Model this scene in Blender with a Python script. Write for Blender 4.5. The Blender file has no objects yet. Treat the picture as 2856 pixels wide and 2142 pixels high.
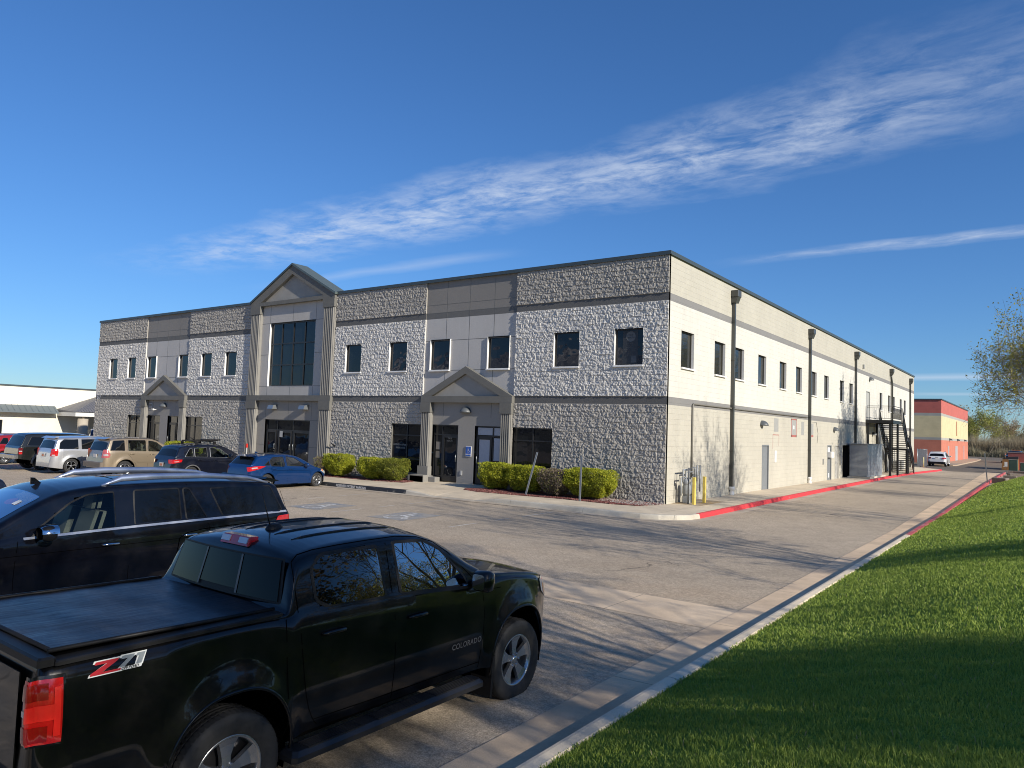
import bpy, bmesh, math, random
import numpy as np
from mathutils import Vector, Matrix
rad = math.radians
SC = bpy.context.scene
# ------------------------------------------------------------------ camera
CAM_POS = Vector((11.3874, -25.1039, 2.573))
YAW, PITCH, ROLL = 0.6346, 0.0603, 0.0342
cd = bpy.data.cameras.new('camera'); cam = bpy.data.objects.new('camera', cd)
SC.collection.objects.link(cam); SC.camera = cam
cd.sensor_width = 36.0; cd.lens = 2047.72 / 2856 * 36.0
cd.clip_start = 0.05; cd.clip_end = 20000
_f = Vector((-math.sin(YAW) * math.cos(PITCH), math.cos(YAW) * math.cos(PITCH), math.sin(PITCH)))
_r = Vector((math.cos(YAW), math.sin(YAW), 0)); _u = _r.cross(_f)
r2 = _r * math.cos(ROLL) + _u * math.sin(ROLL); u2 = -_r * math.sin(ROLL) + _u * math.cos(ROLL)
M = Matrix((r2, u2, -_f)).transposed().to_4x4(); M.translation = CAM_POS
cam.matrix_world = M
# ------------------------------------------------------------------ sun + sky
SUN_AZ = Vector((math.cos(rad(-10)), math.sin(rad(-10)))); SUN_EL = rad(24.0)
sdir = Vector((SUN_AZ.x * math.cos(SUN_EL), SUN_AZ.y * math.cos(SUN_EL), math.sin(SUN_EL)))
sl = bpy.data.lights.new('sun', 'SUN'); sl.energy = 4.7; sl.angle = rad(0.53); sl.color = (1.0, 0.925, 0.82)
so = bpy.data.objects.new('sun', sl); SC.collection.objects.link(so)
so.rotation_euler = sdir.to_track_quat('Z', 'Y').to_euler(); so.location = (30, -10, 30)
W = bpy.data.worlds.new('World'); SC.world = W; W.use_nodes = True
nt = W.node_tree; nt.nodes.clear()
def wn(t, **k):
    n = nt.nodes.new(t)
    for a, b in k.items(): setattr(n, a, b)
    return n
def mth(op, a, b=None, c=None, clamp=False):
    n = wn('ShaderNodeMath', operation=op); n.use_clamp = clamp
    for i, v in enumerate((a, b, c)):
        if v is None: continue
        if isinstance(v, (int, float)): n.inputs[i].default_value = v
        else: nt.links.new(v, n.inputs[i])
    return n.outputs[0]
sky = wn('ShaderNodeTexSky', sky_type='NISHITA', sun_disc=False)
sky.sun_elevation = SUN_EL; sky.sun_rotation = math.atan2(SUN_AZ.x, SUN_AZ.y)
sky.air_density = 1.15; sky.dust_density = 0.12; sky.ozone_density = 3.0; sky.altitude = 2000
hsv = wn('ShaderNodeHueSaturation'); hsv.inputs['Saturation'].default_value = 1.05; hsv.inputs['Value'].default_value = 1.0
tint = wn('ShaderNodeMix', data_type='RGBA', blend_type='MULTIPLY'); tint.inputs['Factor'].default_value = 1.0; tint.inputs['B'].default_value = (.685, .915, 1.20, 1)
sg = wn('ShaderNodeSeparateColor'); nt.links.new(sky.outputs[0], sg.inputs[0])
soft = mth('DIVIDE', 1.19, mth('ADD', 1.0, mth('MULTIPLY', sg.outputs[1], 0.062)))      # the pale side of the horizon, a little calmer
sca = wn('ShaderNodeVectorMath', operation='SCALE'); nt.links.new(sky.outputs[0], sca.inputs[0]); nt.links.new(soft, sca.inputs['Scale'])
nt.links.new(sca.outputs[0], tint.inputs['A']); nt.links.new(tint.outputs['Result'], hsv.inputs['Color'])
bg = wn('ShaderNodeBackground'); bg.inputs[1].default_value = 0.090
out = wn('ShaderNodeOutputWorld')
tc = wn('ShaderNodeTexCoord'); sep = wn('ShaderNodeSeparateXYZ'); nt.links.new(tc.outputs['Generated'], sep.inputs[0])
zz = mth('MAXIMUM', sep.outputs[2], 0.02)
cu = mth('DIVIDE', sep.outputs[0], zz); cv = mth('DIVIDE', sep.outputs[1], zz)
comb = wn('ShaderNodeCombineXYZ'); nt.links.new(cu, comb.inputs[0]); nt.links.new(cv, comb.inputs[1])
def noise(scale, rough, stretch, detail=8, dist=0.0, off=0.0, rot=0.0):
    mp = wn('ShaderNodeMapping'); mp.inputs['Scale'].default_value = stretch; mp.inputs['Location'].default_value = (off, off, 0)
    mp.inputs['Rotation'].default_value = (0, 0, rot)
    nt.links.new(comb.outputs[0], mp.inputs[0])
    n = wn('ShaderNodeTexNoise'); n.inputs['Scale'].default_value = scale; n.inputs['Detail'].default_value = detail
    n.inputs['Roughness'].default_value = rough; n.inputs['Distortion'].default_value = dist
    nt.links.new(mp.outputs[0], n.inputs['Vector']); return n.outputs[0]
def band(center, half, wob, wscale, off):
    """soft band of cirrus along v = center, its edges pushed about by noise"""
    w = mth('MULTIPLY', mth('SUBTRACT', noise(wscale, 0.6, (1, 1, 1), 5, 0.0, off), 0.5), wob)
    d = mth('ABSOLUTE', mth('SUBTRACT', mth('ADD', cv, w), center))
    return mth('SUBTRACT', 1.0, mth('DIVIDE', d, half), None, True)
def ramp(v, lo, hi):
    m = wn('ShaderNodeMapRange'); m.clamp = True; m.interpolation_type = 'SMOOTHSTEP'
    m.inputs[1].default_value = lo; m.inputs[2].default_value = hi
    nt.links.new(v, m.inputs[0]); return m.outputs[0]
fine = noise(5.2, 0.66, (0.75, 1.0, 1), 12, 0.35, 3.1, 0.6)
fib = noise(13.0, 0.6, (0.35, 1.0, 1), 8, 0.5, 1.7, 0.9)
b1 = band(mth('SUBTRACT', 2.52, mth('MULTIPLY', ramp(cu, -1.1, 0.2), 0.22)), 0.46, 0.55, 1.3, 7.0)
fine_c = mth('ADD', mth('MULTIPLY', ramp(fine, 0.36, 0.66), 0.7), mth('MULTIPLY', ramp(fib, 0.35, 0.7), 0.35))
c1 = mth('MULTIPLY', mth('POWER', b1, 1.0), fine_c)
c1 = mth('MULTIPLY', c1, ramp(cu, -5.4, -3.0)); c1 = mth('MULTIPLY', c1, mth('SUBTRACT', 1.0, mth('MULTIPLY', ramp(cu, -0.75, 0.1), 0.75)))
c1 = mth('MULTIPLY', c1, 0.72)
b2 = band(4.12, 0.15, 0.25, 0.9, 2.0)
c2 = mth('MULTIPLY', mth('MULTIPLY', b2, ramp(cu, -1.75, -0.5)), mth('MULTIPLY', mth('ADD', 0.3, mth('MULTIPLY', fine_c, 0.9)), 0.5))
b3 = band(12.9, 0.9, 0.5, 0.3, 5.0)
c3 = mth('MULTIPLY', mth('MULTIPLY', b3, ramp(cu, -3.0, -1.6)), 0.42)
b5 = band(17.3, 0.8, 0.8, 0.3, 5.0)
c5 = mth('MULTIPLY', mth('MULTIPLY', b5, ramp(cu, -3.0, -1.6)), 0.28)
b4 = band(3.3, 0.14, 0.25, 1.1, 9.0)
c4 = mth('MULTIPLY', mth('MULTIPLY', b4, mth('MULTIPLY', ramp(cu, -5.2, -3.6), mth('SUBTRACT', 1.0, ramp(cu, -3.0, -2.3)))), 0.22)
ct = mth('ADD', mth('ADD', c1, c2), mth('ADD', c3, mth('ADD', c4, c5)), None, True)
ct = mth('MULTIPLY', ct, ramp(sep.outputs[2], 0.02, 0.05))
mx = wn('ShaderNodeMix', data_type='RGBA'); mx.inputs['B'].default_value = (6.6, 7.3, 8.4, 1)
nt.links.new(ct, mx.inputs['Factor']); nt.links.new(hsv.outputs[0], mx.inputs['A'])
nt.links.new(mx.outputs['Result'], bg.inputs[0]); nt.links.new(bg.outputs[0], out.inputs[0])
SC.view_settings.view_transform = 'Standard'; SC.view_settings.look = 'None'
SC.view_settings.exposure = 0.27; SC.view_settings.gamma = 1.0
SC.cycles.pixel_filter_type = 'BLACKMAN_HARRIS'; SC.cycles.filter_width = 1.0; SC.cycles.max_bounces = 6; SC.cycles.transparent_max_bounces = 16
SC.cycles.sample_clamp_indirect = 6.0

# ------------------------------------------------------------------ materials
MATS = {}
class NT:
    def __init__(s, m): s.t = m.node_tree; s.b = s.t.nodes['Principled BSDF']
    def n(s, t, **k):
        n = s.t.nodes.new(t)
        for a, b in k.items(): setattr(n, a, b)
        return n
    def l(s, a, b): s.t.links.new(a, b)
    def coords(s, obj=True):
        if obj: return s.n('ShaderNodeTexCoord').outputs['Object']
        return s.n('ShaderNodeNewGeometry').outputs['Position']
    def noise(s, vec, scale, detail=5, rough=0.55, stretch=None, dist=0.0):
        if stretch:
            mp = s.n('ShaderNodeMapping'); mp.inputs['Scale'].default_value = stretch; s.l(vec, mp.inputs[0]); vec = mp.outputs[0]
        n = s.n('ShaderNodeTexNoise'); n.inputs['Scale'].default_value = scale; n.inputs['Detail'].default_value = detail
        n.inputs['Roughness'].default_value = rough; n.inputs['Distortion'].default_value = dist
        s.l(vec, n.inputs['Vector']); return n.outputs[0]
    def map(s, v, lo, hi, a=0.0, b=1.0):
        m = s.n('ShaderNodeMapRange'); m.inputs[1].default_value = lo; m.inputs[2].default_value = hi
        m.inputs[3].default_value = a; m.inputs[4].default_value = b; s.l(v, m.inputs[0]); return m.outputs[0]
    def mix(s, f, a, b, mode='MIX'):
        m = s.n('ShaderNodeMix', data_type='RGBA', blend_type=mode)
        for k, v in (('Factor', f), ('A', a), ('B', b)):
            if isinstance(v, (int, float)): m.inputs[k].default_value = v
            elif isinstance(v, tuple): m.inputs[k].default_value = v + (1,) if len(v) == 3 else v
            else: s.l(v, m.inputs[k])
        return m.outputs['Result']
    def math(s, op, a, b=0.0):
        m = s.n('ShaderNodeMath', operation=op)
        for i, v in enumerate((a, b)):
            if isinstance(v, (int, float)): m.inputs[i].default_value = v
            else: s.l(v, m.inputs[i])
        return m.outputs[0]
    def bump(s, h, strength, dist):
        b = s.n('ShaderNodeBump'); b.inputs['Strength'].default_value = strength; b.inputs['Distance'].default_value = dist
        s.l(h, b.inputs['Height']); s.l(b.outputs[0], s.b.inputs['Normal']); return b
    def seph(s, vec):
        q = s.n('ShaderNodeSeparateXYZ'); s.l(vec, q.inputs[0]); return q.outputs
def mat(name, col=(.5, .5, .5), rough=0.6, metal=0.0, spec=0.5, coat=0.0, var=0.0, vscale=6.0, bump=0.0, bscale=60.0, emit=None, world=False):
    if name in MATS: return MATS[name]
    m = bpy.data.materials.new(name); m.use_nodes = True; MATS[name] = m
    n = NT(m); b = n.b
    b.inputs['Base Color'].default_value = (*col, 1); b.inputs['Roughness'].default_value = rough
    b.inputs['Metallic'].default_value = metal; b.inputs['Specular IOR Level'].default_value = spec
    if coat: b.inputs['Coat Weight'].default_value = coat; b.inputs['Coat Roughness'].default_value = 0.03
    v = n.coords(not world)
    # every surface gets at least a little procedural unevenness
    vv = max(var, 0.03)
    nz = n.noise(v, vscale, 6, 0.6)
    f = n.map(nz, 0.3, 0.7, 1 - vv, 1 + vv)
    c = n.mix(1.0, col, (1, 1, 1), 'MULTIPLY')
    mul = n.n('ShaderNodeVectorMath', operation='SCALE'); mul.inputs[0].default_value = col; n.l(f, mul.inputs['Scale'])
    n.l(mul.outputs[0], b.inputs['Base Color'])
    if bump: n.bump(n.noise(v, bscale, 4, 0.6), 1.0, bump)
    if emit:
        b.inputs['Emission Color'].default_value = (*emit[:3], 1); b.inputs['Emission Strength'].default_value = emit[3]
    return m
def glass_mat(name, tint, rough=0.0, wave=0.0, refl=.75):
    """thin sheet of tinted glass: lets a tinted part of the light through, mirrors the rest by angle"""
    if name in MATS: return MATS[name]
    m = bpy.data.materials.new(name); m.use_nodes = True; MATS[name] = m
    n = NT(m); n.t.nodes.remove(n.b)
    o = [q for q in n.t.nodes if q.type == 'OUTPUT_MATERIAL'][0]
    tr = n.n('ShaderNodeBsdfTransparent'); tr.inputs[0].default_value = (*tint, 1)
    gl = n.n('ShaderNodeBsdfGlossy'); gl.inputs['Roughness'].default_value = rough; gl.inputs[0].default_value = (.92, .95, 1, 1)
    fr = n.n('ShaderNodeFresnel'); fr.inputs[0].default_value = 1.45
    mx = n.n('ShaderNodeMixShader')
    n.l(n.math('MULTIPLY', fr.outputs[0], refl), mx.inputs[0]); n.l(tr.outputs[0], mx.inputs[1]); n.l(gl.outputs[0], mx.inputs[2])
    n.l(mx.outputs[0], o.inputs[0])
    if wave:
        b = n.n('ShaderNodeBump'); b.inputs['Strength'].default_value = 1.0; b.inputs['Distance'].default_value = wave
        n.l(n.noise(n.coords(), 1.3, 2, 0.5), b.inputs['Height']); n.l(b.outputs[0], gl.inputs['Normal'])
    return m
# ------------------------------------------------------------------ mesh builder
class MB:
    def __init__(s): s.v = []; s.f = []; s.m = []; s.smooth = []; s.mi = 0; s.sm = False
    def add(s, vs, fs, mi=None, sm=None):
        o = len(s.v); s.v.extend([tuple(p) for p in vs]); mi = s.mi if mi is None else mi; sm = s.sm if sm is None else sm
        for f in fs: s.f.append(tuple(o + i for i in f)); s.m.append(mi); s.smooth.append(sm)
        return s
    def box(s, x0, y0, z0, x1, y1, z1, mi=None):
        if x0 > x1: x0, x1 = x1, x0
        if y0 > y1: y0, y1 = y1, y0
        if z0 > z1: z0, z1 = z1, z0
        v = [(x0, y0, z0), (x1, y0, z0), (x1, y1, z0), (x0, y1, z0), (x0, y0, z1), (x1, y0, z1), (x1, y1, z1), (x0, y1, z1)]
        return s.add(v, [(3, 2, 1, 0), (4, 5, 6, 7), (0, 1, 5, 4), (1, 2, 6, 5), (2, 3, 7, 6), (3, 0, 4, 7)], mi, False)
    def cbox(s, x0, y0, z0, x1, y1, z1, c=0.01, mi=None):
        """box with chamfered vertical and top edges"""
        if x0 > x1: x0, x1 = x1, x0
        if y0 > y1: y0, y1 = y1, y0
        def ring(x0, y0, x1, y1, z): return [(x0 + c, y0, z), (x1 - c, y0, z), (x1, y0 + c, z), (x1, y1 - c, z), (x1 - c, y1, z), (x0 + c, y1, z), (x0, y1 - c, z), (x0, y0 + c, z)]
        v = ring(x0, y0, x1, y1, z0) + ring(x0, y0, x1, y1, z1 - c) + ring(x0 + c, y0 + c, x1 - c, y1 - c, z1)
        f = [tuple(range(7, -1, -1)), tuple(range(16, 24))]
        for k in (0, 8):
            for i in range(8): j = (i + 1) % 8; f.append((k + i, k + j, k + 8 + j, k + 8 + i))
        return s.add(v, f, mi, False)
    def prism(s, poly, z0, z1, mi=None, axis='z'):
        """extrude a polygon [(a, b)] along an axis; axis y: poly is (x, z)"""
        n = len(poly)
        def P(a, b, c): return (a, b, c) if axis == 'z' else ((a, c, b) if axis == 'y' else (c, a, b))
        v = [P(a, b, z0) for a, b in poly] + [P(a, b, z1) for a, b in poly]
        f = [tuple(range(n - 1, -1, -1)), tuple(range(n, 2 * n))] + [(i, (i + 1) % n, n + (i + 1) % n, n + i) for i in range(n)]
        return s.add(v, f, mi, False)
    def tube(s, pts, r, n=8, mi=None, cap=True, sm=True):
        """tube along points; r is a number or a list"""
        P = [Vector(p) for p in pts]; R = r if isinstance(r, (list, tuple)) else [r] * len(P)
        v = []; up = Vector((0, 0, 1))
        prev = None
        for i, p in enumerate(P):
            d = (P[min(i + 1, len(P) - 1)] - P[max(i - 1, 0)]).normalized()
            if prev is None:
                a = d.cross(up) if abs(d.z) < 0.95 else d.cross(Vector((1, 0, 0)))
            else: a = prev - d * prev.dot(d)
            a.normalize(); prev = a; b = d.cross(a)
            for k in range(n):
                t = 2 * math.pi * k / n; v.append(p + (a * math.cos(t) + b * math.sin(t)) * R[i])
        f = []
        for i in range(len(P) - 1):
            for k in range(n): k2 = (k + 1) % n; f.append((i * n + k, i * n + k2, (i + 1) * n + k2, (i + 1) * n + k))
        s.add(v, f, mi, sm)
        if cap:
            s.add(v[:n], [tuple(range(n - 1, -1, -1))], mi, False); s.add(v[-n:], [tuple(range(n))], mi, False)
        return s
    def lathe(s, prof, c=(0, 0, 0), axis='z', n=32, mi=None, sm=True):
        """prof: [(radius, height)]"""
        v = []
        for r, h in prof:
            for k in range(n):
                t = 2 * math.pi * k / n; a, b = r * math.cos(t), r * math.sin(t)
                q = (a, b, h) if axis == 'z' else ((a, h, b) if axis == 'y' else (h, a, b))
                v.append((q[0] + c[0], q[1] + c[1], q[2] + c[2]))
        f = []
        for i in range(len(prof) - 1):
            for k in range(n): k2 = (k + 1) % n; f.append((i * n + k, i * n + k2, (i + 1) * n + k2, (i + 1) * n + k))
        return s.add(v, f, mi, sm)
    def grid(s, rows, mi=None, sm=True, flip=False):
        nr, nc = len(rows), len(rows[0]); v = [p for r in rows for p in r]; f = []
        for i in range(nr - 1):
            for j in range(nc - 1):
                q = (i * nc + j, i * nc + j + 1, (i + 1) * nc + j + 1, (i + 1) * nc + j)
                f.append(q[::-1] if flip else q)
        return s.add(v, f, mi, sm)
    def build(s, name, mats, parent=None, loc=None, fixn=True):
        me = bpy.data.meshes.new(name); me.from_pydata(s.v, [], s.f)
        if not isinstance(mats, (list, tuple)): mats = [mats]
        for m in mats: me.materials.append(m)
        me.polygons.foreach_set('material_index', s.m); me.polygons.foreach_set('use_smooth', s.smooth)
        me.update()
        if fixn:
            bm = bmesh.new(); bm.from_mesh(me); bmesh.ops.remove_doubles(bm, verts=bm.verts, dist=1e-5)
            bmesh.ops.recalc_face_normals(bm, faces=bm.faces); bm.to_mesh(me); bm.free()
        o = bpy.data.objects.new(name, me); SC.collection.objects.link(o)
        if parent: o.parent = parent
        if loc: o.location = loc
        return o
def npmesh(name, V, F, mats, parent=None, smooth=False, mi=None):
    """big meshes straight from numpy arrays; F is (n, k)"""
    me = bpy.data.meshes.new(name); V = np.asarray(V, np.float32); F = np.asarray(F, np.int32); k = F.shape[1]
    me.vertices.add(len(V)); me.vertices.foreach_set('co', V.ravel())
    me.loops.add(F.size); me.loops.foreach_set('vertex_index', F.ravel())
    me.polygons.add(len(F)); me.polygons.foreach_set('loop_start', np.arange(0, F.size, k, dtype=np.int32))
    me.polygons.foreach_set('loop_total', np.full(len(F), k, np.int32))
    me.polygons.foreach_set('use_smooth', np.full(len(F), smooth, bool))
    if not isinstance(mats, (list, tuple)): mats = [mats]
    for m in mats: me.materials.append(m)
    if mi is not None: me.polygons.foreach_set('material_index', np.asarray(mi, np.int32))
    me.update(calc_edges=True); me.validate()
    o = bpy.data.objects.new(name, me); SC.collection.objects.link(o)
    if parent: o.parent = parent
    return o
def tag(o, label=None, cat=None, group=None, kind=None):
    if label: o['label'] = label
    if cat: o['category'] = cat
    if group: o['group'] = group
    if kind: o['kind'] = kind
    return o
def empty(name, loc=(0, 0, 0), rz=0.0, label=None, cat=None, group=None):
    o = bpy.data.objects.new(name, None); SC.collection.objects.link(o); o.empty_display_size = 0.3
    o.location = loc; o.rotation_euler = (0, 0, rz); tag(o, label, cat, group); return o
def copy_tree(o, parent=None):
    c = o.copy(); SC.collection.objects.link(c); c.parent = parent
    for ch in list(o.children): copy_tree(ch, c)
    return c
def text_mesh(txt, size=1.0, bold=0.0, shear=0.0, align='CENTER', space=1.0):
    cu_ = bpy.data.curves.new('t', 'FONT'); cu_.body = txt; cu_.size = size; cu_.offset = bold; cu_.shear = shear
    cu_.align_x = align; cu_.align_y = 'CENTER'; cu_.space_character = space
    ob = bpy.data.objects.new('t', cu_); SC.collection.objects.link(ob)
    dg = bpy.context.evaluated_depsgraph_get(); me = ob.evaluated_get(dg).to_mesh()
    V = [tuple(v.co) for v in me.vertices]; F = [tuple(p.vertices) for p in me.polygons]
    bpy.data.objects.remove(ob); bpy.data.curves.remove(cu_)
    return V, F
rng = np.random.default_rng(7)
random.seed(11)
def vnoise(x, y, seed=0):
    """value noise on numpy arrays"""
    xi = np.floor(x).astype(np.int64); yi = np.floor(y).astype(np.int64); xf = x - xi; yf = y - yi
    xf = xf * xf * (3 - 2 * xf); yf = yf * yf * (3 - 2 * yf)
    def h(a, b):
        n = (a * 374761393 + b * 668265263 + seed * 974634777) & 0xffffffff
        n = ((n ^ (n >> 13)) * 1274126177) & 0xffffffff
        return ((n ^ (n >> 16)) & 0xffff) / 65535.0
    return (h(xi, yi) * (1 - xf) + h(xi + 1, yi) * xf) * (1 - yf) + (h(xi, yi + 1) * (1 - xf) + h(xi + 1, yi + 1) * xf) * yf
# ------------------------------------------------------------------ levels of the lot
def wz(x):            # the walk in front of the building falls gently to the west
    return -0.0075 * max(0.0, -4.0 - x)
def gz(x, y):         # asphalt: 15 cm below the walk, with a slight crossfall to the drain
    s = min(1.0, max(0.0, (3.0 - x) / 9.0))
    d = min(max(-3.65 - y, 0.0), 10.0)
    return wz(x) - 0.15 - 0.012 * d * s
# ================================================================== GROUND
def m_asphalt(name='asphalt', base=(.45, .37, .272), dark=False):
    m = mat(name, base, 0.92, spec=0.25); n = NT(m); P = n.coords(False)
    big = n.map(n.noise(P, 0.16, 4, 0.6), 0.3, 0.7, 0.86, 1.12)
    med = n.map(n.noise(P, 1.7, 5, 0.65), 0.25, 0.75, 0.88, 1.10)
    agg = n.math('MULTIPLY', n.map(n.noise(P, 55, 3, 0.7), 0.3, 0.72, 0.62, 1.42), n.map(n.noise(P, 17, 4, 0.8), 0.32, 0.70, 0.72, 1.26))
    agg2 = n.map(n.noise(P, 140, 2, 0.6), 0.3, 0.7, 0.72, 1.3)
    f = n.math('MULTIPLY', n.math('MULTIPLY', big, med), n.math('MULTIPLY', agg, agg2))
    if dark:   # the newer, darker asphalt beyond the end of the building
        y = n.seph(P)[1]
        f = n.math('MULTIPLY', f, n.map(n.math('ADD', y, n.math('MULTIPLY', n.noise(P, 0.4, 2, .5), 4.0)), 59.5, 61.5, 1.0, 0.42))
    sc = n.n('ShaderNodeVectorMath', operation='SCALE')
    # brown silt washed over the low parts near the drain
    P3 = n.seph(P); silt = n.math('MULTIPLY', n.map(n.noise(P, 0.5, 5, 0.65), 0.42, 0.7), n.map(n.math('ABSOLUTE', n.math('ADD', P3[1], 15.8)), 1.0, 6.5, 0.85, 0.0))
    col = n.mix(silt, base, (.47, .35, .23)); n.l(col, sc.inputs[0]); n.l(f, sc.inputs['Scale'])
    vor = n.n('ShaderNodeTexVoronoi', feature='DISTANCE_TO_EDGE'); vor.inputs['Scale'].default_value = 0.16
    ad = n.n('ShaderNodeVectorMath', operation='ADD'); n.l(P, ad.inputs[0])
    nn = n.n('ShaderNodeTexNoise'); nn.inputs['Scale'].default_value = 0.8; nn.inputs['Detail'].default_value = 6; n.l(P, nn.inputs['Vector'])
    s2 = n.n('ShaderNodeVectorMath', operation='SCALE'); s2.inputs['Scale'].default_value = 1.6; n.l(nn.outputs['Color'], s2.inputs[0]); n.l(s2.outputs[0], ad.inputs[1])
    n.l(ad.outputs[0], vor.inputs['Vector'])
    crack = n.map(vor.outputs['Distance'], 0.0, 0.0035, 0.75, 0.0); crack = n.math('MULTIPLY', crack, n.map(n.noise(P, 0.23, 2, .5), 0.5, 0.6))
    n.l(n.mix(crack, sc.outputs[0], (.05, .045, .04)), n.b.inputs['Base Color'])
    n.bump(n.math('ADD', n.noise(P, 70, 3, 0.7), n.math('MULTIPLY', n.noise(P, 1.2, 3), 2.0)), 0.7, 0.008)
    return m
def m_concrete(name, base, joint=None, stain=0.5, sc=1.0, red=None):
    m = mat(name, base, 0.88, spec=0.3); n = NT(m); P = n.coords(False)
    f = n.math('MULTIPLY', n.map(n.noise(P, 0.9, 6, 0.65), 0.25, 0.75, 0.78, 1.16), n.map(n.noise(P, 90, 3, 0.6), 0.3, 0.7, 0.86, 1.14))
    s = n.n('ShaderNodeVectorMath', operation='SCALE'); n.l(n.mix(n.map(n.noise(P, 0.55, 6, 0.7), 0.45, 0.75, 0, stain), base, (.30, .22, .155)), s.inputs[0]); n.l(f, s.inputs['Scale'])
    col = s.outputs[0]
    if joint:  # tooled joints
        q = n.seph(P)
        for ax, st, of in joint:
            fr = n.math('FRACT', n.math('DIVIDE', n.math('ADD', q[ax], 1000.0 + of), st))
            w = 0.009 / st
            col = n.mix(n.math('LESS_THAN', fr, w), col, (.11, .10, .085))
    n.l(col, n.b.inputs['Base Color']); n.bump(n.noise(P, 60, 4, 0.65), 0.6, 0.004)
    return m
def m_paint_worn(name, col, under, lo=0.42, hi=0.5, rough=0.6, sc=3.0):
    m = mat(name, col, rough); n = NT(m); P = n.coords(False)
    f = n.map(n.noise(P, sc, 8, 0.72), lo, hi)
    g = n.map(n.noise(P, 14, 4, 0.6), 0.3, 0.7, 0.78, 1.15)
    s = n.n('ShaderNodeVectorMath', operation='SCALE'); n.l(n.mix(f, under, col), s.inputs[0]); n.l(g, s.inputs['Scale'])
    n.l(s.outputs[0], n.b.inputs['Base Color']); n.bump(n.noise(P, 60, 4, 0.65), 0.5, 0.003); return m
ASP = m_asphalt('asphalt', dark=True)
CON = m_concrete('walk_concrete', (.66, .56, .41), joint=[(0, 1.55, 0.2)], stain=0.25)
CURB = m_concrete('curb_concrete', (.55, .51, .42), joint=[(0, 3.02, 0.9)], stain=0.35)
GUT = m_concrete('gutter_concrete', (.74, .56, .37), joint=[(1, 3.02, 2.17)], stain=0.55)
GCURB = m_concrete('lawn_curb_concrete', (.80, .68, .50), joint=[(1, 3.02, 2.17)], stain=0.2)
XG = m_concrete('drain_concrete', (.74, .575, .39), joint=[(0, 4.7, 0.0)], stain=0.5)
RED = m_paint_worn('red_curb_paint', (.62, .045, .05), (.42, .36, .31), 0.30, 0.36)
RED2 = m_paint_worn('red_curb_paint_old', (.50, .07, .075), (.46, .40, .36), 0.36, 0.46)
BLK = m_paint_worn('black_curb_paint', (.022, .024, .028), (.22, .20, .17), 0.34, 0.44, sc=5)
MUL = mat('mulch_bed', (.095, .036, .030), 0.95, var=0.4, vscale=20, bump=0.02, bscale=30, world=True)

# far land
g = MB(); g.add([(-6000, -6000, -1.2), (6000, -6000, -1.2), (6000, 6000, -1.2), (-6000, 6000, -1.2)], [(0, 1, 2, 3)])
tag(g.build('ground', mat('dry_land', (.17, .15, .09), 0.95, var=0.25, vscale=0.02, world=True)), kind='structure')
# asphalt of the lot and the drive: one sheet
xs = sorted(set([-150, -120, -95] + [x for x in np.arange(-80, 8.1, 2.0)] + [-4, 3, 8.05, -6, 7.45, 9, 30]))
ys = [-75, -60, -45, -30, -25, -20, -17, -15, -13.65, -12, -10, -8, -6, -3.65, 0, 10, 30, 60, 100, 140, 175]
rows = [[(x, y, gz(x, y) if x < 8.5 else -0.16) for x in xs] for y in ys]
a = MB(); a.grid(rows, sm=False); tag(a.build('asphalt', ASP), kind='structure')
# drain across the lot
def strip(name, pts_a, pts_b, m, lift=0.004, kind='structure'):
    b = MB(); b.grid([[(x, y, z + lift) for x, y, z in pts_a], [(x, y, z + lift) for x, y, z in pts_b]], sm=False)
    return tag(b.build(name, m), kind=kind)
xx = [7.46, 6, 3, 0, -4, -6, -10, -20, -30, -40, -60]
b = MB(); b.grid([[(x, y, gz(x, y) + h) for x in xx] for y, h in ((-14.93, .004), (-14.3, -0.002 + .004), (-13.58, .004))], sm=False)
tag(b.build('drain_gutter', XG), kind='structure')
# lawn-side gutter and curb
YS = [-60, -40, -28] + list(np.arange(-24, 62, 2.0))
def cx(y): return 8.03 if y < 6 else 8.03 - 0.012 * (y - 6) * (1 if y < 36 else 36 / max(y, 1))
def gx(y): return 7.44 if y < 0 else 7.44 - 0.022 * y
b = MB(); b.grid([[(gx(y), y, -0.137) for y in YS], [(cx(y) + 0.02, y, -0.122) for y in YS]], sm=False)
tag(b.build('lawn_gutter', GUT), kind='structure')
b = MB()
for Y, mi in (([y for y in YS if y <= -2] + [-1.9], 0), ([-1.9] + [y for y in YS if y > -1.5], 1)):
    sec = [(0.0, -0.16), (0.015, -0.03), (0.045, -0.004), (0.08, 0.0), (0.17, -0.004), (0.185, -0.02), (0.19, -0.2)]
    n_ = np.array([[vnoise(np.array(y * 3.1), np.array(k * 7.7), 3) - .5 for k in range(7)] for y in Y]) * 0.008
    b.grid([[(cx(y) + s[0] + n_[i][k], y, s[1] + n_[i][6 - k] * .5) for k, s in enumerate(sec)] for i, y in enumerate(Y)], mi=mi, sm=False)
tag(b.build('lawn_curb', [GCURB, RED2]), kind='structure')
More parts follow.
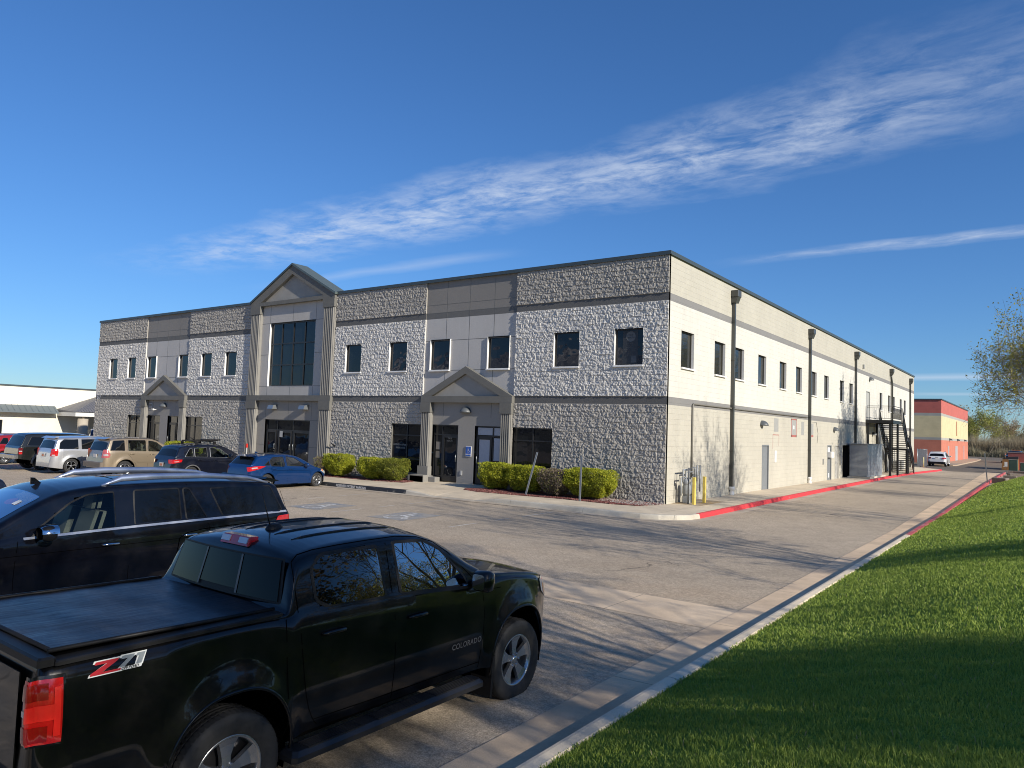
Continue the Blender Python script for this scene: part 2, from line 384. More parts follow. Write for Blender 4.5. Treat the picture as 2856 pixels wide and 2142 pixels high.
# walk around the building
def ramp_dip(x, y):
    a_ = min(max((x + 9.3) / 1.3, 0), 1) * min(max((-4.9 - x) / 1.0, 0), 1)
    return 0.142 * a_ * min(max((-2.3 - y) / 1.3, 0), 1)
def walkz(x, y):
    e = min(max((y + 2.2) / 2.2, 0), 1) * min(max((x + 14.5) / 1.5, 0), 1) * min(max((-5.5 - x) / 1.5, 0), 1)
    return wz(x) - ramp_dip(x, y) + 0.10 * e
xs = list(np.arange(-62, -2.99, 0.5)); ys = [-3.52, -3.1, -2.7, -2.3, -1.8, -1.2, -0.6, 0.0, 0.4]
b = MB(); b.grid([[(x, y, walkz(x, y)) for x in xs] for y in ys], sm=False)
edge = [(-3, -3.65), (0.1, -3.65), (0.8, -3.6), (1.35, -3.42), (1.8, -3.05), (2.05, -2.6), (2.13, -2.0), (2.08, 1), (1.98, 6), (1.88, 15), (1.8, 25), (1.72, 35), (1.9, 45), (2.35, 52.6), (2.7, 58.0), (2.55, 58.9), (1.8, 59.4), (0.3, 62.5)]
inner = [(x - (0.13 if i > 4 else 0.06 * (i > 1)), y + (0.13 if i < 5 else 0)) for i, (x, y) in enumerate(edge)]
poly = [(-3, 0.4), *inner, (-0.2, 62.5), (-0.2, 0.4)]
b.add([(x, y, 0.0) for x, y in poly], [tuple(range(len(poly)))])
tag(b.build('walk', CON), kind='structure')
# curb of the walk
cp = [(x, -3.65) for x in np.arange(-62, -3.01, 0.5)] + edge
b = MB(); rows = []
for i, (x, y) in enumerate(cp):
    a0 = Vector(cp[max(i - 1, 0)]); a1 = Vector(cp[min(i + 1, len(cp) - 1)]); t = (a1 - a0).normalized(); nr = Vector((t.y, -t.x))
    zt = wz(x) - ramp_dip(x, -3.6) if x < -3 else 0.0; zb = gz(x, y) - 0.02
    P = lambda d, z: (x + nr.x * d, y + nr.y * d, z)
    rows.append([P(0.03, zb), P(0.012, min(zb + .1, zt)), P(0.0, max(zt - 0.022, zb)), P(-0.02, zt + 0.002), P(-0.14, zt + 0.004)])
ired = [i for i, q in enumerate(cp) if q[1] > -2.1 and q[0] > 0][0]
iblk = [i for i, q in enumerate(cp) if q[0] > -15.2][0]; iblk2 = [i for i, q in enumerate(cp) if q[0] > -9.9][0]
for s_, e_, mi in ((0, iblk, 0), (iblk, iblk2, 2), (iblk2, ired, 0), (ired, len(cp) - 1, 1)):
    b.grid(rows[s_:e_ + 1], mi=mi, sm=False, flip=True)
wc = tag(b.build('walk_curb', [CURB, RED, BLK]), kind='structure')
# lettering on the black part of the curb
V, F = text_mesh('RESERVED PATIENT PARKING', 0.15, bold=0.003)
t = MB(); t.add([(-12.75 + x * 0.95, -3.678, wz(-12.7) - 0.085 + z) for x, z, _ in V], F)
t.build('curb_lettering', mat('curb_lettering_white', (.72, .72, .70), 0.7, world=True), wc)
# apron of gutter pan along the walk
b = MB(); rows = [[], []]
for i, (x, y) in enumerate(cp):
    a0 = Vector(cp[max(i - 1, 0)]); a1 = Vector(cp[min(i + 1, len(cp) - 1)]); t = (a1 - a0).normalized(); nr = Vector((t.y, -t.x))
    rows[0].append((x + nr.x * 0.02, y + nr.y * 0.02, gz(x, y) + 0.003)); rows[1].append((x + nr.x * 0.45, y + nr.y * 0.45, gz(x, y) + 0.005))
b.grid(rows, sm=False); tag(b.build('walk_gutter', m_concrete('pan_concrete', (.50, .43, .33), joint=[(0, 3.02, 0.9)], stain=0.5)), kind='structure')
# parking paint
PBLUE = m_paint_worn('parking_blue', (.21, .245, .28), (.38, .34, .28), 0.40, 0.70, 0.8)
PWH = m_paint_worn('parking_white', (.78, .78, .75), (.40, .38, .34), 0.40, 0.52, 0.7, 5)
def wheelchair(k, cx_, cy_, put, mi=0):
    """access symbol from strokes; (u, v) in a unit square, v up"""
    def stroke(pts, w):
        for i in range(len(pts) - 1):
            (a, b_), (c, d) = pts[i], pts[i + 1]; L = math.hypot(c - a, d - b_); nx, ny = -(d - b_) / L * w, (c - a) / L * w
            ex, ey = (c - a) / L * w * .5, (d - b_) / L * w * .5
            k.add([put(a + nx - ex, b_ + ny - ey), put(a - nx - ex, b_ - ny - ey), put(c - nx + ex, d - ny + ey), put(c + nx + ex, d + ny + ey)], [(0, 1, 2, 3)], mi)
    stroke([(.46 + .27 * math.cos(t), .30 + .27 * math.sin(t)) for t in [rad(v) for v in range(115, 385, 15)]], .032)
    stroke([(.42, .80), (.44, .47), (.68, .47), (.80, .16), (.90, .20)], .042); stroke([(.43, .65), (.64, .65)], .032)
    k.add([put(.41 + .075 * math.cos(rad(v)), .92 + .075 * math.sin(rad(v))) for v in range(0, 360, 30)], [tuple(range(12))], mi)
for i, x0 in enumerate((-5.25, -9.1)):
    b = MB(); z = lambda x, y, h: gz(x, y) + h
    b.add([(x, y, z(x, y, .005)) for x, y in ((x0, -9.65), (x0 + 1.5, -9.65), (x0 + 1.5, -7.9), (x0, -7.9))], [(0, 1, 2, 3)])
    wheelchair(b, 0, 0, lambda u, v: (x0 + .12 + u * 1.25, -9.5 + v * 1.4, gz(x0 + .12 + u * 1.25, -9.5 + v * 1.4) + .009), 1)
    tag(b.build('parking_symbol', [PBLUE, PWH]), kind='structure')
b = MB()
for x in (-2.0, -6.9, -10.6):
    for y0, y1 in ((-9.7, -8.4), (-7.6, -6.9), (-6.2, -4.4)):
        b.add([(x, y0, gz(x, y0) + .005), (x + .09, y0, gz(x, y0) + .005), (x + .09, y1, gz(x, y1) + .005), (x, y1, gz(x, y1) + .005)], [(0, 1, 2, 3)])
tag(b.build('parking_line', m_paint_worn('parking_line_worn', (.66, .62, .52), (.45, .41, .35), 0.47, 0.6, 0.8, 2.2)), kind='structure')
# mulch beds
def chips(name, poly, n, z, col, size=(0.015, 0.05), seed=1):
    r = np.random.default_rng(seed); P = np.array(poly); x0, y0 = P.min(0); x1, y1 = P.max(0)
    pts = r.uniform((x0, y0), (x1, y1), (n, 2)); ins = np.zeros(n, bool); j = len(P) - 1
    for i in range(len(P)):
        c = ((P[i, 1] > pts[:, 1]) != (P[j, 1] > pts[:, 1])) & (pts[:, 0] < (P[j, 0] - P[i, 0]) * (pts[:, 1] - P[i, 1]) / (P[j, 1] - P[i, 1] + 1e-12) + P[i, 0])
        ins ^= c; j = i
    pts = pts[ins]; n = len(pts); s = r.uniform(size[0], size[1], (n, 1, 1))
    T = np.array([[1, 0, -.3], [-.5, .87, -.3], [-.5, -.87, -.3], [0, 0, .9]])
    A = r.normal(size=(n, 3, 3)); Q, _ = np.linalg.qr(A); V = np.einsum('nij,kj->nki', Q, T) * s
    V[:, :, 0] += pts[:, 0, None]; V[:, :, 1] += pts[:, 1, None]; V[:, :, 2] += np.array([z(x, y) for x, y in pts])[:, None] + 0.012
    F = (np.arange(n)[:, None, None] * 4 + np.array([[0, 1, 2], [0, 3, 1], [1, 3, 2], [2, 3, 0]])[None]).reshape(-1, 3)
    o = npmesh(name, V.reshape(-1, 3), F, col); tag(o, kind='stuff'); return o
def m_chip():
    m = mat('lava_rock', (.17, .055, .045), 0.95); n = NT(m); g_ = n.n('ShaderNodeNewGeometry')
    cr = n.n('ShaderNodeValToRGB'); e = cr.color_ramp.elements; e[0].color = (.07, .022, .020, 1); e[1].color = (.36, .20, .17, 1); e[1].position = 1.0
    k = e.new(0.72); k.color = (.17, .05, .042, 1)
    n.l(g_.outputs['Random Per Island'], cr.inputs[0]); n.l(cr.outputs[0], n.b.inputs['Base Color']); return m
beds = [[(-8.3, -1.35), (-8.1, -1.72), (-7.2, -2.0), (-5.5, -1.85), (-3.15, -1.66), (-1.2, -1.72), (-0.35, -1.45), (-0.05, -0.5), (-0.02, -0.02), (-6.8, -0.02), (-7.4, -0.9)],
        [(-18.5, -1.2), (-15.2, -1.2), (-13.2, -1.42), (-12.0, -1.3), (-11.9, -0.8), (-12.4, -0.02), (-18.5, -0.02)],
        [(-32.4, -1.5), (-26.3, -1.5), (-26.3, -0.02), (-32.4, -0.02)], [(-44.5, -1.5), (-38.2, -1.5), (-38.2, -0.02), (-44.5, -0.02)]]
for i, P_ in enumerate(beds):
    b = MB(); b.add([(x, y, walkz(x, y) + 0.012) for x, y in P_], [tuple(range(len(P_)))]); tag(b.build('mulch_bed', MUL), kind='structure')
    if i < 2: o = chips('lava_rock', P_, (16000, 9000)[i], walkz, m_chip(), (0.014, 0.042), i + 4)
tag(chips('gravel', [(-2.6, -0.9), (-1.2, -1.3), (-0.3, -1.3), (-0.03, -0.4), (-0.03, -0.02), (-2.8, -0.02)], 2600, walkz, mat('grey_gravel', (.38, .35, .32), .9, var=.3, vscale=30), (0.015, 0.045), 9), kind='stuff')
# ---------------------------------------------------------------- lawn
def bx0(y): return 8.20 + max(0.0, y - 33) * 0.055
def bermz(x, y, np_=False):
    if np_:
        t = np.maximum(x - (8.20 + np.maximum(0, y - 33) * 0.055), 0)
        lump = (vnoise(x * .45, y * .22, 5) - .5) * 0.22 * np.minimum(t / 1.5, 1)
        return 1.12 * (1 - np.exp(-(t / 2.9) ** 1.28)) + 0.03 * np.minimum(t, 30) + lump * .8 - 0.03
    return float(bermz(np.array([x]), np.array([y]), True)[0])
def m_lawn():
    m = mat('lawn_soil', (.035, .07, .014), 0.95, spec=0.2); n = NT(m); P = n.coords(False)
    c = n.mix(n.map(n.noise(P, 0.8, 5, .6), .35, .65), (.20, .31, .04), (.27, .39, .06))
    c = n.mix(n.map(n.noise(P, 28, 4, .7, (1, 1, 1)), .25, .6), (.08, .14, .025), c)
    n.l(c, n.b.inputs['Base Color']); n.bump(n.noise(P, 34, 4, .7), 1.0, 0.03); return m
xs = np.concatenate([np.arange(8.20, 14, 0.16), np.arange(14, 40, 1.5), np.arange(40, 90, 10)]); ys = np.concatenate([np.arange(-60, -30, 3), np.arange(-30, 64, 0.6), np.arange(64, 66, 1)])
X, Y = np.meshgrid(xs, ys); Xs = X + np.maximum(0, Y - 33) * 0.055 * (X < 14); Z = bermz(Xs, Y, True)
nv = len(xs); V = np.stack([Xs, Y, Z], -1).reshape(-1, 3)
I = (np.arange(len(ys) - 1)[:, None] * nv + np.arange(nv - 1)[None]).ravel(); F = np.stack([I, I + 1, I + nv + 1, I + nv], 1)
tag(npmesh('lawn', V, F, m_lawn(), smooth=True), kind='structure')
def m_blade():
    m = mat('grass_blade', (.05, .12, .015), 0.55, spec=0.35); n = NT(m); g_ = n.n('ShaderNodeNewGeometry'); P = n.coords(False)
    cr = n.n('ShaderNodeValToRGB'); e = cr.color_ramp.elements; e[0].color = (.18, .27, .04, 1); e[1].color = (.58, .62, .16, 1); k = e.new(.5); k.color = (.36, .45, .08, 1)
    k = e.new(.985); k.color = (.22, .33, .07, 1); k = e.new(.99); k.color = (.38, .34, .18, 1); e[-1].color = (.38, .34, .18, 1)
    n.l(g_.outputs['Random Per Island'], cr.inputs[0])
    c = n.mix(n.map(n.noise(P, 1.1, 4, .6), .35, .68, 0, .45), cr.outputs[0], (.40, .48, .10)); n.l(c, n.b.inputs['Base Color'])
    tr = n.n('ShaderNodeBsdfTranslucent'); n.l(c, tr.inputs[0]); mx = n.n('ShaderNodeMixShader'); mx.inputs[0].default_value = .45
    o = [q for q in n.t.nodes if q.type == 'OUTPUT_MATERIAL'][0]; n.l(n.b.outputs[0], mx.inputs[1]); n.l(tr.outputs[0], mx.inputs[2]); n.l(mx.outputs[0], o.inputs[0]); return m
def blades():
    r = np.random.default_rng(3); PX = []
    for d0, d1, dens, hs, ws in ((1.5, 5.5, 6200, .040, .0030), (5.5, 9, 3000, .040, .0045), (9, 16, 1300, .040, .007), (16, 32, 380, .042, .013), (32, 70, 80, .045, .026)):
        x0, x1, y0, y1 = 8.1, 8.1 + min(d1, 5.5) + 3, -25.1 - 1, -25.1 + d1
        n = int((x1 - x0) * (y1 - y0) * dens); x = r.uniform(x0, x1, n); y = r.uniform(y0, y1, n); d = np.hypot(x - 11.39, y + 25.1)
        # keep what the lens could see, with a margin for a step to the side
        az = np.arctan2(-(x - 11.39), y + 25.1)
        k = (d >= d0) & (d < d1) & (az > -0.10) & (az < 1.35) & (x > 8.2 + np.maximum(0, y - 33) * .055)
        x, y = x[k], y[k]; n = len(x)
        hm = 0.65 + 0.55 * vnoise(x * 7, y * 7, 8) + .25 * vnoise(x * 1.3, y * 1.3, 4); PX.append(np.stack([x, y, r.uniform(.6, 1.25, n) * hs * hm, r.uniform(.7, 1.3, n) * ws], 1))
    A = np.concatenate(PX); n = len(A); x, y, h, w = A.T; z = bermz(x, y, True) - .004
    th = r.uniform(0, 2 * np.pi, n); lean = r.uniform(.1, .75, n) * h; la = r.uniform(0, 2 * np.pi, n)
    dx, dy = np.cos(th) * w, np.sin(th) * w; lx, ly = np.cos(la) * lean, np.sin(la) * lean
    V = np.empty((n, 5, 3)); V[:, 0] = np.stack([x - dx, y - dy, z], 1); V[:, 1] = np.stack([x + dx, y + dy, z], 1)
    V[:, 2] = np.stack([x + dx * .8 + lx * .35, y + dy * .8 + ly * .35, z + h * .6], 1); V[:, 3] = np.stack([x - dx * .8 + lx * .35, y - dy * .8 + ly * .35, z + h * .6], 1)
    V[:, 4] = np.stack([x + lx, y + ly, z + h], 1); b_ = np.arange(n)[:, None] * 5
    F = np.concatenate([b_ + [0, 1, 2], b_ + [0, 2, 3], b_ + [3, 2, 4]]); print('blades', n)
    tag(npmesh('grass', V.reshape(-1, 3), F, m_blade()), kind='stuff')
blades()
# far side: walk in front of the red building
b = MB(); Pw = [(-0.3, 78.2), (1.75, 78.4), (2.05, 79.4), (2.0, 90), (1.9, 110), (1.4, 128), (0.2, 135.5), (-2.5, 139), (-8, 139), (-8, 126), (-0.3, 126)]
b.prism(Pw, -0.3, -0.01); tag(b.build('far_walk', m_concrete('far_walk_concrete', (.44, .34, .24), stain=.2)), kind='structure')
# mountains behind the camera: seen only as a reflection in the office windows
def ridge():
    m = mat('snowy_mountain', (.5, .5, .5), .9); n = NT(m); P = n.coords(False); z = n.seph(P)[2]
    f = n.map(n.math('ADD', n.math('MULTIPLY', n.noise(P, .012, 8, .7), 420.0), n.math('MULTIPLY', z, .9)), 250, 330)
    n.l(n.mix(f, (.10, .09, .075), (.80, .80, .82)), n.b.inputs['Base Color'])
    r = []
    for j in range(26):
        row = []
        for i in range(150):
            x = -3800 + i * 52.0; u = j / 25.0
            pk = 330 + 190 * float(vnoise(np.array(x / 620.0), np.array(1.5), 2)) + 90 * float(vnoise(np.array(x / 190.0), np.array(4.5), 6))
            zz_ = pk * min(u * 1.25, 1.0) ** 1.25 + (float(vnoise(np.array(x / 110.0), np.array(j * .9), 9)) - .5) * 120 * u * (1 if j < 24 else .4)
            row.append((x, -2600 - u * 1500, max(zz_, -5) - 1.2 - (0 if j else 30)))
        r.append(row)
    b = MB(); b.grid(r, sm=False); tag(b.build('hills', m, fixn=False), kind='structure')
ridge()
# ================================================================== THE OFFICE BUILDING
ZT = 9.28; B1, B1T, B2, B2T = 3.64, 3.94, 7.52, 7.81; BL, BS = 44.59, 60.25
LOW, MID, TOP, BAND = (.42, .395, .35), (.61, .59, .545), (.37, .348, .308), (.135, .132, .125)
def m_painted(name, low, midc, top, band, block=False, plain=False, rough=.75, streak=.0, bumpd=.004, jf=.80):
    """wall paint in storeys (bands by height are real paint), optional block joints"""
    m = mat(name, midc, rough, spec=.3); n = NT(m); P = n.coords(False); q = n.seph(P)
    def cut(z, a, b): return n.mix(n.math('GREATER_THAN', q[2], z), a, b)
    c = cut(B1, low, band); c = cut(B1T, c, midc)
    if not plain: c = cut(B2, c, band); c = cut(B2T, c, top)
    f = n.math('MULTIPLY', n.map(n.noise(P, .35, 6, .62), .3, .7, .94, 1.05), n.map(n.noise(P, 24, 4, .6), .3, .7, .95, 1.05))
    h = n.noise(P, 70, 4, .65)
    if streak:
        st = n.map(n.noise(P, 1.6, 6, .7, (1, 1, .14)), .45, .78, 0, streak); c = n.mix(st, c, (.26, .245, .215))
    if block:   # smooth painted block: 203 mm courses, 406 mm units
        cz = n.math('DIVIDE', n.math('ADD', q[2], 4.0), .2032); row = n.math('FLOOR', cz)
        jz = n.math('LESS_THAN', n.math('FRACT', cz), .045)
        cu_ = n.math('DIVIDE', n.math('ADD', n.math('ADD', q[1], q[0]), n.math('MULTIPLY', n.math('FRACT', n.math('MULTIPLY', row, .5)), .4064)), .4064)
        ju = n.math('LESS_THAN', n.math('FRACT', cu_), .022)
        wn_ = n.map(n.noise(P, 1.7, 5, .7), .30, .60, .15, 1.0)
        j = n.math('MULTIPLY', n.math('MAXIMUM', jz, n.math('MULTIPLY', ju, .6)), wn_)
        f = n.math('MULTIPLY', f, n.math('SUBTRACT', 1.0, n.math('MULTIPLY', j, 1 - jf)))
        wv = n.n('ShaderNodeTexWhiteNoise', noise_dimensions='2D'); cb = n.n('ShaderNodeCombineXYZ')
        n.l(n.math('FLOOR', cu_), cb.inputs[0]); n.l(row, cb.inputs[1]); n.l(cb.outputs[0], wv.inputs['Vector'])
        f = n.math('MULTIPLY', f, n.map(wv.outputs['Value'], 0, 1, .975, 1.02))
        h = n.math('SUBTRACT', n.math('MULTIPLY', h, .35), j)
    s = n.n('ShaderNodeVectorMath', operation='SCALE'); n.l(c, s.inputs[0]); n.l(f, s.inputs['Scale']); n.l(s.outputs[0], n.b.inputs['Base Color'])
    n.bump(h, .8, bumpd); return m
ROCK = m_painted('split_face_block', LOW, MID, TOP, BAND, bumpd=.012)
SMOOTH = m_painted('smooth_panel_paint', (.30, .285, .258), (.52, .50, .465), (.255, .238, .212), (.15, .148, .14), streak=.12)
PORTP = m_painted('portal_panel_paint', (.30, .28, .245), (.50, .475, .43), (.6, .6, .6), (.15, .148, .14), streak=.12, plain=True)
SIDE = m_painted('side_block_paint', (.50, .475, .395), (.64, .62, .55), (.49, .465, .385), (.235, .23, .22), block=True, streak=.16, jf=.80)
WHITE = mat('white_trim_paint', (.78, .77, .73), .6, var=.06, vscale=9)
FRAME = mat('dark_window_frame', (.018, .018, .018), .35, spec=.5)
FRAME2 = mat('bronze_window_frame', (.045, .042, .036), .4)
GLS = mat('office_glass', (.010, .012, .016), .02, spec=.45)
def wavy(m, sc, d):
    n = NT(m); n.bump(n.noise(n.coords(False), sc, 2, .5), 1.0, d)
wavy(GLS, 1.1, .012)
def m_blind():
    m = mat('blinded_glass', (.06, .058, .045), .03, spec=.8); n = NT(m); P = n.coords(False); q = n.seph(P)
    s = n.map(n.math('SINE', n.math('MULTIPLY', q[1], 75.0)), -.3, .6)
    n.l(n.mix(s, (.012, .013, .012), n.mix(n.map(n.noise(P, .6, 2), .4, .6), (.075, .07, .045), (.03, .035, .035))), n.b.inputs['Base Color'])
    n.bump(n.noise(P, 1.1, 2, .5), 1.0, .006); return m
BLIND = m_blind()
STONE = mat('fluted_trim', (.24, .23, .205), .8, var=.08, vscale=3, bump=.002, bscale=90, world=True)
TRIM = mat('portal_trim', (.155, .15, .132), .8, var=.08, vscale=2.2, bump=.002, bscale=90, world=True)
TYMP = mat('portal_tympanum', (.33, .315, .28), .8, var=.08, vscale=2.0, bump=.002, bscale=90, world=True)
METAL = mat('coping_metal', (.065, .085, .09), .42, metal=.2, spec=.5, var=.06)
ROOFM = mat('portal_roof_metal', (.11, .14, .13), .45, metal=.2, var=.1)
STEEL = mat('lamp_metal', (.34, .36, .36), .38, metal=.7)
LAMPG = mat('lamp_grey', (.10, .11, .115), .45)
GREYD = mat('grey_door_paint', (.20, .215, .225), .55, var=.05)
OFF = empty('office_building', (0, 0, 0), 0, 'two-storey grey and white split-face block office building with gabled entrances', 'building')
def bld(b, name, mats, label=None, par=None):
    o = b.build(name, mats, par or OFF)
    if label: o['label'] = label
    return o
# ---- rock-faced front wall: real relief
def rock_wall(segs, holes):
    Vs, Fs, off = [], [], 0
    for x0, x1 in segs:
        xs = {round(k * .2032 + t, 4) for k in range(int(x0 / .2032) - 2, 2) for t in (0, .011, .036, .066, .1, .134, .166, .192) if x0 < k * .2032 + t < x1} | {round(x0, 4), round(x1, 4)}; zs = set()
        z = -.55
        nc = int((ZT + .55) / .2032) + 2
        for k in range(nc):
            for t in (0, .011, .036, .068, .1, .134, .166, .192): zs.add(round(-.5334 + k * .2032 + t, 4))
        for hx0, hx1, hz0, hz1 in holes:
            if hx1 > x0 and hx0 < x1: xs |= {round(max(hx0, x0), 4), round(min(hx1, x1), 4)}; zs |= {hz0, hz1}
        zs |= {B1, B1T, B2, B2T, B1 - .012, B1T + .012, B2 - .012, B2T + .012}
        xs = np.array(sorted(xs)); zs = np.array(sorted(v for v in zs if v < ZT)); xs = xs[np.concatenate([[True], np.diff(xs) > .002])]
        X, Z = np.meshgrid(xs, zs)
        row = np.floor((Z + .5334) / .2032); tz = (Z + .5334) / .2032 - row
        u = (X + 203.2) / .4064 + .5 * (row % 2); col = np.floor(u); tu = u - col
        ez = np.minimum(tz, 1 - tz) * .2032; eu = np.minimum(tu, 1 - tu) * .4064
        edge = np.clip(ez / .010, .12, 1) * np.clip(eu / .010, .35, 1)
        rb = vnoise(col * 1.0, row * 1.0, 21) ; rb2 = vnoise(col, row, 22); rb3 = vnoise(col, row, 23)
        d = .026 + .008 * rb + (rb2 - .5) * .03 * (tu - .5) + (rb3 - .5) * .016 * (tz - .5) * 2
        d += (vnoise(X / .085 + Z * 3, Z / .08, 3) - .42) * .018 + (vnoise(X / .047, Z / .045 + X * 2, 4) - .5) * .036 + (vnoise(X / .024, Z / .026, 6) - .5) * .014 + (vnoise(X / .27 + 9, Z / .2, 5) - .5) * .004
        d = np.maximum(d, .002) * (edge ** .6)
        sm = ((Z > B1 - .005) & (Z < B1T + .005)) | ((Z > B2 - .005) & (Z < B2T + .005))
        d = np.where(sm, 0.0, d)
        Y = -d
        ny, nx = X.shape; V = np.stack([X, Y, Z], -1).reshape(-1, 3)
        i, j = np.meshgrid(np.arange(ny - 1), np.arange(nx - 1), indexing='ij')
        cxm = (X[:-1, :-1] + X[1:, 1:]) / 2; czm = (Z[:-1, :-1] + Z[1:, 1:]) / 2; keep = np.ones(cxm.shape, bool)
        for hx0, hx1, hz0, hz1 in holes: keep &= ~((cxm > hx0) & (cxm < hx1) & (czm > hz0) & (czm < hz1))
        I = (i * nx + j)[keep]; F = np.stack([I, I + 1, I + nx + 1, I + nx], 1)
        Vs.append(V); Fs.append(F + off); off += len(V)
        # return edges so that no slit shows at the ends
        for e in (0, nx - 1):
            E = np.stack([X[:, e], Y[:, e], Z[:, e]], -1); E2 = E.copy(); E2[:, 1] = .12
            Vs.append(np.concatenate([E, E2])); k = np.arange(ny - 1); Fs.append(np.stack([k, k + 1, k + 1 + ny, k + ny], 1) + off); off += 2 * ny
    return npmesh('front_wall', np.concatenate(Vs), np.concatenate(Fs), ROCK, OFF)
WF = [(-42.78, -41.62), (-40.17, -39.05), (-37.55, -36.40), (-33.62, -32.50), (-31.04, -29.86), (-28.46, -27.26), (-17.72, -16.53), (-14.55, -13.35), (-11.85, -10.66), (-8.47, -7.28), (-5.02, -3.80), (-2.22, -1.00)]
WZ0, WZ1 = 5.14, 6.53
bays = [(-37.8, -32.5), (-25.87, -18.58), (-12.22, -6.97)]
segs = [(-BL, bays[0][0]), (bays[0][1], bays[1][0]), (bays[1][1], bays[2][0]), (bays[2][1], 0.0)]
STORE = [(-39.73, -37.8, .35, 2.62), (-32.5, -30.5, .35, 2.62), (-14.16, -12.22, .35, 2.62), (-6.97, -4.96, .35, 2.62)]
rock_wall(segs, [(a, b, WZ0, WZ1) for a, b in WF] + STORE)
# ---- smooth bays
YB = .035
def wall_with_holes(b, x0, x1, z0, z1, y, holes, mi=0, ax='x'):
    """flat wall in the plane y (or x = y for ax 'y') with rectangular openings"""
    xs = sorted({x0, x1} | {v for h in holes for v in h[:2] if x0 < v < x1}); zs = sorted({z0, z1} | {v for h in holes for v in h[2:] if z0 < v < z1})
    for i in range(len(xs) - 1):
        for j in range(len(zs) - 1):
            mx_, mz = (xs[i] + xs[i + 1]) / 2, (zs[j] + zs[j + 1]) / 2
            if any(h[0] < mx_ < h[1] and h[2] < mz < h[3] for h in holes): continue
            q = [(xs[i], zs[j]), (xs[i + 1], zs[j]), (xs[i + 1], zs[j + 1]), (xs[i], zs[j + 1])]
            b.add([(p_, y, r_) if ax == 'x' else (y, p_, r_) for p_, r_ in q], [(0, 1, 2, 3)], mi)
def joint(b, x0, z0, x1, z1, y, w=.022, mi=1):
    if abs(x1 - x0) < 1e-6: b.box(x0 - w / 2, y - .003, z0, x0 + w / 2, y + .02, z1, mi)
    else: b.box(x0, y - .003, z0 - w / 2, x1, y + .02, z0 + w / 2, mi)
JOINT = mat('panel_joint', (.15, .15, .14), .9)
wl = [(a, b_, WZ0, WZ1) for a, b_ in WF]
for c0, c1, mirror in ((-12.22, -6.97, 0), (-37.8, -32.5, 1)):
    sb = MB(); sx = c0; wall_with_holes(sb, c0, c1, -.4, ZT, YB, wl + [(sx + .66, sx + 2.2, .05, 2.63), (sx + 3.16, sx + 4.6, .05, 2.63)])
    c = (c0 + c1) / 2
    for x in (c0 + 1.27, c, c1 - 1.22):
        joint(sb, x, WZ1, x, ZT, YB); joint(sb, x, 3.0, x, WZ0, YB) if x != c else joint(sb, x, 5.3, x, WZ1, YB)
    for z in (B2 + .02, B2T - .02, 8.17, 6.49, 5.11): joint(sb, c0, z, c1, z, YB)
    bld(sb, 'bay_wall', [SMOOTH, JOINT])
# big portal recess wall
PB0, PB1 = -25.87, -18.58; sb = MB()
wall_with_holes(sb, PB0, PB1, -.4, 9.2, YB, [(-24.26, -20.27, 4.47, 8.03), (-24.26, -20.35, .05, 2.62)])
for x in (-24.26, -22.22, -20.27): joint(sb, x, 8.03, x, 9.1, YB); joint(sb, x, 3.9, x, 4.47, YB); joint(sb, x, 2.62, x, 3.7, YB)
for z, xa, xb in ((8.03, PB0, -24.26), (8.03, -20.27, PB1), (6.25, PB0, -24.26), (6.25, -20.27, PB1), (4.47, PB0, -24.26), (4.47, -20.27, PB1), (2.62, PB0, -24.26), (2.62, -20.35, PB1), (1.2, PB0, -24.26), (1.2, -20.35, PB1)): joint(sb, xa, z, xb, z, YB)
bld(sb, 'bay_wall', [PORTP, JOINT])
# ---- side, back, west walls + roof
SW = [(1.20, 2.42), (4.66, 5.88), (7.10, 8.31), (10.37, 11.57), (13.84, 15.02), (16.89, 18.05), (20.14, 21.30), (23.16, 24.30), (27.38, 28.52), (30.23, 31.40), (41.49, 42.66), (45.39, 46.5), (47.70, 48.85), (51.46, 52.62), (53.80, 55.0), (57.25, 58.4)]
SD = [(11.10, 12.16), (24.08, 25.13), (26.05, 27.12)]
b = MB(); wall_with_holes(b, 0, BS, -.4, ZT, 0.0, [(a, c, WZ0, WZ1) for a, c in SW] + [(a, c, .0, 2.19) for a, c in SD] + [(36.0, 37.4, 4.15, 6.36), (28.3, 30.1, 0, 2.15)], ax='y')
bld(b, 'side_wall', SIDE)
b = MB(); b.add([(0, BS, -.4), (-BL, BS, -.4), (-BL, BS, ZT), (0, BS, ZT)], [(0, 1, 2, 3)]); b.add([(-BL, 0, -.4), (-BL, BS, -.4), (-BL, BS, ZT), (-BL, 0, ZT)], [(0, 1, 2, 3)]); bld(b, 'rear_wall', SIDE)
b = MB(); b.add([(-BL + .1, .3, 8.9), (-.1, .3, 8.9), (-.1, BS - .1, 8.9), (-BL + .1, BS - .1, 8.9)], [(0, 1, 2, 3)]); bld(b, 'roof', mat('roof_membrane', (.45, .45, .43), .8))
b = MB()
for x0, x1 in ((-BL - .06, PB0), (PB1, .07)): b.box(x0, -.075, 9.24, x1, .3, 9.375); b.box(x0, -.085, 9.225, x1, -.07, 9.262)
b.box(-.3, .3, 9.24, .075, BS + .05, 9.375); b.box(.07, -.06, 9.225, .085, BS, 9.262); b.box(-BL - .06, .3, 9.24, -BL + .3, BS, 9.375); b.box(-BL, BS - .25, 9.24, -.3, BS + .05, 9.375)
bld(b, 'coping', METAL)
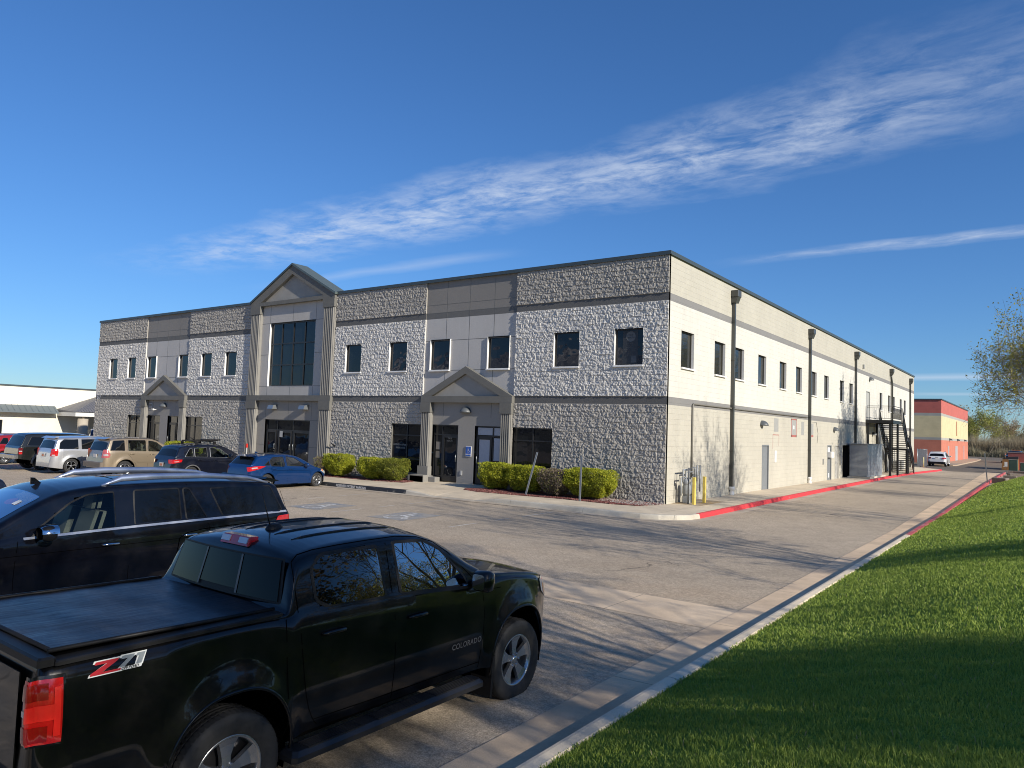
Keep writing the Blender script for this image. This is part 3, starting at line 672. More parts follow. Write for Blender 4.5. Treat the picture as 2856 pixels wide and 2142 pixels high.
# ---- windows
def window(x0, x1, z0, z1, ax='x', cols=1, rows=None, glass=GLS, frame=FRAME, depth=.13, sill=True, y0=-.035, fw=.045, name='window', trim=WHITE, extra=None):
    """reveal + frame = the window; glass and sill are its children. ax 'y': in the side wall (outside is +x)"""
    def Q(a, d, z): return (a, d, z) if ax == 'x' else (-d, a, z)
    f = MB()
    def bx(b_, a0, d0, zz0, a1, d1, zz1, mi=0):
        p_, q_ = Q(a0, d0, zz0), Q(a1, d1, zz1); b_.box(*p_, *q_, mi)
    yg = depth - .03
    bx(f, x0, yg - .03, z0, x0 + fw, yg + .03, z1); bx(f, x1 - fw, yg - .03, z0, x1, yg + .03, z1)
    bx(f, x0 + fw, yg - .03, z0, x1 - fw, yg + .03, z0 + fw); bx(f, x0 + fw, yg - .03, z1 - fw, x1 - fw, yg + .03, z1)
    for k in range(1, cols): xm = x0 + (x1 - x0) * k / cols; bx(f, xm - fw / 2, yg - .045, z0 + fw, xm + fw / 2, yg + .03, z1 - fw)
    for zr in (rows or []): bx(f, x0 + fw, yg - .042, zr - fw / 2, x1 - fw, yg + .028, zr + fw / 2)
    if trim is not None:   # painted reveal
        t_ = .012
        bx(f, x0 - t_, y0, z0 - t_, x0, depth, z1 + t_, 1); bx(f, x1, y0, z0 - t_, x1 + t_, depth, z1 + t_, 1); bx(f, x0, y0, z1, x1, depth, z1 + t_, 2); bx(f, x0, y0, z0 - t_, x1, depth, z0, 1)
    w = bld(f, name, [frame, trim or frame, frame])
    g_ = MB(); p_, q_ = Q(x0 + fw * .5, yg, z0), Q(x1 - fw * .5, yg + .006, z1); g_.box(*p_, *q_); bld(g_, 'glass', glass, par=w)
    if sill:
        s_ = MB(); p_, q_ = Q(x0 - .03, -.085, z0 - .072), Q(x1 + .03, depth - .03, z0 - .012); s_.cbox(min(p_[0], q_[0]), min(p_[1], q_[1]), p_[2], max(p_[0], q_[0]), max(p_[1], q_[1]), q_[2], .006); bld(s_, 'sill', WHITE, par=w)
    return w
wins = [window(a, c, WZ0, WZ1) for a, c in WF]
for a, c in SW: window(a, c, WZ0, WZ1, ax='y', glass=BLIND, frame=FRAME2, y0=0.0, depth=.16)
for i, h in enumerate(STORE): window(h[0], h[1], h[2], h[3], cols=2, rows=[2.08, .98], sill=False, fw=.05, trim=TRIM, y0=-.01)
BW = window(-24.26, -20.27, 4.47, 8.03, cols=4, rows=[5.66, 6.85], sill=False, fw=.075, trim=WHITE, y0=YB - .01, depth=.2)
# posters and lettering inside windows
def poster(par, x0, z0, x1, z1, y, col, name='paper_notice'):
    b_ = MB(); b_.box(x0, y, z0, x1, y + .002, z1); return bld(b_, name, col, par=par)
POSTD = mat('window_poster', (.035, .04, .045), .5); PAPER = mat('paper_notice', (.42, .42, .40), .8); PALE = mat('poster_print', (.15, .155, .155), .8)
yw = .094
poster(wins[11], -1.92, 5.2, -1.28, 6.46, yw, POSTD, 'poster')
def words(par, lines, cx_, zc, size, y, m, lead=1.35, name='lettering', **k):
    t_ = MB()
    for i, s_ in enumerate(lines):
        V, F = text_mesh(s_, size, **k); t_.add([(cx_ + a, y, zc - i * size * lead + c) for a, c, _ in V], F)
    return bld(t_, name, m, par=par)
d = MB(); d.add([(-1.58 + .2 * math.cos(rad(t)), yw - .004, 6.24 + .2 * math.sin(rad(t))) for t in range(0, 360, 15)], [tuple(range(24))]); bld(d, 'logo_disc', PALE, par=wins[11])
words(wins[11], ['TRUE', 'HEALTH'], -1.58, 6.29, .085, yw - .006, POSTD, 1.1, bold=.002)
words(wins[11], ['MEDICAL', 'JOINT PAIN', 'WEIGHT LOSS', 'HORMONE THERAPY', 'PAIN MANAGEMENT', 'STEM CELLS', 'PAIN RELIEF'], -1.6, 5.98, .052, yw - .004, PALE, 1.45)
poster(wins[11], -1.55, 5.24, -1.33, 5.5, yw - .004, mat('grey_note', (.10, .11, .12), .8))
poster(wins[7], -13.95, 5.52, -13.72, 5.82, yw, PALE)
words(wins[7], ['W'], -13.835, 5.68, .2, yw - .004, POSTD, bold=.01)
# ---- fluted pilasters and gables
def pilaster(b, x0, x1, yf, z0, z1, flutes=6, base=True, cap=.46, baseh=.0):
    """shaft of raised flutes between a capital and a base; yf is the front plane"""
    w = x1 - x0; b.box(x0 + .03, yf + .055, z0, x1 - .03, YB, z1, 0)
    nfl = flutes; p_ = (w - .08) / nfl
    for k in range(nfl):
        xa = x0 + .05 + k * p_; b.prism([(xa, yf + .055), (xa + p_ * .18, yf + .004), (xa + p_ * .55, yf + .004), (xa + p_ * .72, yf + .055)], z0, z1, 0)
def gable(b, x0, x1, ze, za, yf, th, yb, mi=0):
    """raking cornice: a bent beam from eave to ridge"""
    c = (x0 + x1) / 2; k = th / math.cos(math.atan2(za - ze, c - x0)); run = th * (c - x0) / (za - ze) * 1.0
    o = [(x0, ze), (c, za), (x1, ze)]; s = (za - ze) / (c - x0)
    i0 = (x0 + .28 / 1, ze); zi = za - k
    xi = (k) / s
    inner = [(x1 - xi, ze), (c, zi), (x0 + xi, ze)]
    b.prism(o[:2] + [inner[1], inner[2]], yf, yb, mi, 'y'); b.prism([o[1], o[2], inner[0], inner[1]], yf, yb, mi, 'y')
    return inner
def small_portal(x0, x1, rc):
    yf = -.20; c = (x0 + x1) / 2
    P_ = empty('entry_portal', (0, 0, 0)); P_.parent = OFF
    b = MB(); inn = gable(b, x0, x1, 3.93, 5.25, yf, .29, YB)
    bld(b, 'gable', TRIM, par=P_)
    b = MB(); b.add([(inn[0][0], -.06, 3.92), (inn[1][0], -.06, inn[1][1]), (inn[2][0], -.06, 3.92)], [(0, 1, 2)]); bld(b, 'tympanum', TYMP, par=P_)
    b = MB(); b.box(x0, yf, 3.64, x1, YB, 3.925); bld(b, 'entablature', TRIM, par=P_)
    for a in (x0, x1 - .62):
        b = MB(); b.box(a - .005, yf - .02, 3.18, a + .605, YB, 3.636, 1); pilaster(b, a, a + .6, yf, .72, 3.176, 5); b.box(a - .02, yf - .03, -.1, a + .62, YB, .716, 0)
        b.box(a - .10, yf - .42, -.15, a + .72, yf - .034, .33, 0) if rc else None
        bld(b, 'pilaster', [STONE, TRIM], par=P_)
    for z0_, z1_ in (): pass
    return P_
for x0, x1, rc in ((-12.16, -6.93, 1), (-37.75, -32.38, 0)):
    P_ = small_portal(x0, x1, rc)
# low plinth blocks by the east entry
b = MB(); b.cbox(-12.4, -.62, -.1, -11.42, YB, .30, .02); b.cbox(-11.44, -.3, -.1, -11.0, YB, .26, .02); b.cbox(-7.62, -.62, -.1, -6.6, YB, .27, .02); bld(b, 'plinth', STONE)
# big portal
yf = -.18; GP = empty('main_portal', (0, 0, 0)); GP.parent = OFF
b = MB(); inn = gable(b, PB0, PB1, 9.24, 11.12, yf, .42, YB + .2); bld(b, 'gable', TRIM, par=GP)
b = MB(); b.add([(inn[0][0], .02, 9.22), (inn[1][0], .02, inn[1][1] + .1), (inn[2][0], .02, 9.22)], [(0, 1, 2)]); bld(b, 'tympanum', TYMP, par=GP)
b = MB(); b.box(PB0, yf, 9.03, PB1, .4, 9.238); bld(b, 'entablature', TRIM, par=GP); b = MB(); b.box(PB0, yf, 3.66, PB1, YB, 3.95); bld(b, 'entablature', TRIM, par=GP)
for a in (PB0, PB1 - .9):
    b = MB(); b.box(a - .005, yf - .02, 8.58, a + .905, YB, 9.026, 1); pilaster(b, a, a + .9, yf, 3.954, 8.576, 6)
    b.box(a - .005, yf - .02, 3.2, a + .905, YB, 3.656, 1); pilaster(b, a, a + .9, yf, .7, 3.196, 6); b.box(a - .03, yf - .04, -.3, a + .93, YB, .696, 0)
    bld(b, 'pilaster', [STONE, TRIM], par=GP)
b = MB(); cx_ = (PB0 + PB1) / 2; e = .07
b.prism([(PB0 - e, 9.22), (cx_, 11.13), (cx_, 11.25), (PB0 - e, 9.34)], yf - .06, .8, 0, 'y'); b.prism([(cx_, 11.13), (PB1 + e, 9.22), (PB1 + e, 9.34), (cx_, 11.25)], yf - .06, .8, 1, 'y')
b.prism([(PB0, 9.3), (cx_, 11.1), (PB1, 9.3)], .6, .75, 0, 'y'); bld(b, 'portal_roof', [METAL, ROOFM], par=GP)
# ---- entrance doors
def storefront(x0, x1, z0, z1, doors, y, zh, extra=(), glass=GLS):
    """aluminium entrance: frame with transom; doors are children with handles"""
    f = MB(); w = .05
    for a in [x0, x1 - w] + [e_ for e_ in extra]: f.box(a, y - .03, z0, a + w, y + .04, z1)
    f.box(x0, y - .032, z1 - w, x1, y + .042, z1); f.box(x0, y - .032, zh, x1, y + .042, zh + w); f.box(x0, y - .028, z0, x1, y + .038, z0 + .03)
    F_ = bld(f, 'entrance', FRAME); g_ = MB(); g_.box(x0 + .02, y, z0, x1 - .02, y + .006, z1 - .02); bld(g_, 'glass', glass, par=F_)
    for a, c, side in doors:
        d_ = MB(); s = .1; z1_ = zh - .005
        d_.box(a, y - .05, z0 + .02, a + s, y - .012, z1_); d_.box(c - s, y - .05, z0 + .02, c, y - .012, z1_); d_.box(a + s, y - .048, z0 + .02, c - s, y - .014, z0 + .26); d_.box(a + s, y - .048, z1_ - .1, c - s, y - .014, z1_)
        D = bld(d_, 'door', FRAME, par=F_); hx = (a + .07) if side < 0 else (c - .07)
        h_ = MB(); h_.tube([(hx, y - .052, 1.0), (hx, y - .11, 1.0), (hx, y - .11, 1.3), (hx, y - .052, 1.3)], .013); D2 = h_.build('handle', STEEL, D)
    return F_
E1 = storefront(-11.56, -10.02, .09, 2.63, [(-11.0, -10.07, 1)], .16, 2.16, (-11.05,))
E2 = storefront(-9.06, -7.62, .09, 2.63, [(-9.0, -8.16, -1)], .16, 2.16, (-8.13,))
E3 = storefront(-24.26, -20.35, -.08, 2.62, [(-24.2, -23.3, 1), (-23.1, -21.95, 1), (-21.8, -20.42, -1)], .16, 2.02, (-23.25, -21.9))
E4 = storefront(-37.14, -35.6, -.1, 2.63, [(-36.5, -35.65, 1)], .16, 2.16, (-36.6,)); E5 = storefront(-34.64, -33.2, -.1, 2.63, [(-34.6, -33.75, -1)], .16, 2.16, (-33.7,))
FROST = mat('frosted_film', (.40, .43, .48), .35, var=.05); FROST2 = mat('blue_film', (.10, .14, .23), .2)
b = MB(); b.box(-8.88, .152, .38, -8.28, .156, 2.04); b.box(-8.98, .152, 2.24, -8.16, .156, 2.56); b.box(-8.07, .152, 1.15, -7.68, .156, 2.12); b.box(-8.07, .152, 2.24, -7.68, .156, 2.56); bld(b, 'window_film', FROST, par=E2)
b = MB(); b.box(-8.07, .152, .14, -7.68, .156, 1.1); bld(b, 'window_film', FROST2, par=E2)
poster(E1, -11.42, 1.5, -11.16, 1.85, .15, mat('buff_notice', (.22, .20, .17), .8)); poster(E1, -11.42, 1.12, -11.16, 1.42, .15, mat('buff_notice2', (.17, .155, .13), .8)); poster(E3, -22.98, 1.66, -22.72, 2.0, .10, PAPER)
words(E1, ['TRUE', 'HEALTH'], -10.55, 2.02, .1, .10, PALE, 1.1)
SG = mat('glass_lettering', (.20, .21, .21), .6)
f_ = [w for w in OFF.children if w.name.startswith('window')]
words(f_[-3] if len(f_) > 2 else OFF, ['AMERICAN FAMILY', 'INSURANCE'], -13.62, 1.62, .115, .085, SG, 1.3, bold=.002)
words(E4, ['OPEN', '9-5'], -36.05, 1.1, .12, .10, PALE)
# ---- wall lamps
def dome_lamp(x, y, z, ax='x', r=.28, m=LAMPG):
    b_ = MB(); rows = []
    for i in range(9):
        a_ = math.pi * i / 8; row = []
        for j in range(7):
            t = (math.pi / 2) * j / 6; X = r * math.cos(a_) ; D = .32 * math.sin(a_) * math.cos(t) ; Z = .26 * math.sin(a_) * math.sin(t)
            X = r * math.cos(a_); D = .34 * math.sin(a_) * math.cos(t); row.append((x + X, y - D, z + Z) if ax == 'x' else (x + D, y + X, z + Z))
        rows.append(row)
    b_.grid(rows, sm=True); b_.grid([[r_[0], ((x, y, z) if True else 0)] for r_ in rows], sm=False); return bld(b_, 'wall_lamp', m)
dome_lamp(-9.58, YB, 3.20); dome_lamp(-35.1, YB, 3.20)
def box_lamp(x, z):
    b_ = MB(); b_.prism([(YB, z), (-.30, z), (-.24, z + .2), (YB, z + .26)], x - .24, x + .24, 0, 'x'); bld(b_, 'wall_lamp', STEEL)
box_lamp(-23.45, 3.2); box_lamp(-20.75, 3.2)
for y_, z_ in ((11.0, 3.12), (25.8, 3.12), (37.3, 7.25), (38.6, 3.0)): dome_lamp(0, y_, z_, 'y', .25)
b = MB(); b.box(-37.0, 0, 3.0, -36.62, YB, 3.42); [b.box(-36.95, -.012, 3.05 + k * .09, -36.67, 0, 3.1 + k * .09, 1) for k in range(4)]; bld(b, 'wall_vent', [mat('vent_grey', (.45, .46, .46), .6), FRAME])
b = MB(); b.tube([(-36.1, YB, 3.0), (-36.1, -.12, 3.0)], .02); b.tube([(-36.18, -.1, 2.97), (-36.02, -.2, 3.02)], .05); bld(b, 'camera', WHITE)
# address
V, F = text_mesh('517', .34, bold=.012); b = MB(); b.add([(-44.12 + a, -.012, 3.79 + c) for a, c, _ in V], F); bld(b, 'address_number', mat('address_white', (.7, .7, .72), .6))
# red hydrant connection on the wall, pipe stub
b = MB(); b.tube([(-25.3, -.35, -.2), (-25.3, -.35, 1.05)], .018, mi=1); b.cbox(-25.35, -.40, .98, -25.25, -.30, 1.2, .01, 0); bld(b, 'fire_connection', [mat('red_fitting', (.55, .03, .02), .4), mat('standpipe_white', (.5, .5, .48), .6)])
b = MB(); b.tube([(-29.2, -.02, .9), (-29.2, -.3, .9), (-29.2, -.3, .2)], .05); b.tube([(-18.2, -.02, 1.35), (-18.2, -.25, 1.5)], .04); bld(b, 'wall_spout', FRAME)
b = MB(); b.box(-10.06 + .25, YB - .03, .42, -9.7, YB, .62); bld(b, 'outlet_box', mat('outlet_grey', (.45, .45, .43), .6))
# ---- side wall furniture
def side_door(y0, y1, z0, z1, m=GREYD, rx=-.05, handle=True, extra=None):
    b_ = MB(); b_.box(rx - .04, y0 + .05, z0, rx, y1 - .05, z1 - .05); D = bld(b_, 'side_door', m)
    f = MB(); f.box(-.14, y0, z0, .012, y0 + .05, z1); f.box(-.14, y1 - .05, z0, .012, y1, z1); f.box(-.14, y0 + .05, z1 - .05, .012, y1 - .05, z1); bld(f, 'door_frame', m, par=D)
    if handle: h = MB(); h.tube([(rx, y0 + .13, z0 + 1.0), (rx + .06, y0 + .13, z0 + 1.0), (rx + .06, y0 + .24, z0 + 1.0)], .012); h.box(rx, y0 + .1, z0 + .92, rx + .01, y0 + .16, z0 + 1.15); bld(h, 'handle', STEEL, par=D)
    return D
side_door(11.10, 12.16, 0, 2.19)
D2 = side_door(24.08, 25.13, 0, 2.19)
b = MB(); b.box(-.049, 24.35, 1.75, -.045, 24.9, 2.05); bld(b, 'door_light', WHITE, par=D2); b = MB(); b.cbox(-.05, 24.3, 1.42, .22, 24.98, 1.78, .02); bld(b, 'air_unit', WHITE, par=D2)
b = MB(); b.box(-.049, 24.5, .15, -.04, 24.75, .42); bld(b, 'pet_flap', WHITE, par=D2)
side_door(26.05, 27.12, 0, 2.19, mat('beige_door_paint', (.42, .41, .37), .6)); side_door(36.0, 37.4, 4.15, 6.36, mat('pale_door_paint', (.40, .40, .37), .6))
b = MB(); b.box(-1.2, 28.3, 0, -1.15, 30.1, 2.15); b.box(-1.2, 28.25, 0, 0, 28.3, 2.15); b.box(-1.2, 30.1, 0, 0, 30.15, 2.15); b.box(-1.2, 28.3, 2.15, 0, 30.1, 2.2); bld(b, 'side_opening', mat('dark_recess', (.02, .02, .02), .9))
def downspout(y, zt, crook=False, foot=True):
    b_ = MB(); X = .06
    b_.cbox(.01, y - .22, zt - .28, .33, y + .22, zt, .01); b_.prism([(.02, zt - .28), (.32, zt - .28), (.22, zt - .55), (.02, zt - .55)], y - .18, y + .18, 0, 'y')
    if crook: b_.tube([(.12, y, zt - .5), (.12, y, zt - .8), (.12, y + .45, zt - 1.25), (.12, y + .45, .1)], .085, 6)
    else: b_.box(X - .05, y - .068, .32 if foot else .05, X + .09, y + .068, zt - .5)
    for z_ in (1.9, 3.8, 5.9, 7.6):
        if not crook: b_.box(X - .06, y - .09, z_, X + .10, y + .09, z_ + .035)
    D = bld(b_, 'downspout', mat('downspout_paint', (.060, .062, .055), .35, spec=.6))
    if foot:
        f = MB(); f.lathe([(.11, 0), (.11, .1), (.085, .14), (.085, .2), (.125, .24), (.125, .36), (.0, .36)], (X + .04, y, 0), n=20); bld(f, 'drain_collar', WHITE, par=D)
downspout(6.68, 9.0); downspout(19.52, 8.95); downspout(31.95, 8.92, foot=False); downspout(46.2, 8.9, True, False); downspout(57.2, 8.88, foot=False)
b = MB(); b.tube([(.05, 2.32, .9), (.05, 2.32, 3.72), (.05, 2.4, 3.78), (.05, 19.1, 3.78)], .035, 8); bld(b, 'gas_pipe', mat('pipe_paint', (.20, .19, .16), .5))
PATCH = mat('patch_primer', (.33, .33, .31), .8, var=.08); REDP = mat('old_red_paint', (.38, .13, .11), .8, var=.1)
def wpatch(y0, z0, y1, z1, m=PATCH, t=.004): b_ = MB(); b_.box(0, y0, z0, t, y1, z1); return b_
for a in ((13.0, 2.86, 13.72, 3.55), (18.05, 2.75, 18.62, 3.5), (20.2, 2.8, 20.65, 3.45)): bld(wpatch(*a), 'paint_patch', PATCH)
b = MB(); y0, z0, y1, z1, w = 16.05, 2.62, 17.1, 3.62, .07
for q in ((y0, z0, y1, z0 + .12), (y0, z1 - w, y1, z1), (y0, z0, y0 + w, z1), (y1 - w, z0, y1, z1)): b.box(0, q[0], q[1], .005, q[2], q[3])
for q in ((12.8, 2.68, 13.85, 2.72), (12.8, 2.0, 12.83, 2.7), (13.82, 2.15, 13.85, 2.7), (20.2, 2.66, 20.65, 2.78)): b.box(0, q[0], q[1], .005, q[2], q[3])
bld(b, 'old_sign_mark', REDP); bld(wpatch(16.12, 2.74, 17.03, 3.55), 'paint_patch', PATCH)
for q in ((16.4, 3.05, 16.62, 3.25), (13.1, 1.3, 13.42, 1.9)): b = MB(); b.box(0.006, q[0], q[1], .014, q[2], q[3]); bld(b, 'small_notice', WHITE)
b = MB(); b.tube([(.01, 20.4, 3.5), (.01, 21.3, 3.55), (.01, 21.7, 2.9), (.01, 21.5, 2.3)], .012, 5); b.tube([(.012, 19.9, 9.2), (.012, 19.75, 7.0), (.012, 19.75, 3.9)], .01, 5); bld(b, 'cable', mat('cable_grey', (.18, .18, .17), .6))
for q in ((22.9, 1.0, .06, 23.05, 1.35), (34.6, 7.95, .12, 34.85, 8.25), (27.35, .9, .1, 27.6, 1.6)): b = MB(); b.box(0, q[0], q[1], q[2], q[3], q[4]); bld(b, 'junction_box', mat('box_grey', (.33, .33, .31), .6))
b = MB()
for y0, y1 in ((47.5, 48.6), (49.6, 50.7)): b.cbox(.05, y0, .05, .45, y1, .85, .02)
b.tube([(.1, 47.9, .85), (.1, 47.9, 1.9)], .03); b.tube([(.1, 49.9, .85), (.1, 49.9, 1.5)], .03); bld(b, 'condenser_unit', mat('unit_grey', (.22, .22, .21), .6))
# ================================================================== OUTSIDE STAIR
BLKM = mat('black_steel', (.012, .0125, .013), .35, spec=.5)
ST = empty('steel_stair', (1.0, 40, 0), 0, 'black steel outside stair climbing to the upper side door', 'staircase')
def sp(b_, name, m=BLKM, par=None):
    b_.v = [(x - 1.0, y - 40, z) for x, y, z in b_.v]; o = b_.build(name, m, par or ST); return o
b = MB(); b.box(0.02, 35.8, 4.10, 1.9, 39.7, 4.15); b.box(1.84, 35.8, 3.9, 1.9, 39.7, 4.098); b.box(.02, 35.8, 3.9, 1.838, 35.86, 4.098); b.box(.02, 39.64, 3.9, 1.838, 39.7, 4.098); sp(b, 'deck')
def flight(ya, za, yb, zb, n, x0=.3, x1=1.95):
    b_ = MB()
    for k in range(n): t = (k + .5) / n; y, z = ya + (yb - ya) * t, za + (zb - za) * t; b_.box(x0 + .04, y - .15, z - .03, x1 - .04, y + .13, z + .025)
    sp(b_, 'tread')
    for x in (x0, x1): b_ = MB(); b_.prism([(ya, za + .06), (yb, zb + .06), (yb, zb - .2), (ya, za - .2)], x - .03, x + .03, 0, 'x'); sp(b_, 'stringer')
flight(39.7, 4.1, 42.1, 2.0, 12); flight(42.95, 2.0, 45.7, .02, 11)
b = MB(); b.box(.3, 42.1, 1.86, 1.95, 42.95, 2.02); sp(b, 'landing')
def rail(pts, bars=.13, solid=False):
    b_ = MB(); H = 1.05
    P_ = [Vector(p) for p in pts]
    b_.tube([p + Vector((0, 0, H)) for p in P_], .024, 6); b_.tube([p + Vector((0, 0, .12)) for p in P_], .016, 6); b_.tube([p + Vector((0, 0, H - .14)) for p in P_], .014, 6)
    for i in range(len(P_) - 1):
        L = (P_[i + 1] - P_[i]).length; n = max(1, int(L / bars))
        for k in range(n + 1):
            p = P_[i].lerp(P_[i + 1], k / n); big = k in (0, n); b_.tube([p + Vector((0, 0, 0 if big else .12)), p + Vector((0, 0, H if big else H - .14))], .022 if big else .009, 5)
    sp(b_, 'railing')
rail([(1.87, 35.83, 4.15), (1.87, 39.7, 4.15)]); rail([(.1, 35.83, 4.15), (1.87, 35.83, 4.15)])
rail([(1.95, 39.7, 4.12), (1.95, 42.1, 2.02), (1.95, 42.95, 2.02), (1.95, 45.7, .04)], .115); rail([(.3, 39.7, 4.12), (.3, 42.1, 2.02), (.3, 42.95, 2.02), (.3, 45.7, .04)])
for x, y, zt in ((1.67, 35.95, 3.9), (1.8, 38.4, 3.9), (.15, 35.95, 3.9), (.15, 39.5, 3.9), (1.88, 42.2, 1.86), (.36, 42.2, 1.86), (1.88, 42.85, 1.86)):
    b = MB(); b.box(x - .07, y - .07, .01, x + .07, y + .07, zt); b.box(x - .14, y - .14, .0, x + .14, y + .14, .025); sp(b, 'post')
# ================================================================== LOCKER SHED
SHM = mat('galvanised_sheet', (.40, .44, .48), .38, metal=.55, var=.12, vscale=2.5); n = NT(SHM); P = n.coords(False)
n.l(n.mix(n.map(n.noise(P, 1.8, 6, .75, (1, 1, .5)), .56, .68), (.42, .46, .50), (.20, .11, .065)), n.b.inputs['Base Color'])
SHG = mat('grey_shed_panel', (.30, .325, .345), .5, var=.05)
S_ = empty('storage_shed', (.8, 33.0, 0), 0, 'grey sheet-metal storage lockers with a rusty corner beside the stair', 'shed')
def shp(b_, name, m): b_.v = [(x - .8, y - 33.0, z) for x, y, z in b_.v]; return b_.build(name, m, S_)
b = MB(); b.box(.18, 29.5, .1, 1.3, 34.9, 2.3); shp(b, 'body', [SHG])
b = MB()
for k in range(5):
    y0 = 29.55 + k * 1.07; b.box(1.302, y0, .14, 1.325, y0 + 1.03, 2.26)
    for z in (.5, 1.9): b.box(1.326, y0 + .45, z, 1.34, y0 + .5, z + .05)
shp(b, 'locker_door', SHM)
b = MB(); b.box(.2, 29.475, .14, .72, 29.498, 2.26); b.box(.74, 29.475, .14, 1.28, 29.498, 2.26); shp(b, 'end_panel', SHG)
b = MB(); b.box(.1, 29.4, 2.302, 1.38, 35.0, 2.34); shp(b, 'roof', SHG)
b = MB(); b.box(.1, 29.3, .0, 1.5, 35.2, .1); shp(b, 'slab', CURB)
# ================================================================== GAS METERS + BOLLARDS
GAS = mat('meter_grey', (.28, .30, .31), .45, var=.08)
G_ = empty('gas_meter', (.35, 1.3, 0), 0, 'grey gas meter cluster with pipes against the side wall near the corner', 'gas meter')
def gp(b_, name, m=GAS): b_.v = [(x - .35, y - 1.3, z) for x, y, z in b_.v]; return b_.build(name, m, G_)
b = MB()
for pth in ([(.5, .95, 0), (.5, .95, 1.32), (.5, 1.55, 1.32), (.5, 1.55, .95)], [(.35, .8, .8), (.35, .8, 1.25), (.35, 1.5, 1.25)], [(.5, 1.75, .8), (.5, 1.75, 1.4), (.5, 2.05, 1.4), (.5, 2.05, .4)], [(.3, 1.2, .5), (.3, 1.2, 1.15), (.3, 1.75, 1.15)], [(.3, .75, .3), (.3, .75, .95), (.3, 1.2, .95)], [(.05, 2.32, 1.0), (.3, 2.32, 1.0), (.3, 1.9, 1.0)]): b.tube(pth, .034, 8)
gp(b, 'pipework')
for y in (1.2, 1.72): b = MB(); b.lathe([(0, .3), (.13, .3), (.16, .36), (.16, .62), (.12, .72), (.06, .78), (0, .78)], (.33, y, 0), n=20); b.cbox(.2, y - .12, .02, .45, y + .12, .3, .03); gp(b, 'meter')
b = MB(); b.lathe([(0, 0), (.1, .0), (.12, .03), (.1, .08), (0, .08)], (.42, .82, .8), 'y', 20); gp(b, 'regulator')
YEL = mat('yellow_bollard_paint', (.78, .60, .13), .5, var=.1, vscale=8)
for i, (x, y, l) in enumerate(((.76, .86, 'yellow square bollard nearest the building corner'), (.76, 1.86, 'yellow square bollard in front of the right-hand gas meter'))):
    b = MB(); b.cbox(-.055, -.055, 0, .055, .055, 1.0, .012); o = b.build('bollard', YEL, loc=(x, y, 0)); tag(o, l, 'bollard', 'yellow bollards guarding the gas meters')
b = MB(); b.add([(.0, .6, .004), (1.1, .6, .004), (1.1, 3.2, .004), (0, 3.2, .004)], [(0, 1, 2, 3)]); tag(b.build('rust_stain', m_paint_worn('rust_stained_concrete', (.38, .24, .09), (.40, .36, .29), .38, .62, .9, 1.6)), kind='structure')
# ================================================================== SIGNS, POSTS
b = MB(); x0, x1, z0, z1 = -9.52, -9.20, 1.27, 1.72
b.cbox(x0, -.0, z0, x1, .03, z1, .01, 0); b.box(x0 + .015, -.003, z0 + .015, x1 - .015, 0.0, z1 - .015, 1)
wheelchair(b, 0, 0, lambda u, v: (x0 + .06 + u * .2, -.006, z0 + .17 + v * .22), 2)
V, F = text_mesh('PARKING', .072, bold=.002); b.add([((x0 + x1) / 2 + a, -.006, z0 + .09 + c) for a, c, _ in V], F, 2)
b.v = [(x + 9.36, y, z - 1.5) for x, y, z in b.v]
o = b.build('parking_sign', [WHITE, mat('sign_blue', (.02, .10, .42), .5), mat('sign_white', (.8, .8, .8), .6)], loc=(-9.36, YB - .035, 1.5), fixn=False); tag(o, 'blue accessible parking sign on the wall between the entry doors', 'sign')
GALV = mat('galvanised_post', (.36, .38, .39), .4, metal=.5, var=.1, vscale=12)
def upost(x, y, z, h, lean, label):
    b_ = MB(); dx, dy = lean
    b_.v = []; sec = [(-.035, 0), (-.035, .025), (.035, .025), (.035, 0), (.028, 0), (.028, .018), (-.028, .018), (-.028, 0)]
    n_ = len(sec); V_ = [(a, c, 0) for a, c in sec] + [(a + dx, c + dy, h) for a, c in sec]
    b_.add(V_, [(i, (i + 1) % n_, n_ + (i + 1) % n_, n_ + i) for i in range(n_)] + [tuple(range(n_, 2 * n_))])
    o_ = b_.build('sign_post', GALV, loc=(x, y, z)); tag(o_, label, 'post')
upost(-5.05, -1.66, 0, 1.68, (.42, .1), 'bare galvanised post leaning to the right in the east flower bed')
upost(-2.54, -1.78, 0, 1.62, (.0, .05), 'bare upright galvanised post in the east flower bed, by the last shrub')
upost(-16.95, -.5, wz(-17), 1.3, (.0, .0), 'short bare galvanised post behind the shrubs beside the main doors')
upost(7.85, 34.5, -.05, 2.05, (-.14, .0), 'bare galvanised post at the lawn curb far down the drive')
b = MB()
PL = mat('placard_white', (.7, .7, .68), .7)
# ================================================================== FAR PROPS
BRK = mat('landscape_block', (.22, .18, .15), .9, var=.25, vscale=8, bump=.01, world=True)
BLKL = ['tan block nearest the leaning post on the lawn curb', 'second tan block along the lawn curb, behind the nearest', 'third tan block up the lawn curb towards the cabinet', 'tan block just before the green cabinet', 'small tan block touching the foot of the green cabinet']
for i, (x, y, w, h) in enumerate(((8.5, 36.5, .9, .3), (8.9, 40.5, .8, .32), (9.1, 45.5, 1.1, .36), (9.3, 50.5, 1.0, .42), (8.6, 55.0, .8, .3))):
    b = MB(); b.cbox(-w / 2, -.3, -.1, w / 2, .3, h, .03); o = b.build('block', BRK, loc=(x, y, max(0, bermz(x, y) * .5))); o.rotation_euler.z = rad(20 * ((i * 7) % 3 - 1)); tag(o, BLKL[i], 'block', 'tan landscape blocks on the lawn curb')
GRN = mat('transformer_green', (.045, .085, .065), .45, var=.06)
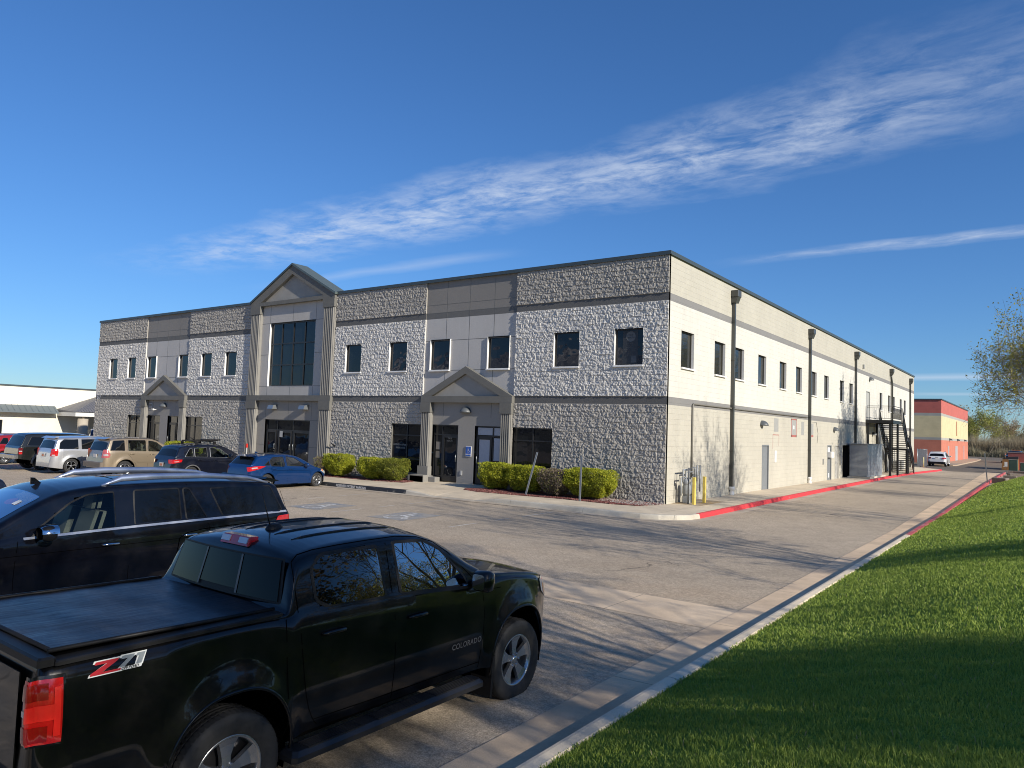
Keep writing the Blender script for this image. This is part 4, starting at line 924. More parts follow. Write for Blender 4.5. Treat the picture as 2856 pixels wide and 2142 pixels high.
for x0, y0, w, h, l in ((7.98, 62, .72, 1.16, 'tall dark green utility cabinet behind the lawn crest'), (8.95, 60.5, 1.9, .92, 'low wide green transformer box right of the tall green cabinet')):
    b = MB(); b.cbox(0, 0, 0, w, .8, h, .02); o = b.build('utility_cabinet', GRN, loc=(x0, y0, 0)); tag(o, l, 'cabinet')
    c = MB(); c.box(-.02, -.02, h + .001, w + .02, .82, h + .03); c.build('cabinet_lid', mat('cabinet_trim', (.30, .33, .29), .5), o)
    c = MB(); c.box(.06, -.012, .1, w / 2 - .01, -.001, h - .1); c.box(w / 2 + .01, -.012, .1, w - .06, -.001, h - .1); c.build('cabinet_door', GRN, o)
b = MB(); b.tube([(0, 0, 0), (0, 0, .8)], .02, mi=1); b.box(-.12, -.02, .5, .12, 0, .95, 0); b.box(-.2, -.02, .45, -.12, 0, .55, 0); tag(b.build('warning_sign', [PL, GALV], loc=(7.78, 61.5, 0)), 'small white placard on a stake beside the green cabinet', 'sign')
RB = m_painted('red_brick', (.44, .13, .10), (.50, .42, .26), (.43, .12, .10), (.30, .29, .26))
b = MB(); b.box(0, 0, 0, 8, .2, 1.85); b.box(0, .2, 0, .2, 5, 1.85); b.box(7.8, .2, 0, 8, 5, 1.85)
E_ = b.build('trash_enclosure', mat('red_block_wall', (.34, .10, .085), .85, var=.12, vscale=3, bump=.004), loc=(7.45, 74, -.1)); tag(E_, 'low red block wall around the trash area beyond the lawn', 'wall')
c = MB(); c.box(-.04, -.04, 1.852, 8.04, .24, 1.93); c.build('wall_cap', mat('wall_cap', (.34, .25, .22), .8), E_)
DM = mat('dumpster_orange', (.34, .16, .05), .6, var=.15, vscale=3)
D_ = MB(); D_.prism([(0, 0), (1.5, 0), (1.5, 1.2), (.1, 1.2)], 0, 1.9, 0, 'y'); D_.box(-.06, .3, .75, 0, 1.6, .95)
D_ = D_.build('dumpster', DM, loc=(6.92, 72.4, -.12)); tag(D_, 'rusty orange dumpster with a black lid at the edge of the drive', 'dumpster'); c = MB(); c.prism([(0, 1.205), (1.52, 1.205), (1.5, 1.5), (.6, 1.42)], -.02, 1.92, 0, 'y'); c.build('lid', mat('dumpster_lid', (.03, .03, .035), .5), D_)
c = MB(); [c.tube([(x, y, 0), (x, y + .05, 0)], .08) for x in (.2, 1.3) for y in (.2, 1.6)]; c.build('caster', FRAME, D_)
# chain-link fence and its bollard at the far corner
F_ = empty('chain_fence', (.2, 63, 0), 0, 'grey slatted chain-link gate panels at the far corner of the office', 'fence')
for i in range(4):
    b = MB(); x = -.25 + i * .28; b.tube([(x, i * .12, 0), (x, i * .12, 1.9)], .035); b.build('post', GALV, F_)
b = MB(); b.box(-.25, .02, .1, .62, .04, 1.82); b.build('slat_panel', mat('fence_slats', (.30, .31, .33), .7, var=.2, vscale=20), F_)
b = MB(); b.tube([(-.25, .0, 1.85), (.62, .36, 1.85)], .02); b.build('top_rail', GALV, F_)
b = MB(); b.tube([(0, 0, 0), (0, 0, 1.05)], .06); o = b.build('bollard', mat('pale_yellow_paint', (.70, .62, .30), .6), loc=(.62, 62.2, 0)); tag(o, 'pale yellow round bollard beside the chain-link gate', 'bollard')
# ================================================================== RED AND YELLOW BUILDING
RBU = empty('brick_building', (-.4, 87.3, 0), 0, 'red and cream painted block building at the end of the drive', 'building')
def rb(b_, name, m, par=None): b_.v = [(x + .4, y - 87.3, z) for x, y, z in b_.v]; return b_.build(name, m, par or RBU)
def m_rb():
    m = mat('red_cream_block', (.4, .12, .1), .85); n = NT(m); P = n.coords(False); q = n.seph(P)
    def cut(z, a, c): return n.mix(n.math('GREATER_THAN', q[2], z), a, c)
    c = cut(2.96, (.54, .19, .12), (.40, .39, .34)); c = cut(3.30, c, (.66, .56, .32)); c = cut(6.18, c, (.40, .39, .34)); c = cut(6.55, c, (.50, .135, .105))
    cz = n.math('FRACT', n.math('DIVIDE', n.math('ADD', q[2], 4.0), .2032)); f = n.math('SUBTRACT', n.map(n.noise(P, 1.2, 5, .6), .3, .7, .9, 1.08), n.math('MULTIPLY', n.math('LESS_THAN', cz, .07), .1))
    s = n.n('ShaderNodeVectorMath', operation='SCALE'); n.l(c, s.inputs[0]); n.l(f, s.inputs['Scale']); n.l(s.outputs[0], n.b.inputs['Base Color']); n.bump(n.noise(P, 20, 4, .6), .6, .01); return m
b = MB(); b.box(-32, 87.3, -.3, -.4, 125.7, 8.3); rb(b, 'wall', m_rb())
b = MB(); b.box(-32.1, 87.2, 8.3, -.3, 125.8, 8.45); rb(b, 'coping', METAL)
for y0, y1 in ((95.3, 96.4), (104.9, 108.0), (117.8, 118.8)):
    b = MB(); b.box(-.42, y0, -.02, -.38, y1, 2.2); b.box(-.379, (y0 + y1) / 2 - .02, 0, -.375, (y0 + y1) / 2 + .02, 2.18, 1); rb(b, 'door', [mat('far_grey_door', (.42, .42, .42), .6), FRAME])
b = MB(); b.box(-.42, 106.2, 3.75, -.38, 107.4, 5.95); rb(b, 'upper_door', mat('brown_door', (.40, .17, .075), .6))
for y in (96.9, 107.6, 119.0): b = MB(); b.prism([(-.4, 3.0), (.0, 3.0), (-.1, 3.2), (-.4, 3.3)], y - .3, y + .3, 0, 'y'); rb(b, 'wall_lamp', LAMPG)
# ================================================================== CREAM BUILDING (far left)
CB = empty('cream_building', (-66, 12, 0), 0, 'long low cream stucco building with grey metal awning at far left', 'building')
def cb(b_, name, m, par=None): b_.v = [(x + 66, y - 12, z) for x, y, z in b_.v]; return b_.build(name, m, par or CB)
CREAM = mat('cream_stucco', (.76, .72, .60), .9, var=.04, vscale=1.5, bump=.003)
b = MB(); wall_with_holes(b, -26, 22, -1, 4.92, -66, [(-1.6, 1.6, -.2, 1.78)], ax='y'); b.add([(-66, 22, -1), (-90, 22, -1), (-90, 22, 4.92), (-66, 22, 4.92)], [(0, 1, 2, 3)]); b.box(-90, -26, 4.7, -66.2, 22, 4.75); b.add([(-66, -26, -1), (-90, -26, -1), (-90, -26, 4.92), (-66, -26, 4.92)], [(0, 1, 2, 3)])
cb(b, 'wall', CREAM); b = MB(); b.box(-90, -26.1, 4.92, -65.9, 22.1, 5.05); cb(b, 'coping', METAL)
b = MB(); b.box(-66.2, -1.6, -.2, -66.12, 1.6, 1.78); cb(b, 'window', GLS)
AW = mat('awning_metal', (.14, .17, .18), .45, metal=.2)
b = MB(); b.prism([(-66, 3.2), (-65.0, 2.6), (-65.0, 2.48), (-66, 2.5)], -14, 5.9, 0, 'y')
for k in range(40): y = -13.8 + k * .5; b.prism([(-66, 3.23), (-64.98, 2.63), (-64.98, 2.6), (-66, 3.2)], y, y + .04, 0, 'y')
cb(b, 'awning', AW)
# carport at its right end: hipped rib-metal roof on round columns
RIB = mat('rib_metal_roof', (.20, .195, .20), .5, metal=.15); n = NT(RIB); P = n.coords(False); n.bump(n.math('SINE', n.math('MULTIPLY', n.seph(P)[1], 26.0)), 1.0, .05)
b = MB(); b.add([(-66, 6.1, 2.95), (-62.0, 6.1, 2.72), (-62.0, 16, 2.72), (-66, 16, 5.2), (-66, 10.4, 4.6)], [(0, 1, 2, 3, 4)])
b.add([(-66, 6.1, 2.95), (-66.0, 6.1, 2.7), (-62.0, 6.1, 2.68), (-62.0, 6.1, 2.72)], [(0, 1, 2, 3)]); cb(b, 'carport_roof', RIB)
b = MB(); b.box(-62.12, 6.1, 2.3, -62.02, 16, 2.66); b.box(-65.9, 6.1, 2.3, -62.13, 6.2, 2.66); cb(b, 'fascia', mat('white_fascia', (.68, .67, .62), .6))
for y in (7.0, 9.9, 13.0): b = MB(); b.tube([(-62.5, y, -.5), (-62.5, y, 2.1)], .45, 20); b.tube([(-62.5, y, 2.1), (-62.5, y, 2.6)], .12, 10); cb(b, 'column', mat('tan_column', (.42, .37, .29), .8))
# ================================================================== VEGETATION
def m_leaf(name, c0, c1, tr=.35, extra=None):
    if name in MATS: return MATS[name]
    m = mat(name, c0, .55, spec=.3); n = NT(m); g_ = n.n('ShaderNodeNewGeometry')
    cr = n.n('ShaderNodeValToRGB'); e = cr.color_ramp.elements; e[0].color = (*c0, 1); e[1].color = (*c1, 1)
    if extra: k = e.new(extra[0]); k.color = (*c1, 1); e[-1].color = (*extra[1], 1); e[-1].position = min(1, extra[0] + .02)
    n.l(g_.outputs['Random Per Island'], cr.inputs[0]); n.l(cr.outputs[0], n.b.inputs['Base Color'])
    t = n.n('ShaderNodeBsdfTranslucent'); n.l(cr.outputs[0], t.inputs[0]); mx_ = n.n('ShaderNodeMixShader'); mx_.inputs[0].default_value = tr
    o = [q for q in n.t.nodes if q.type == 'OUTPUT_MATERIAL'][0]; n.l(n.b.outputs[0], mx_.inputs[1]); n.l(t.outputs[0], mx_.inputs[2]); n.l(mx_.outputs[0], o.inputs[0]); return m
BARK = mat('bark', (.11, .085, .065), .95, var=.3, vscale=9, bump=.02, bscale=22)
TWIG = mat('twig_bark', (.13, .10, .08), .9, var=.2)
def leaf_quads(C, size, r, aspect=.55, droop=None):
    """C (n,3) centres -> one small rhombus leaf each, random facing"""
    n = len(C); A = r.normal(size=(n, 3)); A /= np.linalg.norm(A, axis=1)[:, None]; B = r.normal(size=(n, 3)); B -= A * (A * B).sum(1)[:, None]; B /= np.linalg.norm(B, axis=1)[:, None]
    s = (size * r.uniform(.6, 1.3, n))[:, None]
    V = np.stack([C - A * s, C + B * s * aspect, C + A * s, C - B * s * aspect], 1).reshape(-1, 3)
    return V, np.arange(n * 4).reshape(n, 4)
def grow(seed, height, spread, levels=6, trunk_h=2.0, r0=.17, limbs=5, up=.55, twig_r=.006, first=.42, wig=.16, kids=(2, 3, 3)):
    """recursive branching; returns tube mesh builder + twig tips"""
    R = random.Random(seed); b_ = MB(); tips = []; segs = []
    def br(p, d, L, r_, lv):
        n = 4 if lv < 3 else 3; pts = [p]; q = p.copy(); dd = d.copy()
        for i in range(n):
            dd = (dd + Vector((R.uniform(-1, 1), R.uniform(-1, 1), R.uniform(-.7, 1))) * wig).normalized(); q = q + dd * (L / n); pts.append(q.copy())
        rr = [max(twig_r, r_ * (1 - .45 * i / n)) for i in range(n + 1)]
        b_.tube(pts, rr, (9, 7, 5, 4, 3, 3, 3, 3)[lv], cap=False, sm=lv < 3)
        if lv >= levels: tips.append((pts[-1], dd)); tips.append((pts[-2], dd)); return
        if lv >= levels - 2: tips.append((pts[2], dd))
        k = R.choice(kids) if lv > 0 else limbs
        for i in range(k):
            t = R.uniform(.55, 1) if (lv > 0 and i) else 1.0
            base = pts[0].lerp(pts[-1], t) if t < 1 else pts[-1]
            if t < 1: base = pts[min(n, int(t * n))]
            ax = Vector((R.uniform(-1, 1), R.uniform(-1, 1), R.uniform(-.3, .3))); a_ = R.uniform(.3, .75) if lv > 0 else R.uniform(.45, .95)
            if lv == 0: th = 2 * math.pi * (i + R.uniform(-.3, .3)) / k; nd = Vector((math.cos(th) * math.sin(a_), math.sin(th) * math.sin(a_), math.cos(a_)))
            else: s_ = dd.cross(ax).normalized(); nd = (dd * math.cos(a_) + s_ * math.sin(a_)).normalized(); nd = (nd + Vector((0, 0, (up - .5) * .5))).normalized()
            br(base.copy(), nd, L * R.uniform(.62, .84) if lv > 0 else height * first * R.uniform(.75, 1.05), max(twig_r, rr[-1] * (.72 if i else .82)), lv + 1)
    br(Vector((0, 0, -.3)), Vector((0, 0, 1)), trunk_h + .3, r0, 0)
    return b_, tips
def scale_to(b_, tips, height, radius):
    V = np.array(b_.v); top = np.percentile(V[:, 2], 99.7); rr = np.percentile(np.hypot(V[:, 0], V[:, 1]), 98)
    k = np.array([radius / rr, radius / rr, height / top]); b_.v = [tuple(p) for p in V * k]
    return [(Vector((t[0].x * k[0], t[0].y * k[1], t[0].z * k[2])), t[1]) for t in tips]
def make_tree(seed, height, radius, leaf, nleaf, lsize, label=None, cat='tree', levels=6, loc=(0, 0, 0), spreadl=.16, group=None, name='budding_tree', zlo=0.0, bark=None, **k):
    b_, tips = grow(seed, height, radius, levels, **k); tips = scale_to(b_, tips, height, radius)
    T = empty(name, loc, 0, label, cat, group); b_.build('trunk', bark or BARK, T, fixn=False)
    r = np.random.default_rng(seed); P = np.array([tuple(t[0]) for t in tips])
    if zlo: w = np.clip((P[:, 2] / height - zlo) / (1 - zlo), .06, 1) ** 1.3; w /= w.sum()
    else: w = None
    idx = r.choice(len(P), nleaf, p=w); C = P[idx] + r.normal(size=(nleaf, 3)) * spreadl
    V, F = leaf_quads(C, lsize, r); npmesh('crown', V, F, leaf, T); return T
LEAF_BUD = m_leaf('bud_leaf', (.17, .17, .035), (.46, .42, .09), .45)
LEAF_BUD2 = m_leaf('bud_leaf_olive', (.10, .10, .04), (.22, .20, .08), .4)
vt = make_tree(21, 9.7, 5.0, LEAF_BUD, 14000, .07, 'large budding tree with yellow-green leaves at the right edge beyond the lawn', loc=(12.5, 28.5, 1.1), levels=6, zlo=.12, trunk_h=1.5, r0=.26, limbs=9, twig_r=.009, kids=(3, 3, 4), bark=mat('grey_bark', (.22, .19, .155), .95, var=.3, vscale=9, bump=.02, bscale=22))
t1 = make_tree(5, 8.6, 3.7, LEAF_BUD, 2600, .05, 'slender budding lawn tree whose shadow falls by the drain, right of the frame', loc=(16.3, -9.3, 1.2), levels=6, trunk_h=1.9, r0=.17, twig_r=.010, kids=(3, 3, 3), limbs=7, name='lawn_tree')
def twin(src, loc, rz, label, sc=1.0):
    c = copy_tree(src); c.location = loc; c.rotation_euler.z = rz; c.scale = (sc,) * 3; c['label'] = label; return c
twin(t1, (16.2, 2.6, 1.2), 2.1, 'budding lawn tree level with the gas meters, right of the frame', 1.08)
twin(t1, (15.8, 16.5, 1.2), 4.0, 'thin budding tree up the lawn, between meters and stair, right of frame', .72)
twin(t1, (14.0, 40.0, 1.2), 1.1, 'budding tree beyond the steel stair on the lawn, right of the frame', 1.15)
twin(vt, (17.6, -9.6, 1.3), 2.2, 'leafy budding tree set back on the lawn beside the drain', .36)
twin(vt, (18.6, -19.4, 1.3), 4.4, 'leafy budding tree set back on the lawn beside the camera', .42)
t2 = make_tree(9, 9.2, 4.4, LEAF_BUD, 3600, .05, 'spreading budding tree beside the camera on the lawn, behind the pickup shadows', loc=(16.4, -18.2, 1.2), levels=6, trunk_h=2.0, r0=.2, twig_r=.010, kids=(3, 3, 3), limbs=7, name='lawn_tree', wig=.2)
twin(t2, (14.0, -30.5, 1.2), 2.6, 'spreading budding tree behind the camera, mirrored in the pickup glass', 1.0)
twin(t2, (24.0, -24.5, 1.2), 4.6, 'spreading budding tree farther back on the lawn, mirrored in the black car doors', 1.2)
twin(t2, (22.5, -21.5, 1.6), .9, 'second-row budding tree just behind the camera-side tree', 1.0)
# far trees beyond the drive
WIL = m_leaf('willow_leaf', (.28, .31, .07), (.50, .48, .14), .5); BRN = m_leaf('brown_catkin', (.30, .22, .13), (.48, .38, .22), .4); DOL = m_leaf('dull_olive_leaf', (.18, .17, .07), (.34, .29, .12), .4)
far = [(-9, 188, 11.5, 5.5, BRN, 'bare brown-twigged tree behind the corner of the red building'), (-2.5, 185, 11.0, 6.0, WIL, 'yellow-green willow right beside the red building'), (3.5, 196, 9.0, 5.0, BRN, 'brownish far tree right of the willow'),
       (9.5, 190, 7.5, 5.5, DOL, 'low olive tree in the gap above the parked truck'), (17, 194, 8.2, 6, DOL, 'rounded dull green tree behind the parked truck'), (26, 196, 9, 6.5, WIL, 'far pale green tree at the right edge behind the budding tree')]
ft = {}; PALEB = mat('pale_bark', (.30, .24, .17), .95, var=.2)
for i, (x, y, h, r_, lf, lb) in enumerate(far):
    k = lf.name
    if k in ft and i != 5: c = copy_tree(ft[k]); c.location = (x, y, -.3); c.rotation_euler.z = i * 1.3; s_ = r_ / ft[k]['r']; c.scale = (s_, s_, h / ft[k]['h']); c['label'] = lb
    else:
        c = make_tree(40 + i, h, r_, lf, 9000, .17, lb, loc=(x, y, -.3), levels=6, name='far_tree', spreadl=.42, trunk_h=1.0, r0=.16, twig_r=.02, up=.7, limbs=7, bark=PALEB, group='trees beyond the end of the drive'); ft[k] = c; c['r'] = r_; c['h'] = h
# tree belt well east of the lawn: what the glossy cars mirror
for i, (x, y, k_, lb) in enumerate(((62, -52, 1.5, 'first tall tree of the distant east belt'), (66, -36, 1.7, 'second tree of the distant east belt'), (60, -20, 1.5, 'third tree of the distant east belt'), (68, -6, 1.8, 'fourth tree of the distant east belt'), (62, 9, 1.5, 'fifth tree of the distant east belt'), (66, 24, 1.7, 'sixth tree of the distant east belt'), (61, 41, 1.6, 'seventh tree of the distant east belt'), (30, -62, 1.5, 'tree south of the lawn'), (10, -70, 1.6, 'lone tree south of the parking lot'))):
    src = ft[(WIL, DOL, BRN)[i % 3].name]; c = copy_tree(src); c.location = (x, y, 0); c.rotation_euler.z = i * 1.7; c.scale = (k_ * 1.35, k_ * 1.35, k_); c['label'] = lb + ', behind the camera'; c['group'] = 'trees around the lawn behind the camera'
# dry reeds: a thicket nobody could count
def reeds(name, x0, x1, y0, y1, n, h, cols, seed):
    r = np.random.default_rng(seed); x = r.uniform(x0, x1, n); y = r.uniform(y0, y1, n); hh = h * (.45 + .75 * vnoise(x * .35, y * .3, seed)) * r.uniform(.6, 1.1, n); w = .045
    a_ = r.uniform(0, np.pi, n); l = r.normal(size=(n, 2)) * .22 * hh[:, None]
    V = np.stack([np.stack([x - np.cos(a_) * w, y - np.sin(a_) * w, x * 0 - .3], 1), np.stack([x + np.cos(a_) * w, y + np.sin(a_) * w, x * 0 - .3], 1), np.stack([x + l[:, 0], y + l[:, 1], hh], 1)], 1).reshape(-1, 3)
    tag(npmesh(name, V, np.arange(n * 3).reshape(n, 3), cols), kind='stuff')
reeds('reed_thicket', -24, 60, 168, 176, 42000, 4.6, m_leaf('dry_reed', (.24, .19, .12), (.50, .42, .27), .25), 4)
reeds('dry_grass', -24, 60, 165.5, 168, 16000, 1.9, m_leaf('dry_grass_blade', (.22, .19, .12), (.42, .38, .24), .25), 6)
reeds('shrub_thicket', 2, 60, 176, 184, 22000, 7.0, m_leaf('olive_scrub', (.16, .16, .06), (.32, .29, .12), .3), 8)
b = MB(); b.prism([(-40, 168.5), (80, 168.5), (80, 186), (-40, 186)], -.4, 1.9); tag(b.build('thicket_shade_block', mat('thicket_shade', (.07, .058, .04), 1.0, var=.4, vscale=.8)), kind='stuff')  # dark block within the reeds; its colour stands in for their inner shade
# clipped shrubs
HG = m_leaf('hedge_leaf', (.13, .19, .015), (.60, .58, .05), .35); HB = m_leaf('bare_shrub_twig', (.12, .09, .07), (.26, .21, .15), .2, extra=(.86, (.30, .33, .05)))
HG2 = m_leaf('hedge_leaf_thin', (.09, .13, .015), (.34, .34, .05), .35)
def shrub(x, y, w, d, h, label, leaf=HG, dens=1.0, z0=0.0, round_=.45, sparse=0.0, seed=0, ls=.024):
    T = empty('shrub', (x, y, z0), 0, label, 'shrub', 'clipped shrubs along the front wall'); r = np.random.default_rng(seed + 100)
    n = int(5200 * dens * (w * d + (w + d) * h)); u = r.normal(size=(n, 3)); u /= np.abs(u).max(1)[:, None] ** (1 - round_ * .5) * np.linalg.norm(u, axis=1)[:, None] ** (round_ * .5)
    k = r.uniform(.55 - sparse * .3, 1.0, (n, 1)) ** .35; q = u * k
    bump_ = 1 + .13 * (vnoise(q[:, 0] * 3.1 + seed, q[:, 2] * 3.1 + q[:, 1] * 2, seed) - .5) * 2
    q = q * bump_[:, None]; V0 = np.stack([q[:, 0] * w / 2, q[:, 1] * d / 2, h * .55 + q[:, 2] * h * .47], 1); V0[:, 2] = np.maximum(V0[:, 2], .04 + .08 * r.uniform(size=n))
    taper = .48 + .52 * np.clip(V0[:, 2] / (h * .5), 0, 1) ** .8; V0[:, :2] *= taper[:, None]
    V, F = leaf_quads(V0, ls, r, .6); npmesh('crown', V, F, leaf, T)
    b_ = MB(); R = random.Random(seed)
    for i in range(26 if sparse < .5 else 90):
        th = R.uniform(0, 6.28); e = Vector((math.cos(th) * w * .42 * R.uniform(.2, 1), math.sin(th) * d * .42 * R.uniform(.2, 1), h * R.uniform(.6, .97))); m_ = e * .5 + Vector((R.uniform(-.06, .06), R.uniform(-.06, .06), -.1))
        b_.tube([(R.uniform(-.05, .05), R.uniform(-.05, .05), -.02), m_, e], [.014, .009, .003], 4, cap=False)
    b_.build('stem', TWIG, T, fixn=False)
    c = MB(); c.lathe([(0, h * .18), (.30 * w, h * .22), (.36 * w, h * .5), (.34 * w, h * .78), (0, h * .84)], (0, 0, 0), n=10); o = c.build('shade_core', mat('shrub_shade', (.035, .035, .015), 1.0), T)  # solid core, its dark colour standing in for the shade inside the shrub
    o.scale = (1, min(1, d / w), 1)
    if sparse > .5: bpy.data.objects.remove(o)
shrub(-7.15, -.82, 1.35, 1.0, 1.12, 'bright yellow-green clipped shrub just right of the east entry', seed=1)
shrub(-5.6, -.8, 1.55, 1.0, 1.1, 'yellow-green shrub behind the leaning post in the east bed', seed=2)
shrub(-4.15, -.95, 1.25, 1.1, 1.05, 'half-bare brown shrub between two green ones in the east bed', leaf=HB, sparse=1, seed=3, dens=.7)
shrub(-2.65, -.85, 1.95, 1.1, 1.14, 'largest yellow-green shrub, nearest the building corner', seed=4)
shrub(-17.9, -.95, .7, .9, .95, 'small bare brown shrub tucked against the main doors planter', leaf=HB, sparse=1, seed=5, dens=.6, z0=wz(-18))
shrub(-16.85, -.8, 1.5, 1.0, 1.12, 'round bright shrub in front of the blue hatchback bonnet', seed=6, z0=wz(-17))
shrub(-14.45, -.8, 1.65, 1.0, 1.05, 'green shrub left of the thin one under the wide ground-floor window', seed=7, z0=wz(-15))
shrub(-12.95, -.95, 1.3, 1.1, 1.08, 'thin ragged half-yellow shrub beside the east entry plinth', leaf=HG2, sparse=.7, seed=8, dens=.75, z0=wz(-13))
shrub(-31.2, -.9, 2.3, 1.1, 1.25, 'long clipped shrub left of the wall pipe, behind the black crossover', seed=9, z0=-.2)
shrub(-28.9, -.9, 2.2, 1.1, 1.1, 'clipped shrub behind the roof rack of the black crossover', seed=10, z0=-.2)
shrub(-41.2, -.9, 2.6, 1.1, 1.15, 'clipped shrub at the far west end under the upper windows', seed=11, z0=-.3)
# ================================================================== VEHICLES
def paint(name, col, metal=0.0, rough=.28, ct=1.0):
    m = mat(name, col, rough, metal=metal, spec=.2 * ct, coat=ct); n = NT(m)
    n.b.inputs['Coat Roughness'].default_value = .02
    # a little dust low down and on flat faces
    P = n.coords(); d = n.map(n.noise(P, 3.0, 6, .7), .45, .8, 0, .03)
    n.l(n.mix(d, col, (.25, .22, .18)), n.b.inputs['Base Color']); return m
RUB = mat('tyre_rubber', (.022, .022, .022), .75, var=.3, vscale=12, bump=.002, bscale=50)
PLAST = mat('black_plastic', (.012, .012, .0125), .5, spec=.25, var=.1); DARK = mat('wheel_well', (.003, .003, .003), 1.0, spec=0.0)
CHROME = mat('chrome', (.72, .73, .75), .08, metal=1.0); ALLOY = mat('alloy', (.48, .49, .50), .25, metal=.9); ALLOYD = mat('alloy_dark', (.035, .035, .038), .3, metal=.6)
CLOTH = mat('seat_cloth', (.05, .05, .055), .8); CLOTHT = mat('seat_tan', (.28, .25, .20), .8); LENS = mat('headlamp_lens', (.55, .56, .57), .12, metal=.2, coat=1)
AMB = mat('amber_lens', (.75, .22, .02), .15, coat=1); REDL = mat('tail_red', (.48, .008, .008), .12, coat=1, emit=None); REDD = mat('tail_dark_red', (.10, .004, .004), .15, coat=1)
CLEARL = mat('clear_lens', (.55, .50, .50), .1, coat=1, metal=.3); PLATE = mat('licence_plate', (.62, .60, .56), .5); PLATEO = mat('plate_orange', (.60, .22, .10), .5)
GT = glass_mat('car_glass_clear', (.62, .70, .66)); GD = glass_mat('car_glass_tinted', (.10, .11, .115)); GP_ = mat('car_glass_privacy', (.006, .007, .008), .03, spec=.35)
def chaikin(p, n=2, closed=False):
    p = [np.array(q, float) for q in p]
    for _ in range(n):
        q = [] if closed else [p[0]]
        m_ = len(p) if closed else len(p) - 1
        for i in range(m_):
            a_, c_ = p[i], p[(i + 1) % len(p)]; q += [a_ * .75 + c_ * .25, a_ * .25 + c_ * .75]
        if not closed: q.append(p[-1])
        p = q
    return np.array(p)
def rp(poly, r=.045, n=4):
    """round the corners of a closed outline with a fixed radius"""
    P = [np.array(q, float) for q in poly]; o = []
    for i in range(len(P)):
        a_, b_, c_ = P[i - 1], P[i], P[(i + 1) % len(P)]; u, v = a_ - b_, c_ - b_; lu, lv = np.linalg.norm(u), np.linalg.norm(v); u /= lu; v /= lv
        q = min(r, lu * .45, lv * .45); A_, B_ = b_ + u * q, b_ + v * q
        for t in np.linspace(0, 1, n + 1): o.append(A_ * (1 - t) ** 2 + b_ * 2 * t * (1 - t) + B_ * t * t)
    return np.array(o)
class Car:
    """Body lofted from curves. Local axes: +x forward, +y left, +z up, origin on the ground at the middle.
    top: side silhouette from tail to nose; belt: shoulder line; plan: half width; sill; wheels: (rear x, front x, radius)"""
    def __init__(s, top, belt, plan, sill, axles, wr, arch=None, flare=.02, tumble=.30, crown=.045, rc=.10, waist=.72, tuck=.05, wz=.0, bottom=None, belt_in=.02, sm=2, arh=None, are=2.0):
        T = chaikin(top, sm); k = [0]
        for i in range(1, len(T)):
            if T[i, 0] > T[k[-1], 0] + 1e-4: k.append(i)
        s.T = T[k]; s.belt = chaikin(belt, 2); s.plan = chaikin(plan, 2); s.sill = np.array(sill, float); s.ax = axles; s.wr = wr; s.ar = arch or wr + .05
        s.flare = flare; s.tum = tumble; s.crown = crown; s.rc = rc; s.waist = waist; s.tuck = tuck; s.bin = belt_in; s.wzc = wr
        s.cut = []; s.arh = arh or s.ar; s.are = are
    def zt(s, x): return float(np.interp(x, s.T[:, 0], s.T[:, 1]))
    def zbelt(s, x): return min(float(np.interp(x, s.belt[:, 0], s.belt[:, 1])), s.zt(x) - .012)
    def arcp(s, a, t, k=1.0):
        co, si = math.cos(t), math.sin(t); e = 2 / s.are
        if si < 0: return a + s.ar * k * co, s.wzc + s.ar * k * si
        return a + s.ar * k * math.copysign(abs(co) ** e, co), s.wzc + s.arh * k * abs(si) ** e
    def W(s, x): return float(np.interp(x, s.plan[:, 0], s.plan[:, 1]))
    def zb(s, x):
        z = float(np.interp(x, s.sill[:, 0], s.sill[:, 1]))
        for a in s.ax:
            d = abs(x - a)
            if d < s.ar: z = max(z, s.wzc + s.arh * (1 - (d / s.ar) ** s.are) ** (1 / s.are))
        return z
    def ylow(s, x, z):
        zb_ = s.zbelt(x); w = s.W(x); zw = s.waist * .99 if zb_ > s.waist else zb_ * .8
        if z < zw: f = w - s.tuck * ((zw - z) / max(zw - .2, .1)) ** 2
        else: f = w - s.bin * ((z - zw) / max(zb_ - zw, .05)) ** 2
        if s.flare:
            for a in s.ax:
                r = math.hypot(x - a, (z - s.wzc) * s.ar / s.arh)
                if r > s.ar - .02: f += s.flare * math.exp(-((r - s.ar) / .10) ** 2) * (1 if z > s.wzc * .6 else .4)
        return f
    def y(s, x, z):
        zb_ = s.zbelt(x)
        if z <= zb_: return s.ylow(x, z)
        return s.ylow(x, zb_) - .012 - s.tum * (z - zb_) - .05 * (z - zb_) ** 2
    def section(s, x, n1=9, n2=7, n3=5, n4=6):
        zb0, zbl, zt = s.zb(x), s.zbelt(x), s.zt(x); zb0 = min(zb0, zbl - .01)
        P = [(s.ylow(x, zb0 + (zbl - zb0) * t), zb0 + (zbl - zb0) * t) for t in np.linspace(0, 1, n1)]
        h = zt - zbl; cr = min(s.crown, h * .5); rc = min(s.rc, max(h - cr, .004) * .6); ze = zt - cr - rc
        P += [(s.y(x, z), z) for z in np.linspace(zbl, ze, n2 + 1)[1:]]
        y0 = P[-1][0]; yr = max(y0 - rc * 1.1, y0 * .5)
        for t in np.linspace(0, math.pi / 2, n3 + 1)[1:]: P.append((yr + (y0 - yr) * math.cos(t), ze + rc * math.sin(t)))
        for t in np.linspace(1, 0, n4 + 1)[1:]: P.append((yr * t, zt - cr * t * t))
        return P
    def ztop(s, x, y):
        P = s.section(x); Y = [p[0] for p in P[-12:]][::-1]; Z = [p[1] for p in P[-12:]][::-1]; return float(np.interp(abs(y), Y, Z))
